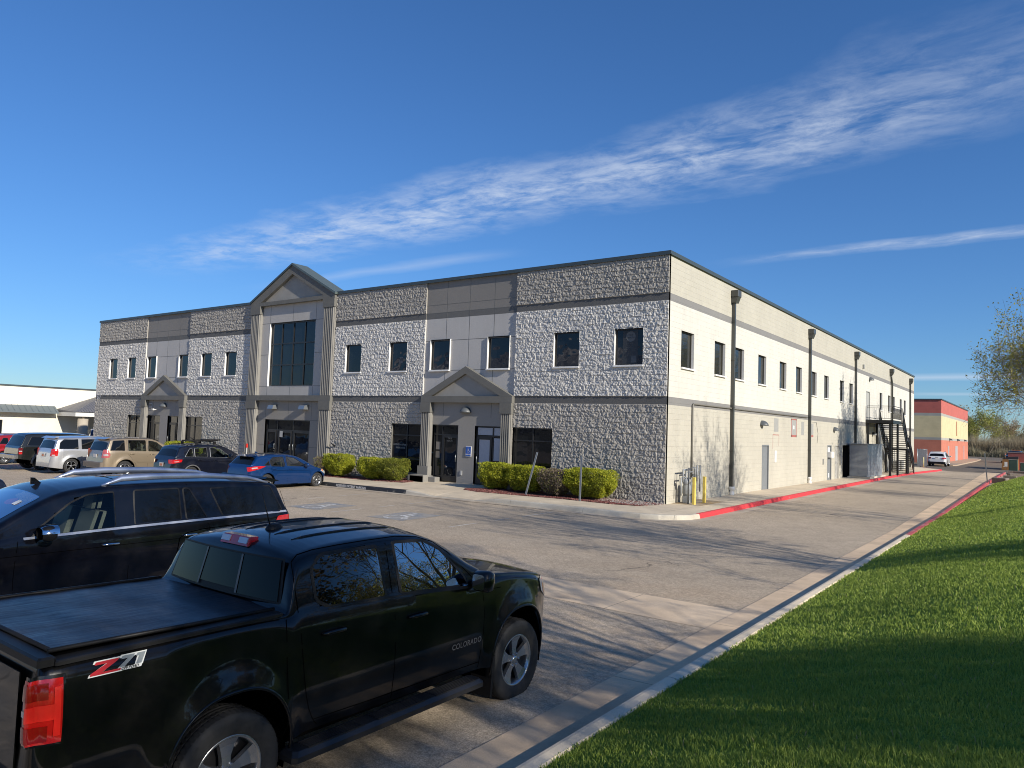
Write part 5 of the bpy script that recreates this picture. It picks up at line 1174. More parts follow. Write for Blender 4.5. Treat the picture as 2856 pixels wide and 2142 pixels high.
    def ytop(s, x):
        zbl, zt = s.zbelt(x), s.zt(x); h = zt - zbl; cr = min(s.crown, h * .5); rc = min(s.rc, max(h - cr, .004) * .6); return s.y(x, zt - cr - rc) - rc * 1.1
    def stations(s, step=.06):
        xs = list(s.T[:, 0]) + list(s.plan[:, 0]) + list(np.arange(s.T[0, 0], s.T[-1, 0], step))
        for a in s.ax: xs += [a - s.ar * math.cos(t) for t in np.linspace(0, math.pi, 25)] + [a - s.ar - .002, a + s.ar + .002]
        xs = sorted(x for x in xs if s.T[0, 0] <= x <= s.T[-1, 0]); o = [xs[0]]
        for x in xs:
            if x - o[-1] > 8e-4: o.append(x)
        return o
    def inside(s, x, z):
        for P in s.cut:
            ins = False; j = len(P) - 1
            for i in range(len(P)):
                if ((P[i][1] > z) != (P[j][1] > z)) and x < (P[j][0] - P[i][0]) * (z - P[i][1]) / (P[j][1] - P[i][1]) + P[i][0]: ins = not ins
                j = i
            if ins: return True
        return False
    def body(s, parent, m, step=.06, name='body', topcut=(), mats=None, two=None):
        xs = s.stations(step); S = [s.section(x) for x in xs]; n = len(S[0]); b_ = MB(); b_.sm = True
        V = []
        for x, P in zip(xs, S): V += [(x, y, z) for y, z in P]
        F = []; MI = []
        for i in range(len(xs) - 1):
            if xs[i + 1] - xs[i] < 1e-6: continue
            for j in range(n - 1):
                xm = (xs[i] + xs[i + 1]) / 2; zm = (S[i][j][1] + S[i][j + 1][1] + S[i + 1][j][1] + S[i + 1][j + 1][1]) / 4; ym = (S[i][j][0] + S[i][j + 1][0]) / 2
                if s.cut and zm > s.zbelt(xm) - .04 and j < n - 8 and s.inside(xm, zm): continue
                if any(a < xm < c and ym < k * s.ytop(xm) for a, c, k in topcut): continue
                F.append((i * n + j, i * n + j + 1, (i + 1) * n + j + 1, (i + 1) * n + j)); MI.append(two(xm, zm, ym) if two else 0)
        b_.v = list(V); b_.f = list(F); b_.m = list(MI); b_.smooth = [True] * len(F)
        o_ = len(b_.v); b_.v += [(x, -y, z) for x, y, z in V]; b_.f += [tuple(o_ + q for q in f) for f in F]; b_.m += MI; b_.smooth += [True] * len(F)
        for k in (0, -1):   # end faces
            P = S[k]; x = xs[k]; b_.add([(x, y, z) for y, z in P] + [(x, -y, z) for y, z in P[::-1][1:]], [tuple(range(2 * n - 1))], sm=False)
        return b_.build(name, mats or m, parent)
    def nrm(s, x, z, e=.012):
        dy_dx = (s.y(x + e, z) - s.y(x - e, z)) / (2 * e); dy_dz = (s.y(x, z + e) - s.y(x, z - e)) / (2 * e); v = Vector((-dy_dx, 1, -dy_dz)); return v.normalized()
    def on_side(s, x, z, off, side):
        y = s.y(x, z); n_ = s.nrm(x, z) * off; return (x + n_.x, side * (y + n_.y), z + n_.z)
    def patch(s, b_, poly, off, side, mi=0, rnd=2, nx=20, nz=6):
        """fill an x-monotone outline on the body side"""
        P = rp(poly, .02 * rnd) if rnd else np.array(poly, float); x0, x1 = P[:, 0].min(), P[:, 0].max(); rows = []
        for t in np.linspace(0, 1, nx):
            x = x0 + (x1 - x0) * (.5 - .5 * math.cos(math.pi * t)); xq = min(max(x, x0 + 1e-5), x1 - 1e-5); zs = []
            for i in range(len(P)):
                a_, c_ = P[i], P[(i + 1) % len(P)]
                if (a_[0] - xq) * (c_[0] - xq) <= 0 and abs(a_[0] - c_[0]) > 1e-9: zs.append(a_[1] + (c_[1] - a_[1]) * (xq - a_[0]) / (c_[0] - a_[0]))
            if not zs: continue
            rows.append([s.on_side(x, min(zs) + (max(zs) - min(zs)) * k / nz, off, side) for k in range(nz + 1)])
        b_.grid(rows, mi, True)
    def ring(s, b_, poly, off, w, side, mi=0, rnd=2):
        """raised trim band following an outline"""
        P = rp(poly, .02 * rnd) if rnd else np.array(poly, float); n = len(P); c = P.mean(0); a_, c_ = [], []
        for i in range(n):
            t = P[(i + 1) % n] - P[i - 1]; t /= np.linalg.norm(t) + 1e-9; nr = np.array([t[1], -t[0]]); nr = nr if np.dot(nr, P[i] - c) > 0 else -nr
            q0 = P[i] - nr * w * .5; q1 = P[i] + nr * w * .5; a_.append(s.on_side(q0[0], q0[1], off, side)); c_.append(s.on_side(q1[0], q1[1], off * .4, side))
        v = a_ + c_; b_.add(v, [(i, (i + 1) % n, n + (i + 1) % n, n + i) for i in range(n)], mi, True)
    def seam(s, b_, pts, side, w=.004, off=.0012, mi=0):
        P = chaikin(pts, 1); v = []
        for i, q in enumerate(P):
            t = P[min(i + 1, len(P) - 1)] - P[max(i - 1, 0)]; t /= np.linalg.norm(t) + 1e-9; nr = np.array([t[1], -t[0]]) * w
            v += [s.on_side(q[0] - nr[0], q[1] - nr[1], off, side), s.on_side(q[0] + nr[0], q[1] + nr[1], off, side)]
        b_.add(v, [(2 * i, 2 * i + 1, 2 * i + 3, 2 * i + 2) for i in range(len(P) - 1)], mi, True)
    def toppatch(s, b_, xa, xb, ya, yb, off=.006, mi=0, nx=14, ny=10, taper=0.0, yk=None):
        """patch on the top/front/rear skin between x = xa..xb; y = ya..yb, or +-yk * edge width"""
        xs = [x for x in s.stations(.05) if xa < x < xb]; xs = [xa] + xs[::max(1, len(xs) // 24)] + [xb]; rows = []
        for i, x in enumerate(xs):
            u = i / (len(xs) - 1); e = max(0, 1 - min(u, 1 - u) / .08); y0, y1 = (ya, yb) if yk is None else (-yk * s.ytop(x), yk * s.ytop(x))
            sh = (y1 - y0) * (.035 * e * e); row = []
            for j in range(ny + 1):
                y = y0 + sh + (y1 - y0 - 2 * sh) * j / ny; h = .004; dzx = (s.ztop(min(x + h, s.T[-1, 0]), y) - s.ztop(max(x - h, s.T[0, 0]), y)) / (2 * h); v = Vector((-dzx, 0, 1)).normalized() * off; row.append((x + v.x, y, s.ztop(x, y) + v.z))
            rows.append(row)
        b_.grid(rows, mi, True)
def wheel(parent, x, side, yf, r, w=.22, rim=.0, spokes=5, twin=True, alloy=ALLOY, detail=1, dark=None, steer=0.0, rw=1.0):
    """wheel = rim with spokes and hub; the tyre is its child. yf: outer face distance from the centreline"""
    R_ = rim or r * .66; W_ = empty  # noqa
    b_ = MB(); n = 48 if detail > 1 else 24; yo = 0.0
    # barrel and lip
    b_.lathe([(R_ * 1.0, -.004), (R_ * 1.035, -.012), (R_ * 1.035, -w), (R_ * .93, -w), (R_ * .90, -.06), (R_ * .94, -.012), (R_ * 1.0, -.004)], axis='y', n=n)
    b_.lathe([(0, -.115), (R_ * .6, -.115), (R_ * .92, -.10)], axis='y', n=n, mi=1)
    b_.lathe([(0, -.018), (R_ * .13, -.02), (R_ * .17, -.032), (R_ * .19, -.10)], axis='y', n=20)
    for k in range(spokes):
        a0 = 2 * math.pi * k / spokes + .3
        for da, ws in (((-.17, .050), (.17, .050)) if twin else ((0, .085),)):
            v = []; rs = [R_ * .15, R_ * .45, R_ * .75, R_ * .96]
            for i, q in enumerate(rs):
                t = a0 + da * (i / 3) ** .8 * (1.0 if twin else 0); wd = R_ * ws * rw * (1.25 if i == 0 else .85 + .25 * i)
                dp = (-.034, -.040, -.032, -.016)[i]; c, s_ = math.cos(t), math.sin(t)
                for sg in (-1, 1): v.append((q * c - sg * wd * s_, dp, q * s_ + sg * wd * c))
                for sg in (1, -1): v.append((q * c - sg * wd * 1.15 * s_, dp - .035, q * s_ + sg * wd * 1.15 * c))
            f = []
            for i in range(3):
                for j in range(4): f.append((i * 4 + j, i * 4 + (j + 1) % 4, i * 4 + 4 + (j + 1) % 4, i * 4 + 4 + j))
            b_.add(v, f, 0, False)
    if detail > 1:
        for k in range(6): t = 2 * math.pi * k / 6; b_.tube([(R_ * .25 * math.cos(t), -.05, R_ * .25 * math.sin(t)), (R_ * .25 * math.cos(t), -.018, R_ * .25 * math.sin(t))], .011, 6)
    o = b_.build('wheel', [alloy, dark or ALLOYD], parent)
    t_ = MB(); sh = [(R_ * 1.02, -.006), (R_ * 1.08, .004), (r * .86, .012), (r * .94, .004), (r * .985, -.018), (r, -.045)]
    back = [(r, -w + .045), (r * .985, -w + .018), (r * .94, -w - .004), (r * .8, -w - .012), (R_ * 1.02, -w)]
    mid = []
    if detail > 1:
        for k in range(4): c = -.045 - (w - .09) * (k + .5) / 4; mid += [(r, c + .007), (r - .009, c + .004), (r - .009, c - .004), (r, c - .007)]
    t_.lathe(sh + mid + back, axis='y', n=72 if detail > 1 else 32)
    if detail > 1:   # tread blocks: cross sipes
        for k in range(66):
            t = 2 * math.pi * k / 66
            for c0, c1 in ((-.004, -.05), (-.062, -.10), (-w + .10, -w + .062), (-w + .05, -w + .004)):
                a1 = t + (.025 if c0 < -.05 else 0); rr = r + .0045
                v = []
                for cc in (c0, c1):
                    for da in (-.030, .030): v.append(((rr - (.012 if cc in (c0, c1) and (cc > -.01 or cc < -w + .01) else 0)) * math.cos(a1 + da), cc, (rr - (.012 if (cc > -.01 or cc < -w + .01) else 0)) * math.sin(a1 + da)))
                t_.add(v, [(0, 1, 3, 2)], sm=False)
    t_.build('tyre', RUB, o)
    o.location = (x, side * yf, r); o.rotation_euler = (0, 0, (0 if side > 0 else math.pi) + steer)
    return o
def cabin(parent, x0, x1, hw, zf, zs, cloth=CLOTH, rows=2, dash=True):
    b_ = MB(); b_.box(x0, -hw, zf, x1, hw, zf + .03)
    xs_ = np.linspace(x1 - 1.25, x0 + .55, rows)
    for x in xs_:
        for y in ((-.36, .36)):
            b_.prism([(x - .25, zf + .1), (x + .28, zf + .12), (x + .28, zf + .28), (x - .2, zf + .24)], y - .24, y + .24, 0, 'y')
            b_.prism([(x - .22, zf + .22), (x - .1, zf + .22), (x - .26, zf + .78), (x - .36, zf + .76)], y - .22, y + .22, 0, 'y')
            b_.prism([(x - .31, zf + .80), (x - .23, zf + .80), (x - .26, zf + .98), (x - .34, zf + .97)], y - .13, y + .13, 0, 'y')
    if dash: b_.prism([(x1 - .55, zf + .2), (x1 - .1, zf + .2), (x1 - .05, zs), (x1 - .5, zs + .01)], -hw + .05, hw - .05, 0, 'y'); b_.lathe([(.175, -.012), (.19, 0), (.175, .012)], (x1 - .62, .36, zs - .02), 'x', 18)
    return b_.build('interior', cloth, parent)
def mirror(parent, c, x, z, side, m, glass=CHROME, sz=(.13, .22, .17)):
    y = c.y(x, z); b_ = MB(); b_.tube([(x, side * (y - .02), z - .02), (x - .01, side * (y + .09), z)], [.035, .028], 8)
    w, l, h = sz; n = 10; rows = []
    for i in range(7):
        t = i / 6; k = math.sin(math.pi * (.12 + .78 * (1 - t))) ** .28; xx = x - w * .5 + w * t; row = []
        for j in range(n):
            a = 2 * math.pi * j / n; ce, se = math.cos(a), math.sin(a); e = .40; row.append((xx, side * (y + .06 + l / 2 + l / 2 * k * math.copysign(abs(ce) ** e, ce)), z + .03 + h / 2 * k * math.copysign(abs(se) ** e, se)))
        rows.append(row + [row[0]])
    b_.grid(rows, 0); b_.add(rows[0][:-1], [tuple(range(n))], 1, False); return b_.build('mirror', [m, glass], parent)
def handle(parent, c, x, z, side, m, L=.2):
    b_ = MB(); p = [c.on_side(x - L / 2, z, .004, side), c.on_side(x - L / 2 + .03, z + .004, .032, side), c.on_side(x + L / 2 - .03, z + .004, .034, side), c.on_side(x + L / 2, z, .004, side)]
    b_.tube(p, [.012, .015, .015, .012], 8); return b_.build('handle', m, parent)
def well(b_, c, mi=0):
    for a in c.ax:
        for sd in (-1, 1):
            rows = []
            for t in np.linspace(-.25, math.pi + .25, 17):
                px, pz = c.arcp(a, t, .999); rows.append([(px, sd * (c.W(a) - .035), pz), (px, sd * .35, pz)])
            b_.grid(rows, mi); v = [(r_[1]) for r_ in rows]; b_.add(v, [tuple(range(len(v)))], mi, False)
def finish(T, c, m_body, wind, rearw, sidew, sidecut=None, glass_front=GT, glass_rear=GP_, step=.06, trimm=PLAST, trimw=.03, belt_trim=None, see=(), seams=(), handles=(), hm=None, hl=.2, wheels=None, mir=None, lights=(), two=None, mats=None, cloth=CLOTH, rows=2, roof_rails=None, floor=.42, cab=None, rk=.93, wk=.90, seew=True, sides=(1, -1), lower=None, wheelk=None, door_names=True):
    """assemble: body, glass, trims, wheels"""
    c.cut = [rp(P) for i, P in enumerate(sidew) if i in see]
    tc = [(wind[0] + .02, wind[1] - .02, wk - .03)] if seew and wind else []
    B = c.body(T, m_body, step, topcut=tc, two=two, mats=mats)
    b_ = MB(); well(b_, c); x0, x1 = c.T[0, 0] + .15, c.T[-1, 0] - .2; z_ = float(c.sill[:, 1].min()) + .06
    b_.box(c.ax[0] + c.ar, -c.W(0) + .12, z_, c.ax[1] - c.ar, c.W(0) - .12, z_ + .05); b_.box(x0, -.5, z_ + .02, x1, .5, z_ + .2); b_.build('underbody', DARK, T)
    for i, P in enumerate(sidew):
        for sd in sides:
            b2 = MB(); c.ring(b2, P, .006, trimw, sd); fr = b2.build('window_trim', belt_trim if (belt_trim and i == 99) else trimm, T)
            g_ = MB(); c.patch(g_, P, .003, sd); g_.build('side_window', (glass_front if i in see else glass_rear) if not isinstance(see, dict) else see.get(i, glass_rear), T, fixn=False)
    if wind:
        g_ = MB(); c.toppatch(g_, wind[0], wind[1], 0, 0, .004, yk=wk); g_.build('windscreen', glass_front if seew else GP_, T, fixn=False)
    if rearw: g_ = MB(); c.toppatch(g_, rearw[0], rearw[1], 0, 0, .004, yk=rk); g_.build('rear_window', glass_rear, T, fixn=False)
    for sd in sides:
        b2 = MB()
        for p_ in seams: c.seam(b2, p_, sd)
        if seams: b2.build('door_seam', DARK, T, fixn=False)
        for hx, hz in handles: handle(T, c, hx, hz, sd, hm or m_body, hl)
    if mir:
        for sd in (1, -1): mirror(T, c, mir[0], mir[1], sd, mir[2] if len(mir) > 2 else m_body, sz=mir[3] if len(mir) > 3 else (.13, .22, .17))
    wk_ = wheelk or {}
    for a in c.ax:
        for sd in (1, -1): wheel(T, a, sd, c.W(a) - wk_.get('inset', .03), c.wr, **{k: v for k, v in wk_.items() if k not in ('inset',)})
    if see or seew: cabin(T, (cab or (x0 + .6, x1 - 1.3))[0], (cab or (x0 + .6, x1 - 1.3))[1], c.W(0) - .16, floor, c.zbelt(0) - .03, cloth, rows)
    return B
def lamp(T, c, poly, m, off=.006, rnd=1, name='tail_light', sides=(1, -1), nx=14, extra=None):
    for sd in sides:
        b_ = MB(); c.patch(b_, poly, off, sd, 0, rnd, nx)
        if extra:
            for P, mi in extra: c.patch(b_, P, off + .002, sd, mi, rnd, 10)
        b_.build(name, m, T, fixn=False)
def rearpatch(T, x, ya, yb, za, zb_, m, name, t=.01): b_ = MB(); b_.box(x - t, ya, za, x + .004, yb, zb_); return b_.build(name, m, T)
# ------------------------------------------------------------------ near black pickup
BLKP = paint('black_car_paint', (.0022, .0024, .003), ct=.75); BLKN = paint('blue_black_paint', (.0025, .003, .006), ct=.75)
GDT = glass_mat('pickup_glass', (.10, .11, .115), refl=.42)
PU = empty('pickup_truck', (6.03, -20.70, -.20), math.pi / 2, 'glossy black four-door pickup with a soft bed cover, in the left foreground', 'pickup truck')
c = Car(top=[(-2.62, .68), (-2.61, .74), (-2.59, 1.36), (-2.55, 1.40), (-2.35, 1.405), (-1.12, 1.375), (-1.0, 1.38), (-.955, 1.42), (-.865, 1.765), (-.78, 1.815), (-.5, 1.86), (.1, 1.87), (.52, 1.845), (.80, 1.76), (1.38, 1.395), (1.48, 1.36), (2.2, 1.285), (2.56, 1.20), (2.65, 1.10), (2.69, .85), (2.74, .66), (2.75, .52), (2.755, .38)],
        belt=[(-2.72, 1.385), (-1.1, 1.36), (-.95, 1.335), (-.2, 1.31), (.9, 1.275), (1.5, 1.30), (2.1, 1.23), (2.5, 1.14), (2.75, 1.0)],
        plan=[(-2.62, .81), (-2.59, .86), (-2.50, .90), (-2.35, .915), (-1.0, .93), (1.2, .93), (1.9, .925), (2.35, .88), (2.57, .78), (2.70, .60), (2.755, .50)],
        sill=[(-2.72, .58), (-2.3, .52), (-1.1, .50), (1.3, .46), (2.3, .40), (2.75, .36)], axles=(-1.41, 1.87), wr=.405, arch=.475, flare=.05, tumble=.27, crown=.055, rc=.12, waist=.92, tuck=.07, belt_in=.035, arh=.56, are=2.35)
SWN = [[(-.70, 1.42), (-.58, 1.355), (.02, 1.335), (-.0, 1.745), (-.60, 1.745), (-.71, 1.66)], [(.19, 1.33), (1.08, 1.275), (1.03, 1.37), (.76, 1.64), (.56, 1.735), (.18, 1.755)]]
B = finish(PU, c, BLKP, (.82, 1.36), None, SWN, see={0: GDT, 1: GDT}, glass_front=GDT, step=.045, trimw=.026,
    seams=[[(-.88, 1.72), (-.87, 1.3), (-.84, .95), (-.79, .70), (-.72, .56), (-.68, .52)], [(.10, 1.76), (.09, 1.3), (.10, .8), (.09, .5)], [(1.27, 1.24), (1.30, .9), (1.24, .48)], [(-.88, 1.72), (-.80, 1.78), (-.3, 1.80), (.40, 1.80), (.78, 1.68), (1.16, 1.33)], [(-.99, 1.34), (-.985, .9), (-.98, .52)], [(-.72, .565), (.1, .545), (1.24, .53)], [(1.28, 1.20), (2.3, 1.155), (2.45, 1.14)]],
    handles=[(-.56, 1.175), (.36, 1.13)], hm=BLKP, hl=.23, mir=(1.12, 1.30, BLKP, (.16, .2, .20)), wheelk=dict(w=.255, rim=.25, spokes=5, twin=True, detail=2, inset=-.002, rw=1.9), cab=(-.75, 1.3), rows=2, floor=.62, cloth=mat('grey_seat', (.16, .16, .17), .7))
PUC = c
# belt moulding and window surround
for sd in (1, -1):
    b = MB(); c.seam(b, [(-.60, 1.338), (.05, 1.318), (.5, 1.30), (1.12, 1.258)], sd, w=.012, off=.008); b.build('belt_moulding', PLAST, PU, fixn=False)
# cab rear glass: three panes in a dark surround, on the slanted back of the cab
def cabback(b_, y0, y1, t0, t1, off, mi=0, nx=6, ny=10):
    P0, P1 = Vector((-.95, 0, 1.41)), Vector((-.868, 0, 1.755)); n_ = Vector((-(P1.z - P0.z), 0, P1.x - P0.x)).normalized(); rows = []
    for i in range(nx + 1):
        t = t0 + (t1 - t0) * i / nx; p = P0.lerp(P1, t); row = []
        for j in range(ny + 1): y = y0 + (y1 - y0) * j / ny; bow = .05 * (y / .75) ** 2; q = p + n_ * off; row.append((q.x + bow, y * (1 - .10 * t), q.z))
        rows.append(row)
    b_.grid(rows, mi, True)
b = MB(); cabback(b, -.76, .76, -.02, .90, .048); b.build('rear_window_frame', PLAST, PU, fixn=False)
for y0, y1 in ((-.73, -.27), (-.255, .255), (.27, .73)): b = MB(); cabback(b, y0, y1, .03 if abs(y0) > .26 else .12, .86, .055); b.build('rear_window', mat('pickup_rear_glass', (.003, .004, .004), .02, spec=.2), PU, fixn=False)
b = MB()
for y in (-.262, .262): b = MB(); cabback(b, y - .012, y + .012, .03, .86, .060, nx=4, ny=1); b.build('window_divider', mat('satin_divider', (.10, .10, .10), .35), PU, fixn=False)
b = MB(); b.cbox(-.885, -.19, 1.762, -.80, .19, 1.832, .008, 0); b.v = [(x + (z - 1.76) * .4 + .02, y, z) for x, y, z in b.v]
L3 = b.build('brake_light', REDL, PU); b = MB(); b.box(-.893, -.175, 1.782, -.885, -.06, 1.825); b.box(-.893, .06, 1.782, -.885, .175, 1.825); b.v = [(x + (z - 1.76) * .4 + .02, y, z) for x, y, z in b.v]; b.build('cargo_lamp', CLEARL, L3)
# bed: rail caps, soft cover, tailgate trim
COV = mat('bed_cover_vinyl', (.020, .022, .028), .42, spec=.45); n = NT(COV); P = n.coords()
hh = n.math('ADD', n.math('MULTIPLY', n.noise(P, 5.0, 4, .6, (.35, 2.4, 1)), 1.0), n.math('MULTIPLY', n.math('SINE', n.math('MULTIPLY', n.math('ADD', n.seph(P)[0], n.math('MULTIPLY', n.noise(P, 3, 2), .1)), 42.0)), .05)); n.bump(hh, .5, .02)
n.l(n.map(n.noise(P, 2.2, 6, .7), .3, .75, .30, .55), n.b.inputs['Roughness']); n.l(n.mix(n.map(n.noise(P, 1.3, 6, .75), .5, .8), (.018, .020, .026), (.06, .055, .05)), n.b.inputs['Base Color'])
b = MB(); rows = []
for x in np.linspace(-2.52, -1.02, 28): rows.append([(x, y, 1.425 - (x + 2.6) * .018 + .012 * (1 - (y / .8) ** 2) - .004 * math.cos((x + 2.6) * 9.0) ** 2) for y in np.linspace(-.79, .79, 13)])
b.grid(rows); b.build('bed_cover', COV, PU, fixn=False)
b = MB()
for sd in (1, -1): b.cbox(-2.52, sd * .79, 1.37, -1.02, sd * .900, 1.398, .008); b.tube([(-2.52, sd * .785, 1.432), (-1.02, sd * .785, 1.403)], .014, 6)
b.cbox(-2.605, -.88, 1.37, -2.51, .88, 1.422, .012); b.tube([(-2.51, -.78, 1.432), (-2.51, .78, 1.432)], .014, 6); b.build('bed_rail', PLAST, PU)
b = MB(); b.box(-2.622, -.70, .72, -2.614, .70, 1.32); b.build('tailgate', BLKP, PU)
# tail lamp: dark housing, red lens, reversing lens
TLP = [(-2.70, .62), (-2.47, .64), (-2.45, .70), (-2.455, 1.02), (-2.50, 1.10), (-2.70, 1.12)]
def tail(sd):
    b_ = MB(); rows = []
    def pt(u, v, off):   # u 0..1 runs from the tailgate side round the corner to the body side
        z = .955 + .345 * v; a_ = u
        if a_ < .42: t = a_ / .42; x, y = -2.620, .80 + .055 * t; n_ = Vector((-1, .15 + .5 * t, 0))
        else: t = (a_ - .42) / .58; x = -2.616 + .175 * t; y = c.y(max(x, -2.59), z) ; y = .855 + (y - .855) * min(1, t * 3) if t < .34 else y; n_ = Vector((-.45 * (1 - t), 1, 0))
        n_.normalize(); bul = .016 * math.sin(math.pi * min(1, max(0, v))) ** .5 * math.sin(math.pi * min(1, max(0, u))) ** .5; off += bul; return (x + n_.x * off, sd * (y + n_.y * off), z)
    g2 = lambda u0, u1, v0, v1, off, mi, m_: m_.grid([[pt(u0 + (u1 - u0) * i / 12, v0 + (v1 - v0) * j / 8, off) for j in range(9)] for i in range(13)], mi, True)
    g2(0, .95, -.04, 1.05, .003, 0, b_); g2(.03, .90, .0, 1.0, .011, 1, b_); g2(.14, .34, .47, .56, .019, 3, b_); g2(.36, .84, .38, .62, .019, 4, b_); g2(.08, .68, .70, .95, .017, 2, b_); g2(.10, .68, .05, .30, .017, 2, b_); g2(.76, .86, .12, .88, .022, 4, b_)
    b_.build('tail_light', [BLKP, REDL, mat('tail_red_deep', (.22, .004, .004), .1, coat=1), CLEARL, mat('tail_red_bright', (.75, .02, .015), .2, coat=1)], PU, fixn=False)
tail(1); tail(-1)
# rear bumper, hitch
b = MB(); b.prism([(-2.72, .48), (-2.58, .46), (-2.56, .68), (-2.72, .66)], -.88, .88, 0, 'y'); b.box(-2.71, -.4, .665, -2.60, .4, .685, 1); b.build('rear_bumper', [BLKP, PLAST], PU)
# arches lips
for a in c.ax:
    for sd in (1, -1): b = MB(); b.tube([(q[0], sd * (c.y(*c.arcp(a, t, 1.02)) + .0), q[1]) for t in np.linspace(-.1, math.pi + .1, 36) for q in (c.arcp(a, t, .992),)], .013, 6); b.build('arch_lip', BLKP, PU)
# step bars
for sd in (1, -1):
    b = MB(); y0, y1 = .87, 1.075
    b.cbox(-1.0, sd * y0, .37, 1.15, sd * y1, .44, .03)
    for x0 in (-.86, -.18, .50):
        for k in range(6): y = y0 + .05 + k * .024; b.box(x0, sd * y, .44, x0 + .54, sd * (y + .011), .448)
    b.build('step_bar', mat('step_bar_black', (.016, .016, .017), .38, spec=.5), PU)
    for a in (c.ax[0], c.ax[1]): x = a - c.ar * .93; b = MB(); b.prism([(x - .04, .16), (x - .01, .16), (x + .03, .55), (x - .01, .55)], sd * .70, sd * .955, 0, 'y'); b.build('mud_flap', PLAST, PU)
# headlamp wrap with amber
lamp(PU, c, [(2.34, 1.15), (2.36, 1.02), (2.58, .90), (2.645, .98), (2.62, 1.12), (2.50, 1.17)], [LENS, AMB], name='headlight', extra=[([(2.40, 1.10), (2.42, 1.0), (2.56, .93), (2.56, 1.07)], 1)], off=.008)
b = MB(); c.toppatch(b, 2.66, 2.70, 0, 0, .012, yk=.62); b.build('grille', PLAST, PU, fixn=False)
# roof: two pairs of ribs and the antenna, bonnet ridge
b = MB()
for y in (-.42, -.20, .20, .42): b.tube([(x, y, c.ztop(x, y) + .001) for x in np.linspace(-.62, .50, 12)], [.004] + [.012] * 10 + [.004], 6)
b.build('roof_rib', BLKP, PU)
b = MB(); b.lathe([(0, .04), (.035, .035), (.05, .0), (.055, -.02)], (-.50, 0, c.ztop(-.5, 0)), n=16); b.v = [(-.50 + (x + .50) * (2.2 if x > -.5 else 1.2), y, z) for x, y, z in b.v]; b.tube([(-.52, 0, c.ztop(-.5, 0) + .02), (-.60, .02, c.ztop(-.5, 0) + .30)], [.006, .0035], 6); b.build('antenna', PLAST, PU)
# badge lettering on the bed side and door
def sidetext(T, c_, txt, x, z, size, sd, m, off=.003, **k):
    V, F = text_mesh(txt, size, **k); b_ = MB(); b_.add([c_.on_side(x - sd * a, z + q, off, sd) for a, q, _ in V], F); return b_.build('lettering', m, T, fixn=False)
RDEC = mat('decal_red', (.42, .02, .03), .35); GDEC = mat('decal_grey', (.22, .25, .27), .35); WDEC = mat('decal_white', (.66, .68, .66), .4)
for sd in (-1, 1):
    def blk(pts, off, m_, name='decal'):
        b_ = MB(); V = [c.on_side(-2.19 - sd * a * .66, 1.30 + q * .50, off, sd) for a, q in pts]; b_.add(V, [tuple(range(len(V)))]); return b_.build(name, m_, PU, fixn=False)
    def glyph(pts, g_, m_, off):
        P = np.array(pts, float); cc = P.mean(0); blk([tuple(p + (np.sign(p - cc)) * g_) for p in P], off, m_)
    sh = lambda pts: [(a + .32 * (q + .06), q) for a, q in pts]
    Z = sh([(-.21, .075), (-.005, .075), (-.02, .045), (-.115, -.045), (.06, -.045), (.05, -.070), (-.215, -.070), (-.215, -.042), (-.105, .042), (-.21, .042)])
    S7 = sh([(.015, .085), (.125, .085), (.125, .052), (.075, -.038), (.022, -.038), (.075, .050), (.015, .050)]); S1 = sh([(.15, .085), (.225, .085), (.225, -.038), (.175, -.038), (.175, .050), (.15, .050)])
    for G_, m_ in ((Z, RDEC), (S7, GDEC), (S1, GDEC)): glyph(G_, .013, WDEC, .002); blk(G_, .0035, m_)
    bb = sh([(.045, -.042), (.235, -.042), (.235, -.078), (.045, -.078)]); blk(bb, .0042, WDEC)
    V, F = text_mesh('OFF ROAD', .021, bold=.0008); b = MB(); b.add([c.on_side(-2.19 - sd * (.085 + a + .32 * q), 1.270 + q, .0055, sd) for a, q, _ in V], F); b.build('lettering', mat('decal_black', (.01, .01, .01), .4), PU, fixn=False)
    sidetext(PU, c, 'COLORADO', 1.04, .75, .07, sd, mat('badge_chrome', (.13, .13, .135), .3), .006, bold=.0006, space=1.12)
# ------------------------------------------------------------------ near black SUV (faces the other way)
SU = empty('suv', (.04, -20.08, -.21), -math.pi / 2, 'long glossy black SUV with silver roof rails and chrome mirrors, beside the pickup', 'suv')
c = Car(top=[(-3.0, .62), (-2.99, .72), (-2.96, 1.0), (-2.90, 1.26), (-2.72, 1.70), (-2.70, 1.76), (-2.56, 1.81), (-1.6, 1.87), (-.4, 1.88), (.35, 1.85), (.78, 1.77), (1.58, 1.33), (1.72, 1.27), (2.3, 1.21), (2.62, 1.12), (2.70, .95), (2.74, .62), (2.75, .4)],
        belt=[(-3.0, 1.26), (-2.0, 1.245), (-.6, 1.225), (.6, 1.19), (1.5, 1.18), (2.3, 1.12), (2.75, 1.0)],
        plan=[(-3.0, .80), (-2.97, .90), (-2.86, .95), (-2.4, .985), (-1.5, 1.005), (1.4, 1.005), (2.0, .99), (2.45, .93), (2.65, .80), (2.75, .62)],
        sill=[(-3.0, .45), (-2.0, .37), (1.5, .35), (2.75, .34)], axles=(-1.72, 1.80), wr=.40, arch=.47, flare=.03, tumble=.26, crown=.06, rc=.10, waist=.88, tuck=.06, belt_in=.03)
SWN = [[(-2.76, 1.285), (-1.64, 1.265), (-1.46, 1.70), (-2.56, 1.69)], [(-1.38, 1.262), (-1.04, 1.258), (-1.02, 1.72), (-1.12, 1.715)], [(-.96, 1.255), (-.27, 1.245), (-.29, 1.72), (-.96, 1.72)], [(-.02, 1.235), (1.02, 1.20), (.95, 1.30), (.55, 1.60), (.34, 1.69), (-.02, 1.715)]]
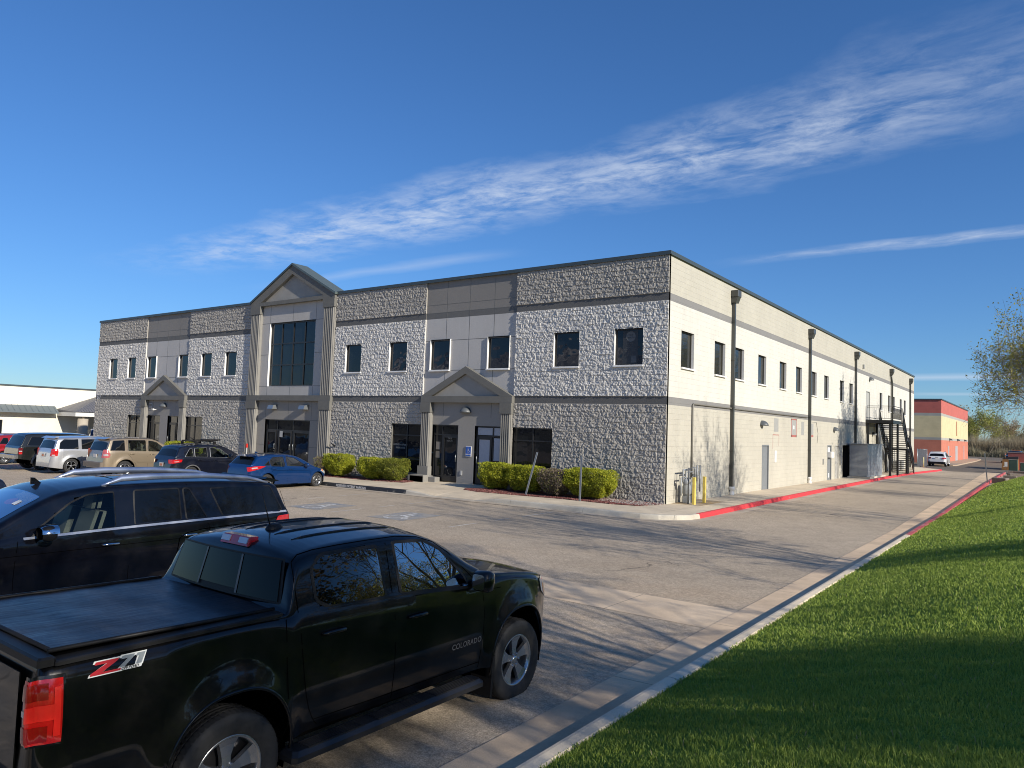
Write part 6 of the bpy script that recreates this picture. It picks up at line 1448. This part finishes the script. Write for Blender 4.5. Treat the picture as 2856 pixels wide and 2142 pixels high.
B = finish(SU, c, BLKN, (.84, 1.56), (-2.89, -2.73), SWN, see={3: GT}, glass_front=glass_mat('suv_windscreen', (.35, .42, .45)), glass_rear=GP_, step=.05, trimw=.022,
    seams=[[(-.15, 1.76), (-.18, 1.2), (-.20, .5)], [(-1.08, 1.78), (-1.38, 1.25), (-1.42, .95), (-1.25, .6), (-1.2, .5)], [(1.18, 1.17), (1.22, .8), (1.20, .4)], [(-2.45, 1.0), (-1.0, 1.005), (1.2, .99), (2.1, .98)], [(-2.76, 1.62), (-2.88, 1.2), (-2.9, .9)]],
    handles=[(.06, 1.02), (-1.08, 1.04)], hm=CHROME, hl=.24, mir=(.92, 1.24, PLAST, (.17, .27, .19)), wheelk=dict(w=.26, spokes=6, detail=1, inset=.0), cab=(-.2, 1.55), rows=2, floor=.66, cloth=mat('suv_leather', (.24, .235, .22), .5))
for sd in (1, -1):
    b = MB(); c.seam(b, [(-2.84, 1.262), (-1.2, 1.242), (.0, 1.222), (1.12, 1.19)], sd, w=.016, off=.010); b.build('chrome_strip', mat('satin_chrome', (.55, .57, .60), .35, metal=.6), SU, fixn=False)
    y_ = .70; b = MB()
    RAILM = mat('rail_silver', (.42, .48, .60), .32, metal=.75)
    pts = [(x, sd * (c.ytop(x) + .03), c.ztop(x, c.ytop(x) + .03) + h) for x, h in ((.12, .0), (.02, .03), (-.14, .07), (-.6, .075), (-1.4, .075), (-2.15, .065), (-2.36, .035), (-2.56, .0))]
    b.tube(pts, [.016, .026, .032, .032, .032, .032, .026, .016], 8); zc = c.ztop(-1, .7); b.v = [(x, y, z + max(0, (z - zc - .05)) * .6) for x, y, z in b.v]
    b.build('roof_rail', RAILM, SU)
    # black roof-side pillars read as one glass band
    b = MB(); c.patch(b, [(-.27, 1.25), (-.02, 1.245), (-.02, 1.71), (-.27, 1.72)], .0045, sd, 0, 0, 6); b.build('pillar_cover', mat('gloss_black', (.006, .006, .007), .1), SU, fixn=False)
    # chrome cap on the mirror
    yy = c.y(.92, 1.24); b = MB(); rows = []
    for i in range(9):
        a = math.pi * i / 8; rows.append([(.92 - .09 + .185 * t, sd * (yy + .195 + .145 * math.cos(a) * (1 - .25 * t ** 3)), 1.27 + (.105 * math.sin(a) ** .7) * (1 - .3 * t ** 3)) for t in (0, .25, .5, .75, 1)])
    b.grid(rows); b.build('mirror_cap', CHROME, SU, fixn=False)
b = MB(); b.prism([(0, -.005), (.17, -.005), (.12, .02), (.045, .085), (.0, .09)], -.012, .012, 0, 'y'); b.v = [(.72 - x, y, z + c.ztop(.6, 0) - .01) for x, y, z in b.v]; b.build('shark_fin', BLKN, SU)
b = MB(); c.toppatch(b, -1.7, -.2, -.50, .50, .006); b.build('roof_glass', GP_, SU, fixn=False)
b = MB(); b.prism([(-2.86, 1.755), (-2.62, 1.82), (-2.57, 1.79), (-2.70, 1.735)], -.66, .66, 0, 'y'); b.build('spoiler', BLKN, SU)
lamp(SU, c, [(-2.98, 1.06), (-2.60, 1.10), (-2.66, 1.20), (-2.96, 1.21)], REDL)
b = MB(); c.toppatch(b, 1.0, 1.09, .45, .55, .009); b.build('windscreen_sticker', WDEC, SU, fixn=False)
# ------------------------------------------------------------------ the parked row
def plate(T, x, z, orange=False, y=0.0):
    b_ = MB(); b_.box(x - .012, y - .155, z, x, y + .155, z + .155); p_ = b_.build('licence_plate', PLATE, T)
    if orange: b_ = MB(); b_.box(x - .014, y - .11, z + .02, x - .0121, y + .11, z + .11); b_.build('plate_picture', PLATEO, p_)
BLUE = paint('blue_metallic', (.004, .034, .13), .3); NAVY = paint('navy_black', (.006, .008, .016), .1); GOLD = paint('champagne_paint', (.34, .275, .19), .55, .32); SILV = paint('silver_paint', (.50, .51, .52), .6, .3)
CHAR = paint('charcoal_paint', (.012, .014, .013), .3); REDC = paint('red_paint', (.30, .012, .018), .3); WHC = paint('white_paint', (.74, .74, .73)); NVB = paint('deep_blue_paint', (.01, .022, .07), .3)
H = math.pi / 2
# blue hatchback
T = empty('hatchback', (-15.22, -5.58, gz(-15.2, -6)), H, 'blue hatchback parked nose-in before the main doors, nearest of the row', 'car', 'cars parked nose-in along the front walk')
c = Car(top=[(-2.15, .38), (-2.14, .55), (-2.08, .90), (-2.0, 1.0), (-1.72, 1.30), (-1.66, 1.37), (-1.5, 1.41), (-.9, 1.46), (-.3, 1.47), (.25, 1.42), (.6, 1.30), (1.25, .95), (1.35, .92), (1.75, .80), (2.02, .68), (2.12, .55), (2.15, .4)],
        belt=[(-2.15, .98), (-1.5, .96), (-.6, .93), (.6, .87), (1.3, .84), (1.8, .74), (2.15, .6)], plan=[(-2.15, .60), (-2.10, .72), (-1.95, .82), (-1.5, .875), (-.8, .885), (1.1, .885), (1.6, .86), (1.95, .72), (2.12, .50), (2.15, .4)],
        sill=[(-2.15, .32), (-1.7, .22), (1.6, .2), (2.15, .25)], axles=(-1.24, 1.42), wr=.317, arch=.365, flare=.025, tumble=.42, crown=.05, rc=.1, waist=.62)
finish(T, c, BLUE, (.52, 1.20), (-1.98, -1.70), [[(-1.40, .985), (-1.14, .975), (-1.14, 1.16)], [(-1.08, .97), (-.36, .945), (-.38, 1.33), (-.92, 1.29), (-1.08, 1.18)], [(-.24, .94), (.78, .915), (.62, 1.02), (.2, 1.27), (-.22, 1.335)]], see=(1, 2), glass_front=glass_mat('hatch_glass', (.40, .46, .40)),
       seams=[[(-.30, 1.37), (-.28, .9), (-.22, .3)], [(-1.12, .95), (-1.0, .7), (-.92, .3)], [(.88, .88), (1.0, .6), (.95, .3)], [(-1.0, .78), (.9, .74)]], handles=[(-.92, .84), (-.08, .81)], mir=(.70, .95), wheelk=dict(w=.2, spokes=7, rw=1.0), cloth=CLOTHT, cab=(-1.3, 1.2), floor=.34)
T.scale = (.955, 1, 1.0); T.location.y += .07
lamp(T, c, [(-2.10, .74), (-1.60, .86), (-1.35, .95), (-1.75, .97), (-2.10, .92)], [REDL, CLEARL], extra=[([(-1.98, .84), (-1.7, .88), (-1.75, .92), (-1.98, .90)], 1)]); lamp(T, c, [(1.55, .72), (1.9, .56), (2.06, .56), (1.95, .68), (1.7, .78)], [LENS, AMB], name='headlight', extra=[([(1.62, .73), (1.75, .68), (1.78, .73), (1.66, .77)], 1)])
b = MB(); b.prism([(-1.86, 1.33), (-1.6, 1.40), (-1.58, 1.36)], -.55, .55, 0, 'y'); b.build('spoiler', BLUE, T); plate(T, -2.155, .42, True)
b = MB(); b.prism([(-1.3, 1.44), (-1.16, 1.45), (-1.22, 1.5), (-1.30, 1.52)], -.02, .02, 0, 'y'); b.build('antenna', BLUE, T); b = MB(); c.toppatch(b, -1.25, .2, -.42, .42, .004); b.build('roof_glass', GP_, T, fixn=False)
# dark crossover with bicycle rack
T = empty('crossover', (-19.75, -6.02, gz(-19.8, -6)), H, 'black compact crossover with a bicycle rack on its roof', 'car', 'cars parked nose-in along the front walk')
c = Car(top=[(-2.23, .42), (-2.22, .60), (-2.18, .92), (-2.08, 1.05), (-1.88, 1.42), (-1.86, 1.50), (-1.7, 1.57), (-.9, 1.62), (-.2, 1.62), (.3, 1.55), (.55, 1.44), (1.2, 1.08), (1.3, 1.05), (1.85, .96), (2.1, .85), (2.2, .65), (2.23, .4)],
        belt=[(-2.23, 1.06), (-1.4, 1.04), (-.5, 1.02), (.6, .98), (1.3, .97), (1.9, .88), (2.23, .7)], plan=[(-2.23, .66), (-2.17, .78), (-2.0, .87), (-1.5, .91), (1.3, .915), (1.8, .88), (2.1, .72), (2.23, .5)],
        sill=[(-2.23, .36), (-1.7, .28), (1.6, .26), (2.23, .28)], axles=(-1.33, 1.36), wr=.345, arch=.405, flare=.02, tumble=.34, crown=.05, rc=.09, waist=.7)
finish(T, c, NAVY, (.40, 1.15), (-2.05, -1.90), [[(-1.66, 1.085), (-1.27, 1.075), (-1.27, 1.42), (-1.40, 1.42)], [(-1.20, 1.075), (-.60, 1.06), (-.60, 1.47), (-1.18, 1.43)], [(-.46, 1.055), (.60, 1.03), (.45, 1.13), (.05, 1.41), (-.44, 1.47)]], see=(0, 1, 2), glass_front=GT, trimm=mat('satin_trim', (.28, .28, .27), .3, metal=.8), trimw=.02,
       seams=[[(-.53, 1.5), (-.5, 1.0), (-.48, .38)], [(-1.24, 1.05), (-1.1, .8), (-.98, .38)], [(.7, 1.0), (.74, .7), (.70, .38)], [(-1.6, .9), (1.0, .86)]], handles=[(-1.0, .95), (-.26, .93)], mir=(.47, 1.10), wheelk=dict(w=.21, spokes=5, rw=1.3), cloth=CLOTHT, cab=(-1.4, 1.1), floor=.42)
T.scale = (1, 1, 1.06)
lamp(T, c, [(-2.22, .80), (-1.80, .88), (-1.78, .98), (-2.22, .97)], [REDL, CLEARL], extra=[([(-2.1, .87), (-1.92, .89), (-1.92, .91), (-2.1, .90)], 1)])
b = MB()
for sd in (1, -1):
    b.tube([(x, sd * (c.ytop(x) + .02), c.ztop(x, c.ytop(x)) + h) for x, h in ((-1.5, 0), (-1.4, .05), (-.2, .06), (.2, .0))], .016, 6)
for x in (-1.0, -.15): b.tube([(x, -.62, 1.70), (x, .62, 1.70)], .022, 6); b.box(x - .05, -.64, 1.58, x + .05, -.56, 1.71); b.box(x - .05, .56, 1.58, x + .05, .64, 1.71)
b.build('roof_rack', PLAST, T)
b = MB(); b.box(-1.35, -.30, 1.72, .2, -.22, 1.75); b.cbox(-.6, -.36, 1.74, .3, -.16, 1.80, .02); b.tube([(-.9, -.26, 1.74), (-1.1, -.26, 1.86), (-1.25, -.26, 1.78)], .018, 6); b.tube([(-1.2, .25, 1.73), (-.1, .25, 1.75)], .03, 6); b.build('bicycle_carrier', PLAST, T)
plate(T, -2.232, .68, True)
for a in c.ax:
    for sd in (1, -1): b = MB(); b.tube([(a + c.ar * .99 * math.cos(t), sd * (c.y(a, c.wzc + c.ar)), c.wzc + c.ar * .99 * math.sin(t)) for t in np.linspace(-.2, math.pi + .2, 20)], .028, 6); b.build('arch_cladding', mat('grey_cladding', (.10, .10, .10), .6), T)
# champagne SUV
T = empty('suv', (-24.30, -6.65, gz(-24.3, -7)), H, 'boxy champagne gold SUV between the silver minivan and the black crossover', 'suv', 'cars parked nose-in along the front walk')
c = Car(top=[(-2.36, .45), (-2.35, .62), (-2.33, .66), (-2.30, .95), (-2.24, 1.12), (-2.06, 1.60), (-2.04, 1.68), (-1.9, 1.73), (-1.2, 1.765), (-.2, 1.76), (.0, 1.72), (.32, 1.60), (1.1, 1.18), (1.25, 1.12), (1.95, 1.05), (2.25, .92), (2.33, .7), (2.36, .4)],
        belt=[(-2.36, 1.14), (-1.4, 1.13), (.6, 1.08), (1.3, 1.05), (2.0, .98), (2.36, .8)], plan=[(-2.36, .72), (-2.30, .86), (-2.15, .93), (-1.7, .965), (1.4, .97), (1.9, .94), (2.25, .80), (2.36, .6)],
        sill=[(-2.36, .42), (-1.9, .36), (1.6, .32), (2.36, .34)], axles=(-1.37, 1.33), wr=.37, arch=.44, flare=.03, tumble=.25, crown=.05, rc=.08, waist=.78)
finish(T, c, GOLD, (.34, 1.15), (-2.22, -2.08), [[(-2.06, 1.18), (-1.42, 1.17), (-1.42, 1.62), (-1.92, 1.60)], [(-1.24, 1.165), (-.42, 1.15), (-.42, 1.63), (-1.24, 1.63)], [(-.30, 1.15), (.66, 1.125), (.52, 1.24), (.10, 1.55), (-.28, 1.62)]], see=(1, 2), glass_front=glass_mat('tan_suv_glass', (.45, .5, .46)), trimw=.024,
       seams=[[(-.36, 1.66), (-.35, 1.1), (-.34, .42)], [(-1.31, 1.64), (-1.31, 1.1), (-1.1, .85), (-.9, .6), (-.86, .42)], [(.78, 1.08), (.82, .7), (.78, .42)]], handles=[(-1.08, 1.03), (-.14, 1.01)], mir=(.55, 1.2), wheelk=dict(w=.22, spokes=5, rw=1.2), cloth=CLOTHT, cab=(-1.3, 1.1), floor=.5)
T.scale = (1, 1, 1.07)
lamp(T, c, [(-2.34, .86), (-2.10, .88), (-2.06, 1.0), (-2.14, 1.22), (-2.30, 1.22)], [mat('tail_pink', (.42, .09, .09), .15, coat=1), CLEARL], extra=[([(-2.30, .95), (-2.14, .96), (-2.16, 1.04), (-2.30, 1.03)], 1)])
for sd in (1, -1): b = MB(); c.patch(b, [(-.85, .66), (.96, .62), (.96, .72), (-.86, .76)], .018, sd, 0, 0, 12, 3); b.build('side_moulding', GOLD, T, fixn=False)
b = MB(); b.cbox(-2.46, -.86, .46, -2.28, .86, .68, .03); b.build('rear_bumper', mat('bronze_bumper', (.16, .13, .10), .5), T); plate(T, -2.315, .86)
b = MB(); b.prism([(-2.24, 1.66), (-1.98, 1.74), (-1.96, 1.70)], -.66, .66, 0, 'y'); b.build('spoiler', GOLD, T); b = MB(); [b.tube([(x, sd * (c.ytop(x) + .0), c.ztop(x, c.ytop(x)) + .03) for x in (-1.7, -1.5, 0, .25)], .014, 6) for sd in (1, -1)]; b.build('roof_rail', PLAST, T)
# silver minivan
T = empty('minivan', (-28.25, -7.05, gz(-28.3, -7)), H, 'silver minivan with dark rear glass and black alloy wheels', 'van', 'cars parked nose-in along the front walk')
c = Car(top=[(-2.56, .40), (-2.55, .62), (-2.50, .95), (-2.46, 1.08), (-2.28, 1.58), (-2.26, 1.66), (-2.1, 1.70), (-1.2, 1.74), (-.1, 1.74), (.5, 1.66), (.8, 1.56), (1.65, 1.08), (1.8, 1.02), (2.25, .93), (2.48, .8), (2.55, .6), (2.57, .4)],
        belt=[(-2.56, 1.10), (-1.0, 1.09), (.6, 1.06), (1.6, 1.0), (2.2, .88), (2.57, .7)], plan=[(-2.56, .74), (-2.50, .88), (-2.32, .96), (-1.9, .995), (1.5, 1.0), (2.0, .96), (2.4, .8), (2.57, .55)],
        sill=[(-2.56, .30), (-2.1, .24), (1.8, .22), (2.57, .26)], axles=(-1.63, 1.50), wr=.35, arch=.40, flare=.035, tumble=.24, crown=.06, rc=.11, waist=.72)
finish(T, c, SILV, (.86, 1.62), (-2.43, -2.30), [[(-2.22, 1.14), (-1.36, 1.13), (-1.36, 1.60), (-1.98, 1.60), (-2.18, 1.42)], [(-1.20, 1.12), (.05, 1.105), (.05, 1.61), (-1.20, 1.61)], [(.18, 1.10), (1.42, 1.06), (1.3, 1.14), (.72, 1.52), (.40, 1.60)]], see=(2,), glass_front=GT, trimw=.02,
       seams=[[(.36, 1.64), (.36, 1.1), (.36, .32)], [(-.93, 1.64), (-.92, 1.1), (-.92, .8), (-.78, .45), (-.78, .32)], [(1.42, 1.0), (1.4, .5)], [(-.8, 1.12), (.3, 1.1)]], handles=[(.1, .98), (.55, .97)], mir=(1.25, 1.1), wheelk=dict(w=.21, spokes=5, rw=1.0, dark=DARK), cab=(-.2, 1.5), floor=.4)
T.scale = (1, 1, 1.05)
lamp(T, c, [(-2.54, .80), (-2.28, .82), (-2.24, 1.14), (-2.50, 1.14)], [REDL, CLEARL], extra=[([(-2.50, .82), (-2.38, .83), (-2.38, .88), (-2.50, .88)], 1)]); plate(T, -2.555, .76, True)
b = MB(); b.prism([(-2.42, 1.62), (-2.2, 1.71), (-2.18, 1.66)], -.7, .7, 0, 'y'); b.build('spoiler', SILV, T)
for sd in (1, -1): b = MB(); c.patch(b, [(-1.34, 1.14), (-1.22, 1.135), (-1.22, 1.60), (-1.34, 1.60)], .004, sd, 0, 0, 5); b.build('pillar_cover', mat('grey_pillar', (.22, .23, .24), .4), T, fixn=False)
# charcoal pickup with a cap
T = empty('pickup_truck', (-31.35, -7.15, gz(-31.5, -7)), H, 'charcoal pickup with a matching cap and grey arch flares, chrome rear bumper', 'pickup truck', 'cars parked nose-in along the front walk')
c = Car(top=[(-2.75, .60), (-2.74, .75), (-2.72, 1.10), (-2.68, 1.18), (-2.42, 1.80), (-2.38, 1.86), (-2.2, 1.90), (-1.2, 1.93), (.1, 1.92), (.6, 1.86), (.85, 1.76), (1.35, 1.28), (1.5, 1.22), (2.3, 1.14), (2.6, 1.05), (2.7, .8), (2.75, .45)],
        belt=[(-2.75, 1.22), (-1.0, 1.20), (.7, 1.18), (1.5, 1.16), (2.4, 1.08), (2.75, .9)], plan=[(-2.75, .84), (-2.70, .93), (-2.55, .97), (-1.8, .99), (1.6, .99), (2.2, .96), (2.6, .82), (2.75, .7)],
        sill=[(-2.75, .60), (-2.1, .50), (1.8, .46), (2.75, .46)], axles=(-1.62, 1.70), wr=.40, arch=.49, flare=.03, tumble=.20, crown=.05, rc=.09, waist=.85)
finish(T, c, CHAR, (.88, 1.32), (-2.66, -2.44), [[(-2.36, 1.27), (-1.18, 1.25), (-1.18, 1.70), (-2.16, 1.70)], [(-.82, 1.25), (.02, 1.24), (.0, 1.72), (-.6, 1.72), (-.84, 1.60)], [(.12, 1.24), (1.1, 1.22), (1.02, 1.30), (.7, 1.66), (.10, 1.72)]], see=(), glass_front=GD, seew=False, trimw=.025,
       seams=[[(-.94, 1.75), (-.94, 1.2), (-.9, .55)], [(.06, 1.75), (.06, 1.2), (.06, .5)], [(-2.62, 1.235), (-1.0, 1.225)]], handles=[(-.7, 1.1), (.2, 1.1)], mir=(1.0, 1.25), wheelk=dict(w=.27, spokes=5, rw=1.2))
lamp(T, c, [(-2.72, .82), (-2.56, .82), (-2.56, 1.14), (-2.72, 1.14)], [REDD, CLEARL, REDL], extra=[([(-2.70, .95), (-2.58, .95), (-2.58, 1.0), (-2.70, 1.0)], 1), ([(-2.70, .83), (-2.58, .83), (-2.58, .92), (-2.70, .92)], 2)], rnd=0)
b = MB(); b.cbox(-2.90, -.92, .60, -2.70, .92, .80, .03); b.box(-2.88, -.4, .8, -2.72, .4, .82, 1); b.build('rear_bumper', [mat('dull_chrome', (.50, .50, .48), .22, metal=.9), PLAST], T); b = MB(); b.tube([(-2.8, 0, .52), (-3.05, 0, .46), (-3.08, 0, .54)], .03, 8); b.build('tow_hitch', STEEL, T)
for a in c.ax:
    for sd in (1, -1): b = MB(); b.tube([(a + (c.ar + .02) * math.cos(t), sd * (c.y(a, c.wzc + c.ar) + .01), c.wzc + (c.ar + .02) * math.sin(t)) for t in np.linspace(-.1, math.pi + .1, 20)], .055, 6); b.build('arch_flare', mat('grey_flare', (.17, .165, .155), .6), T)
# red crossover at the left edge
def blob(name, loc, h, col, label, cat, L=4.6, Wd=.92, H_=1.66, grp=None, rails=None, glass=GP_, seeg=None, group=None):
    T = empty(name, loc, h, label, cat, group); k = L / 4.46; s_ = H_ / 1.62
    c = Car(top=[(x * k, z * s_) for x, z in [(-2.23, .42), (-2.22, .60), (-2.18, .92), (-2.08, 1.05), (-1.88, 1.42), (-1.86, 1.50), (-1.7, 1.57), (-.9, 1.62), (-.2, 1.62), (.3, 1.55), (.55, 1.44), (1.2, 1.08), (1.3, 1.05), (1.85, .96), (2.1, .85), (2.2, .65), (2.23, .4)]],
            belt=[(x * k, z * s_) for x, z in [(-2.23, 1.06), (-1.4, 1.04), (.6, .98), (1.3, .97), (1.9, .88), (2.23, .7)]], plan=[(x * k, y * Wd / .915) for x, y in [(-2.23, .66), (-2.17, .78), (-2.0, .87), (-1.5, .91), (1.3, .915), (1.8, .88), (2.1, .72), (2.23, .5)]],
            sill=[(-2.23 * k, .36), (1.6, .28), (2.23 * k, .28)], axles=(-1.35 * k, 1.36 * k), wr=.355, arch=.41, flare=.02, tumble=.32, crown=.05, rc=.09, waist=.7 * s_)
    sc = lambda P: [(x * k, z * s_) for x, z in P]
    finish(T, c, col, (.58 * k, 1.18 * k), (-2.05 * k, -1.90 * k), [sc([(-1.62, 1.08), (-1.18, 1.07), (-1.20, 1.40), (-1.42, 1.40)]), sc([(-1.10, 1.07), (-.18, 1.045), (-.20, 1.46), (-1.08, 1.42)]), sc([(-.08, 1.045), (.9, 1.02), (.8, 1.09), (.36, 1.38), (-.10, 1.46)])], see=(1, 2) if seeg else (), glass_front=seeg or GP_, glass_rear=glass, seew=bool(seeg), trimw=.022,
           seams=[[(-.13 * k, 1.46 * s_), (-.1 * k, 1.0), (-.08, .38)]], handles=[(-.9 * k, .93 * s_), (.05, .90 * s_)], mir=(.82 * k, 1.06 * s_), wheelk=dict(w=.21, spokes=5, rw=1.2), cab=(-1.3, 1.1), floor=.42)
    if rails:
        for sd in (1, -1): b_ = MB(); b_.tube([(x * k, sd * (c.ytop(x * k) + .02), c.ztop(x * k, c.ytop(x * k)) + h_) for x, h_ in ((-1.5, 0), (-1.35, .06), (-.1, .07), (.2, .0))], .022, 6); b_.build('roof_rail', rails, T)
    lamp(T, c, [(-2.22 * k, .80 * s_), (-1.85 * k, .86 * s_), (-1.82 * k, .98 * s_), (-2.22 * k, .98 * s_)], REDL); return T, c
T, c = blob('crossover', (-37.6, -6.9, gz(-37, -7)), H, REDC, 'dark red crossover cut off by the left edge, beyond the charcoal pickup', 'car', rails=CHROME, seeg=GT, H_=1.7, group='cars parked nose-in along the front walk')
T, c = blob('suv', (-46.6, 2.6, -.5), math.pi * .97, NAVY, 'dark SUV with silver roof rails before the cream wall', 'suv', L=4.8, H_=1.74, rails=CHROME)
T, c = blob('sedan', (-8.6, -20.3, gz(-8, -18)), -H, NAVY, 'black car of which only the rear roof corner shows at the left edge', 'car', L=4.7, H_=1.46, seeg=GD)
T, c = blob('suv', (.62, 75.4, -.15), H, WHC, 'white SUV parked by the red building at the end of the drive', 'suv', L=4.85, Wd=.96, H_=1.74, rails=ALLOY)
plate(T, -2.43, .95); b = MB(); b.cbox(-2.46, -.9, .3, -2.3, .9, .55, .03); b.build('rear_bumper', PLAST, T)
def farpickup(loc, h, col, label, orange=False):
    T = empty('pickup_truck', loc, h, label, 'pickup truck')
    c = Car(top=[(-2.85, .60), (-2.84, 1.2), (-2.80, 1.28), (-1.25, 1.28), (-1.15, 1.34), (-1.0, 1.82), (-.9, 1.90), (.3, 1.93), (.75, 1.86), (1.35, 1.36), (1.5, 1.30), (2.5, 1.22), (2.75, 1.1), (2.84, .7), (2.86, .4)],
            belt=[(-2.85, 1.26), (-1.1, 1.26), (.8, 1.24), (1.5, 1.22), (2.4, 1.14), (2.86, .95)], plan=[(-2.85, .90), (-2.75, .98), (-2.4, 1.0), (1.6, 1.0), (2.4, .97), (2.75, .82), (2.86, .7)], sill=[(-2.85, .55), (2.86, .45)], axles=(-1.7, 1.75), wr=.41, arch=.49, flare=.03, tumble=.2, crown=.05, rc=.09, waist=.9)
    finish(T, c, col, (.80, 1.32), (-1.13, -1.02), [[(-.88, 1.30), (-.02, 1.29), (-.04, 1.78), (-.82, 1.78)], [(.08, 1.29), (1.1, 1.27), (.72, 1.70), (.06, 1.78)]], see=(), seew=False, glass_front=GP_, seams=[[(.02, 1.8), (.02, .5)]], mir=(1.0, 1.32, col, (.15, .24, .24)), wheelk=dict(w=.27, spokes=6))
    if orange:
        b_ = MB(); b_.box(-.5, -.55, 1.955, -.35, .55, 2.06); b_.build('light_bar', mat('orange_beacon', (.55, .16, .05), .4), T)
    return T
farpickup((-50.2, 3.2, -.5), -.35, NVB, 'dark blue pickup under the carport by the cream building')
farpickup((6.9, 112, -.15), -H - .12, NAVY, 'dark pickup with an orange roof bar parked beyond the trash wall', True)
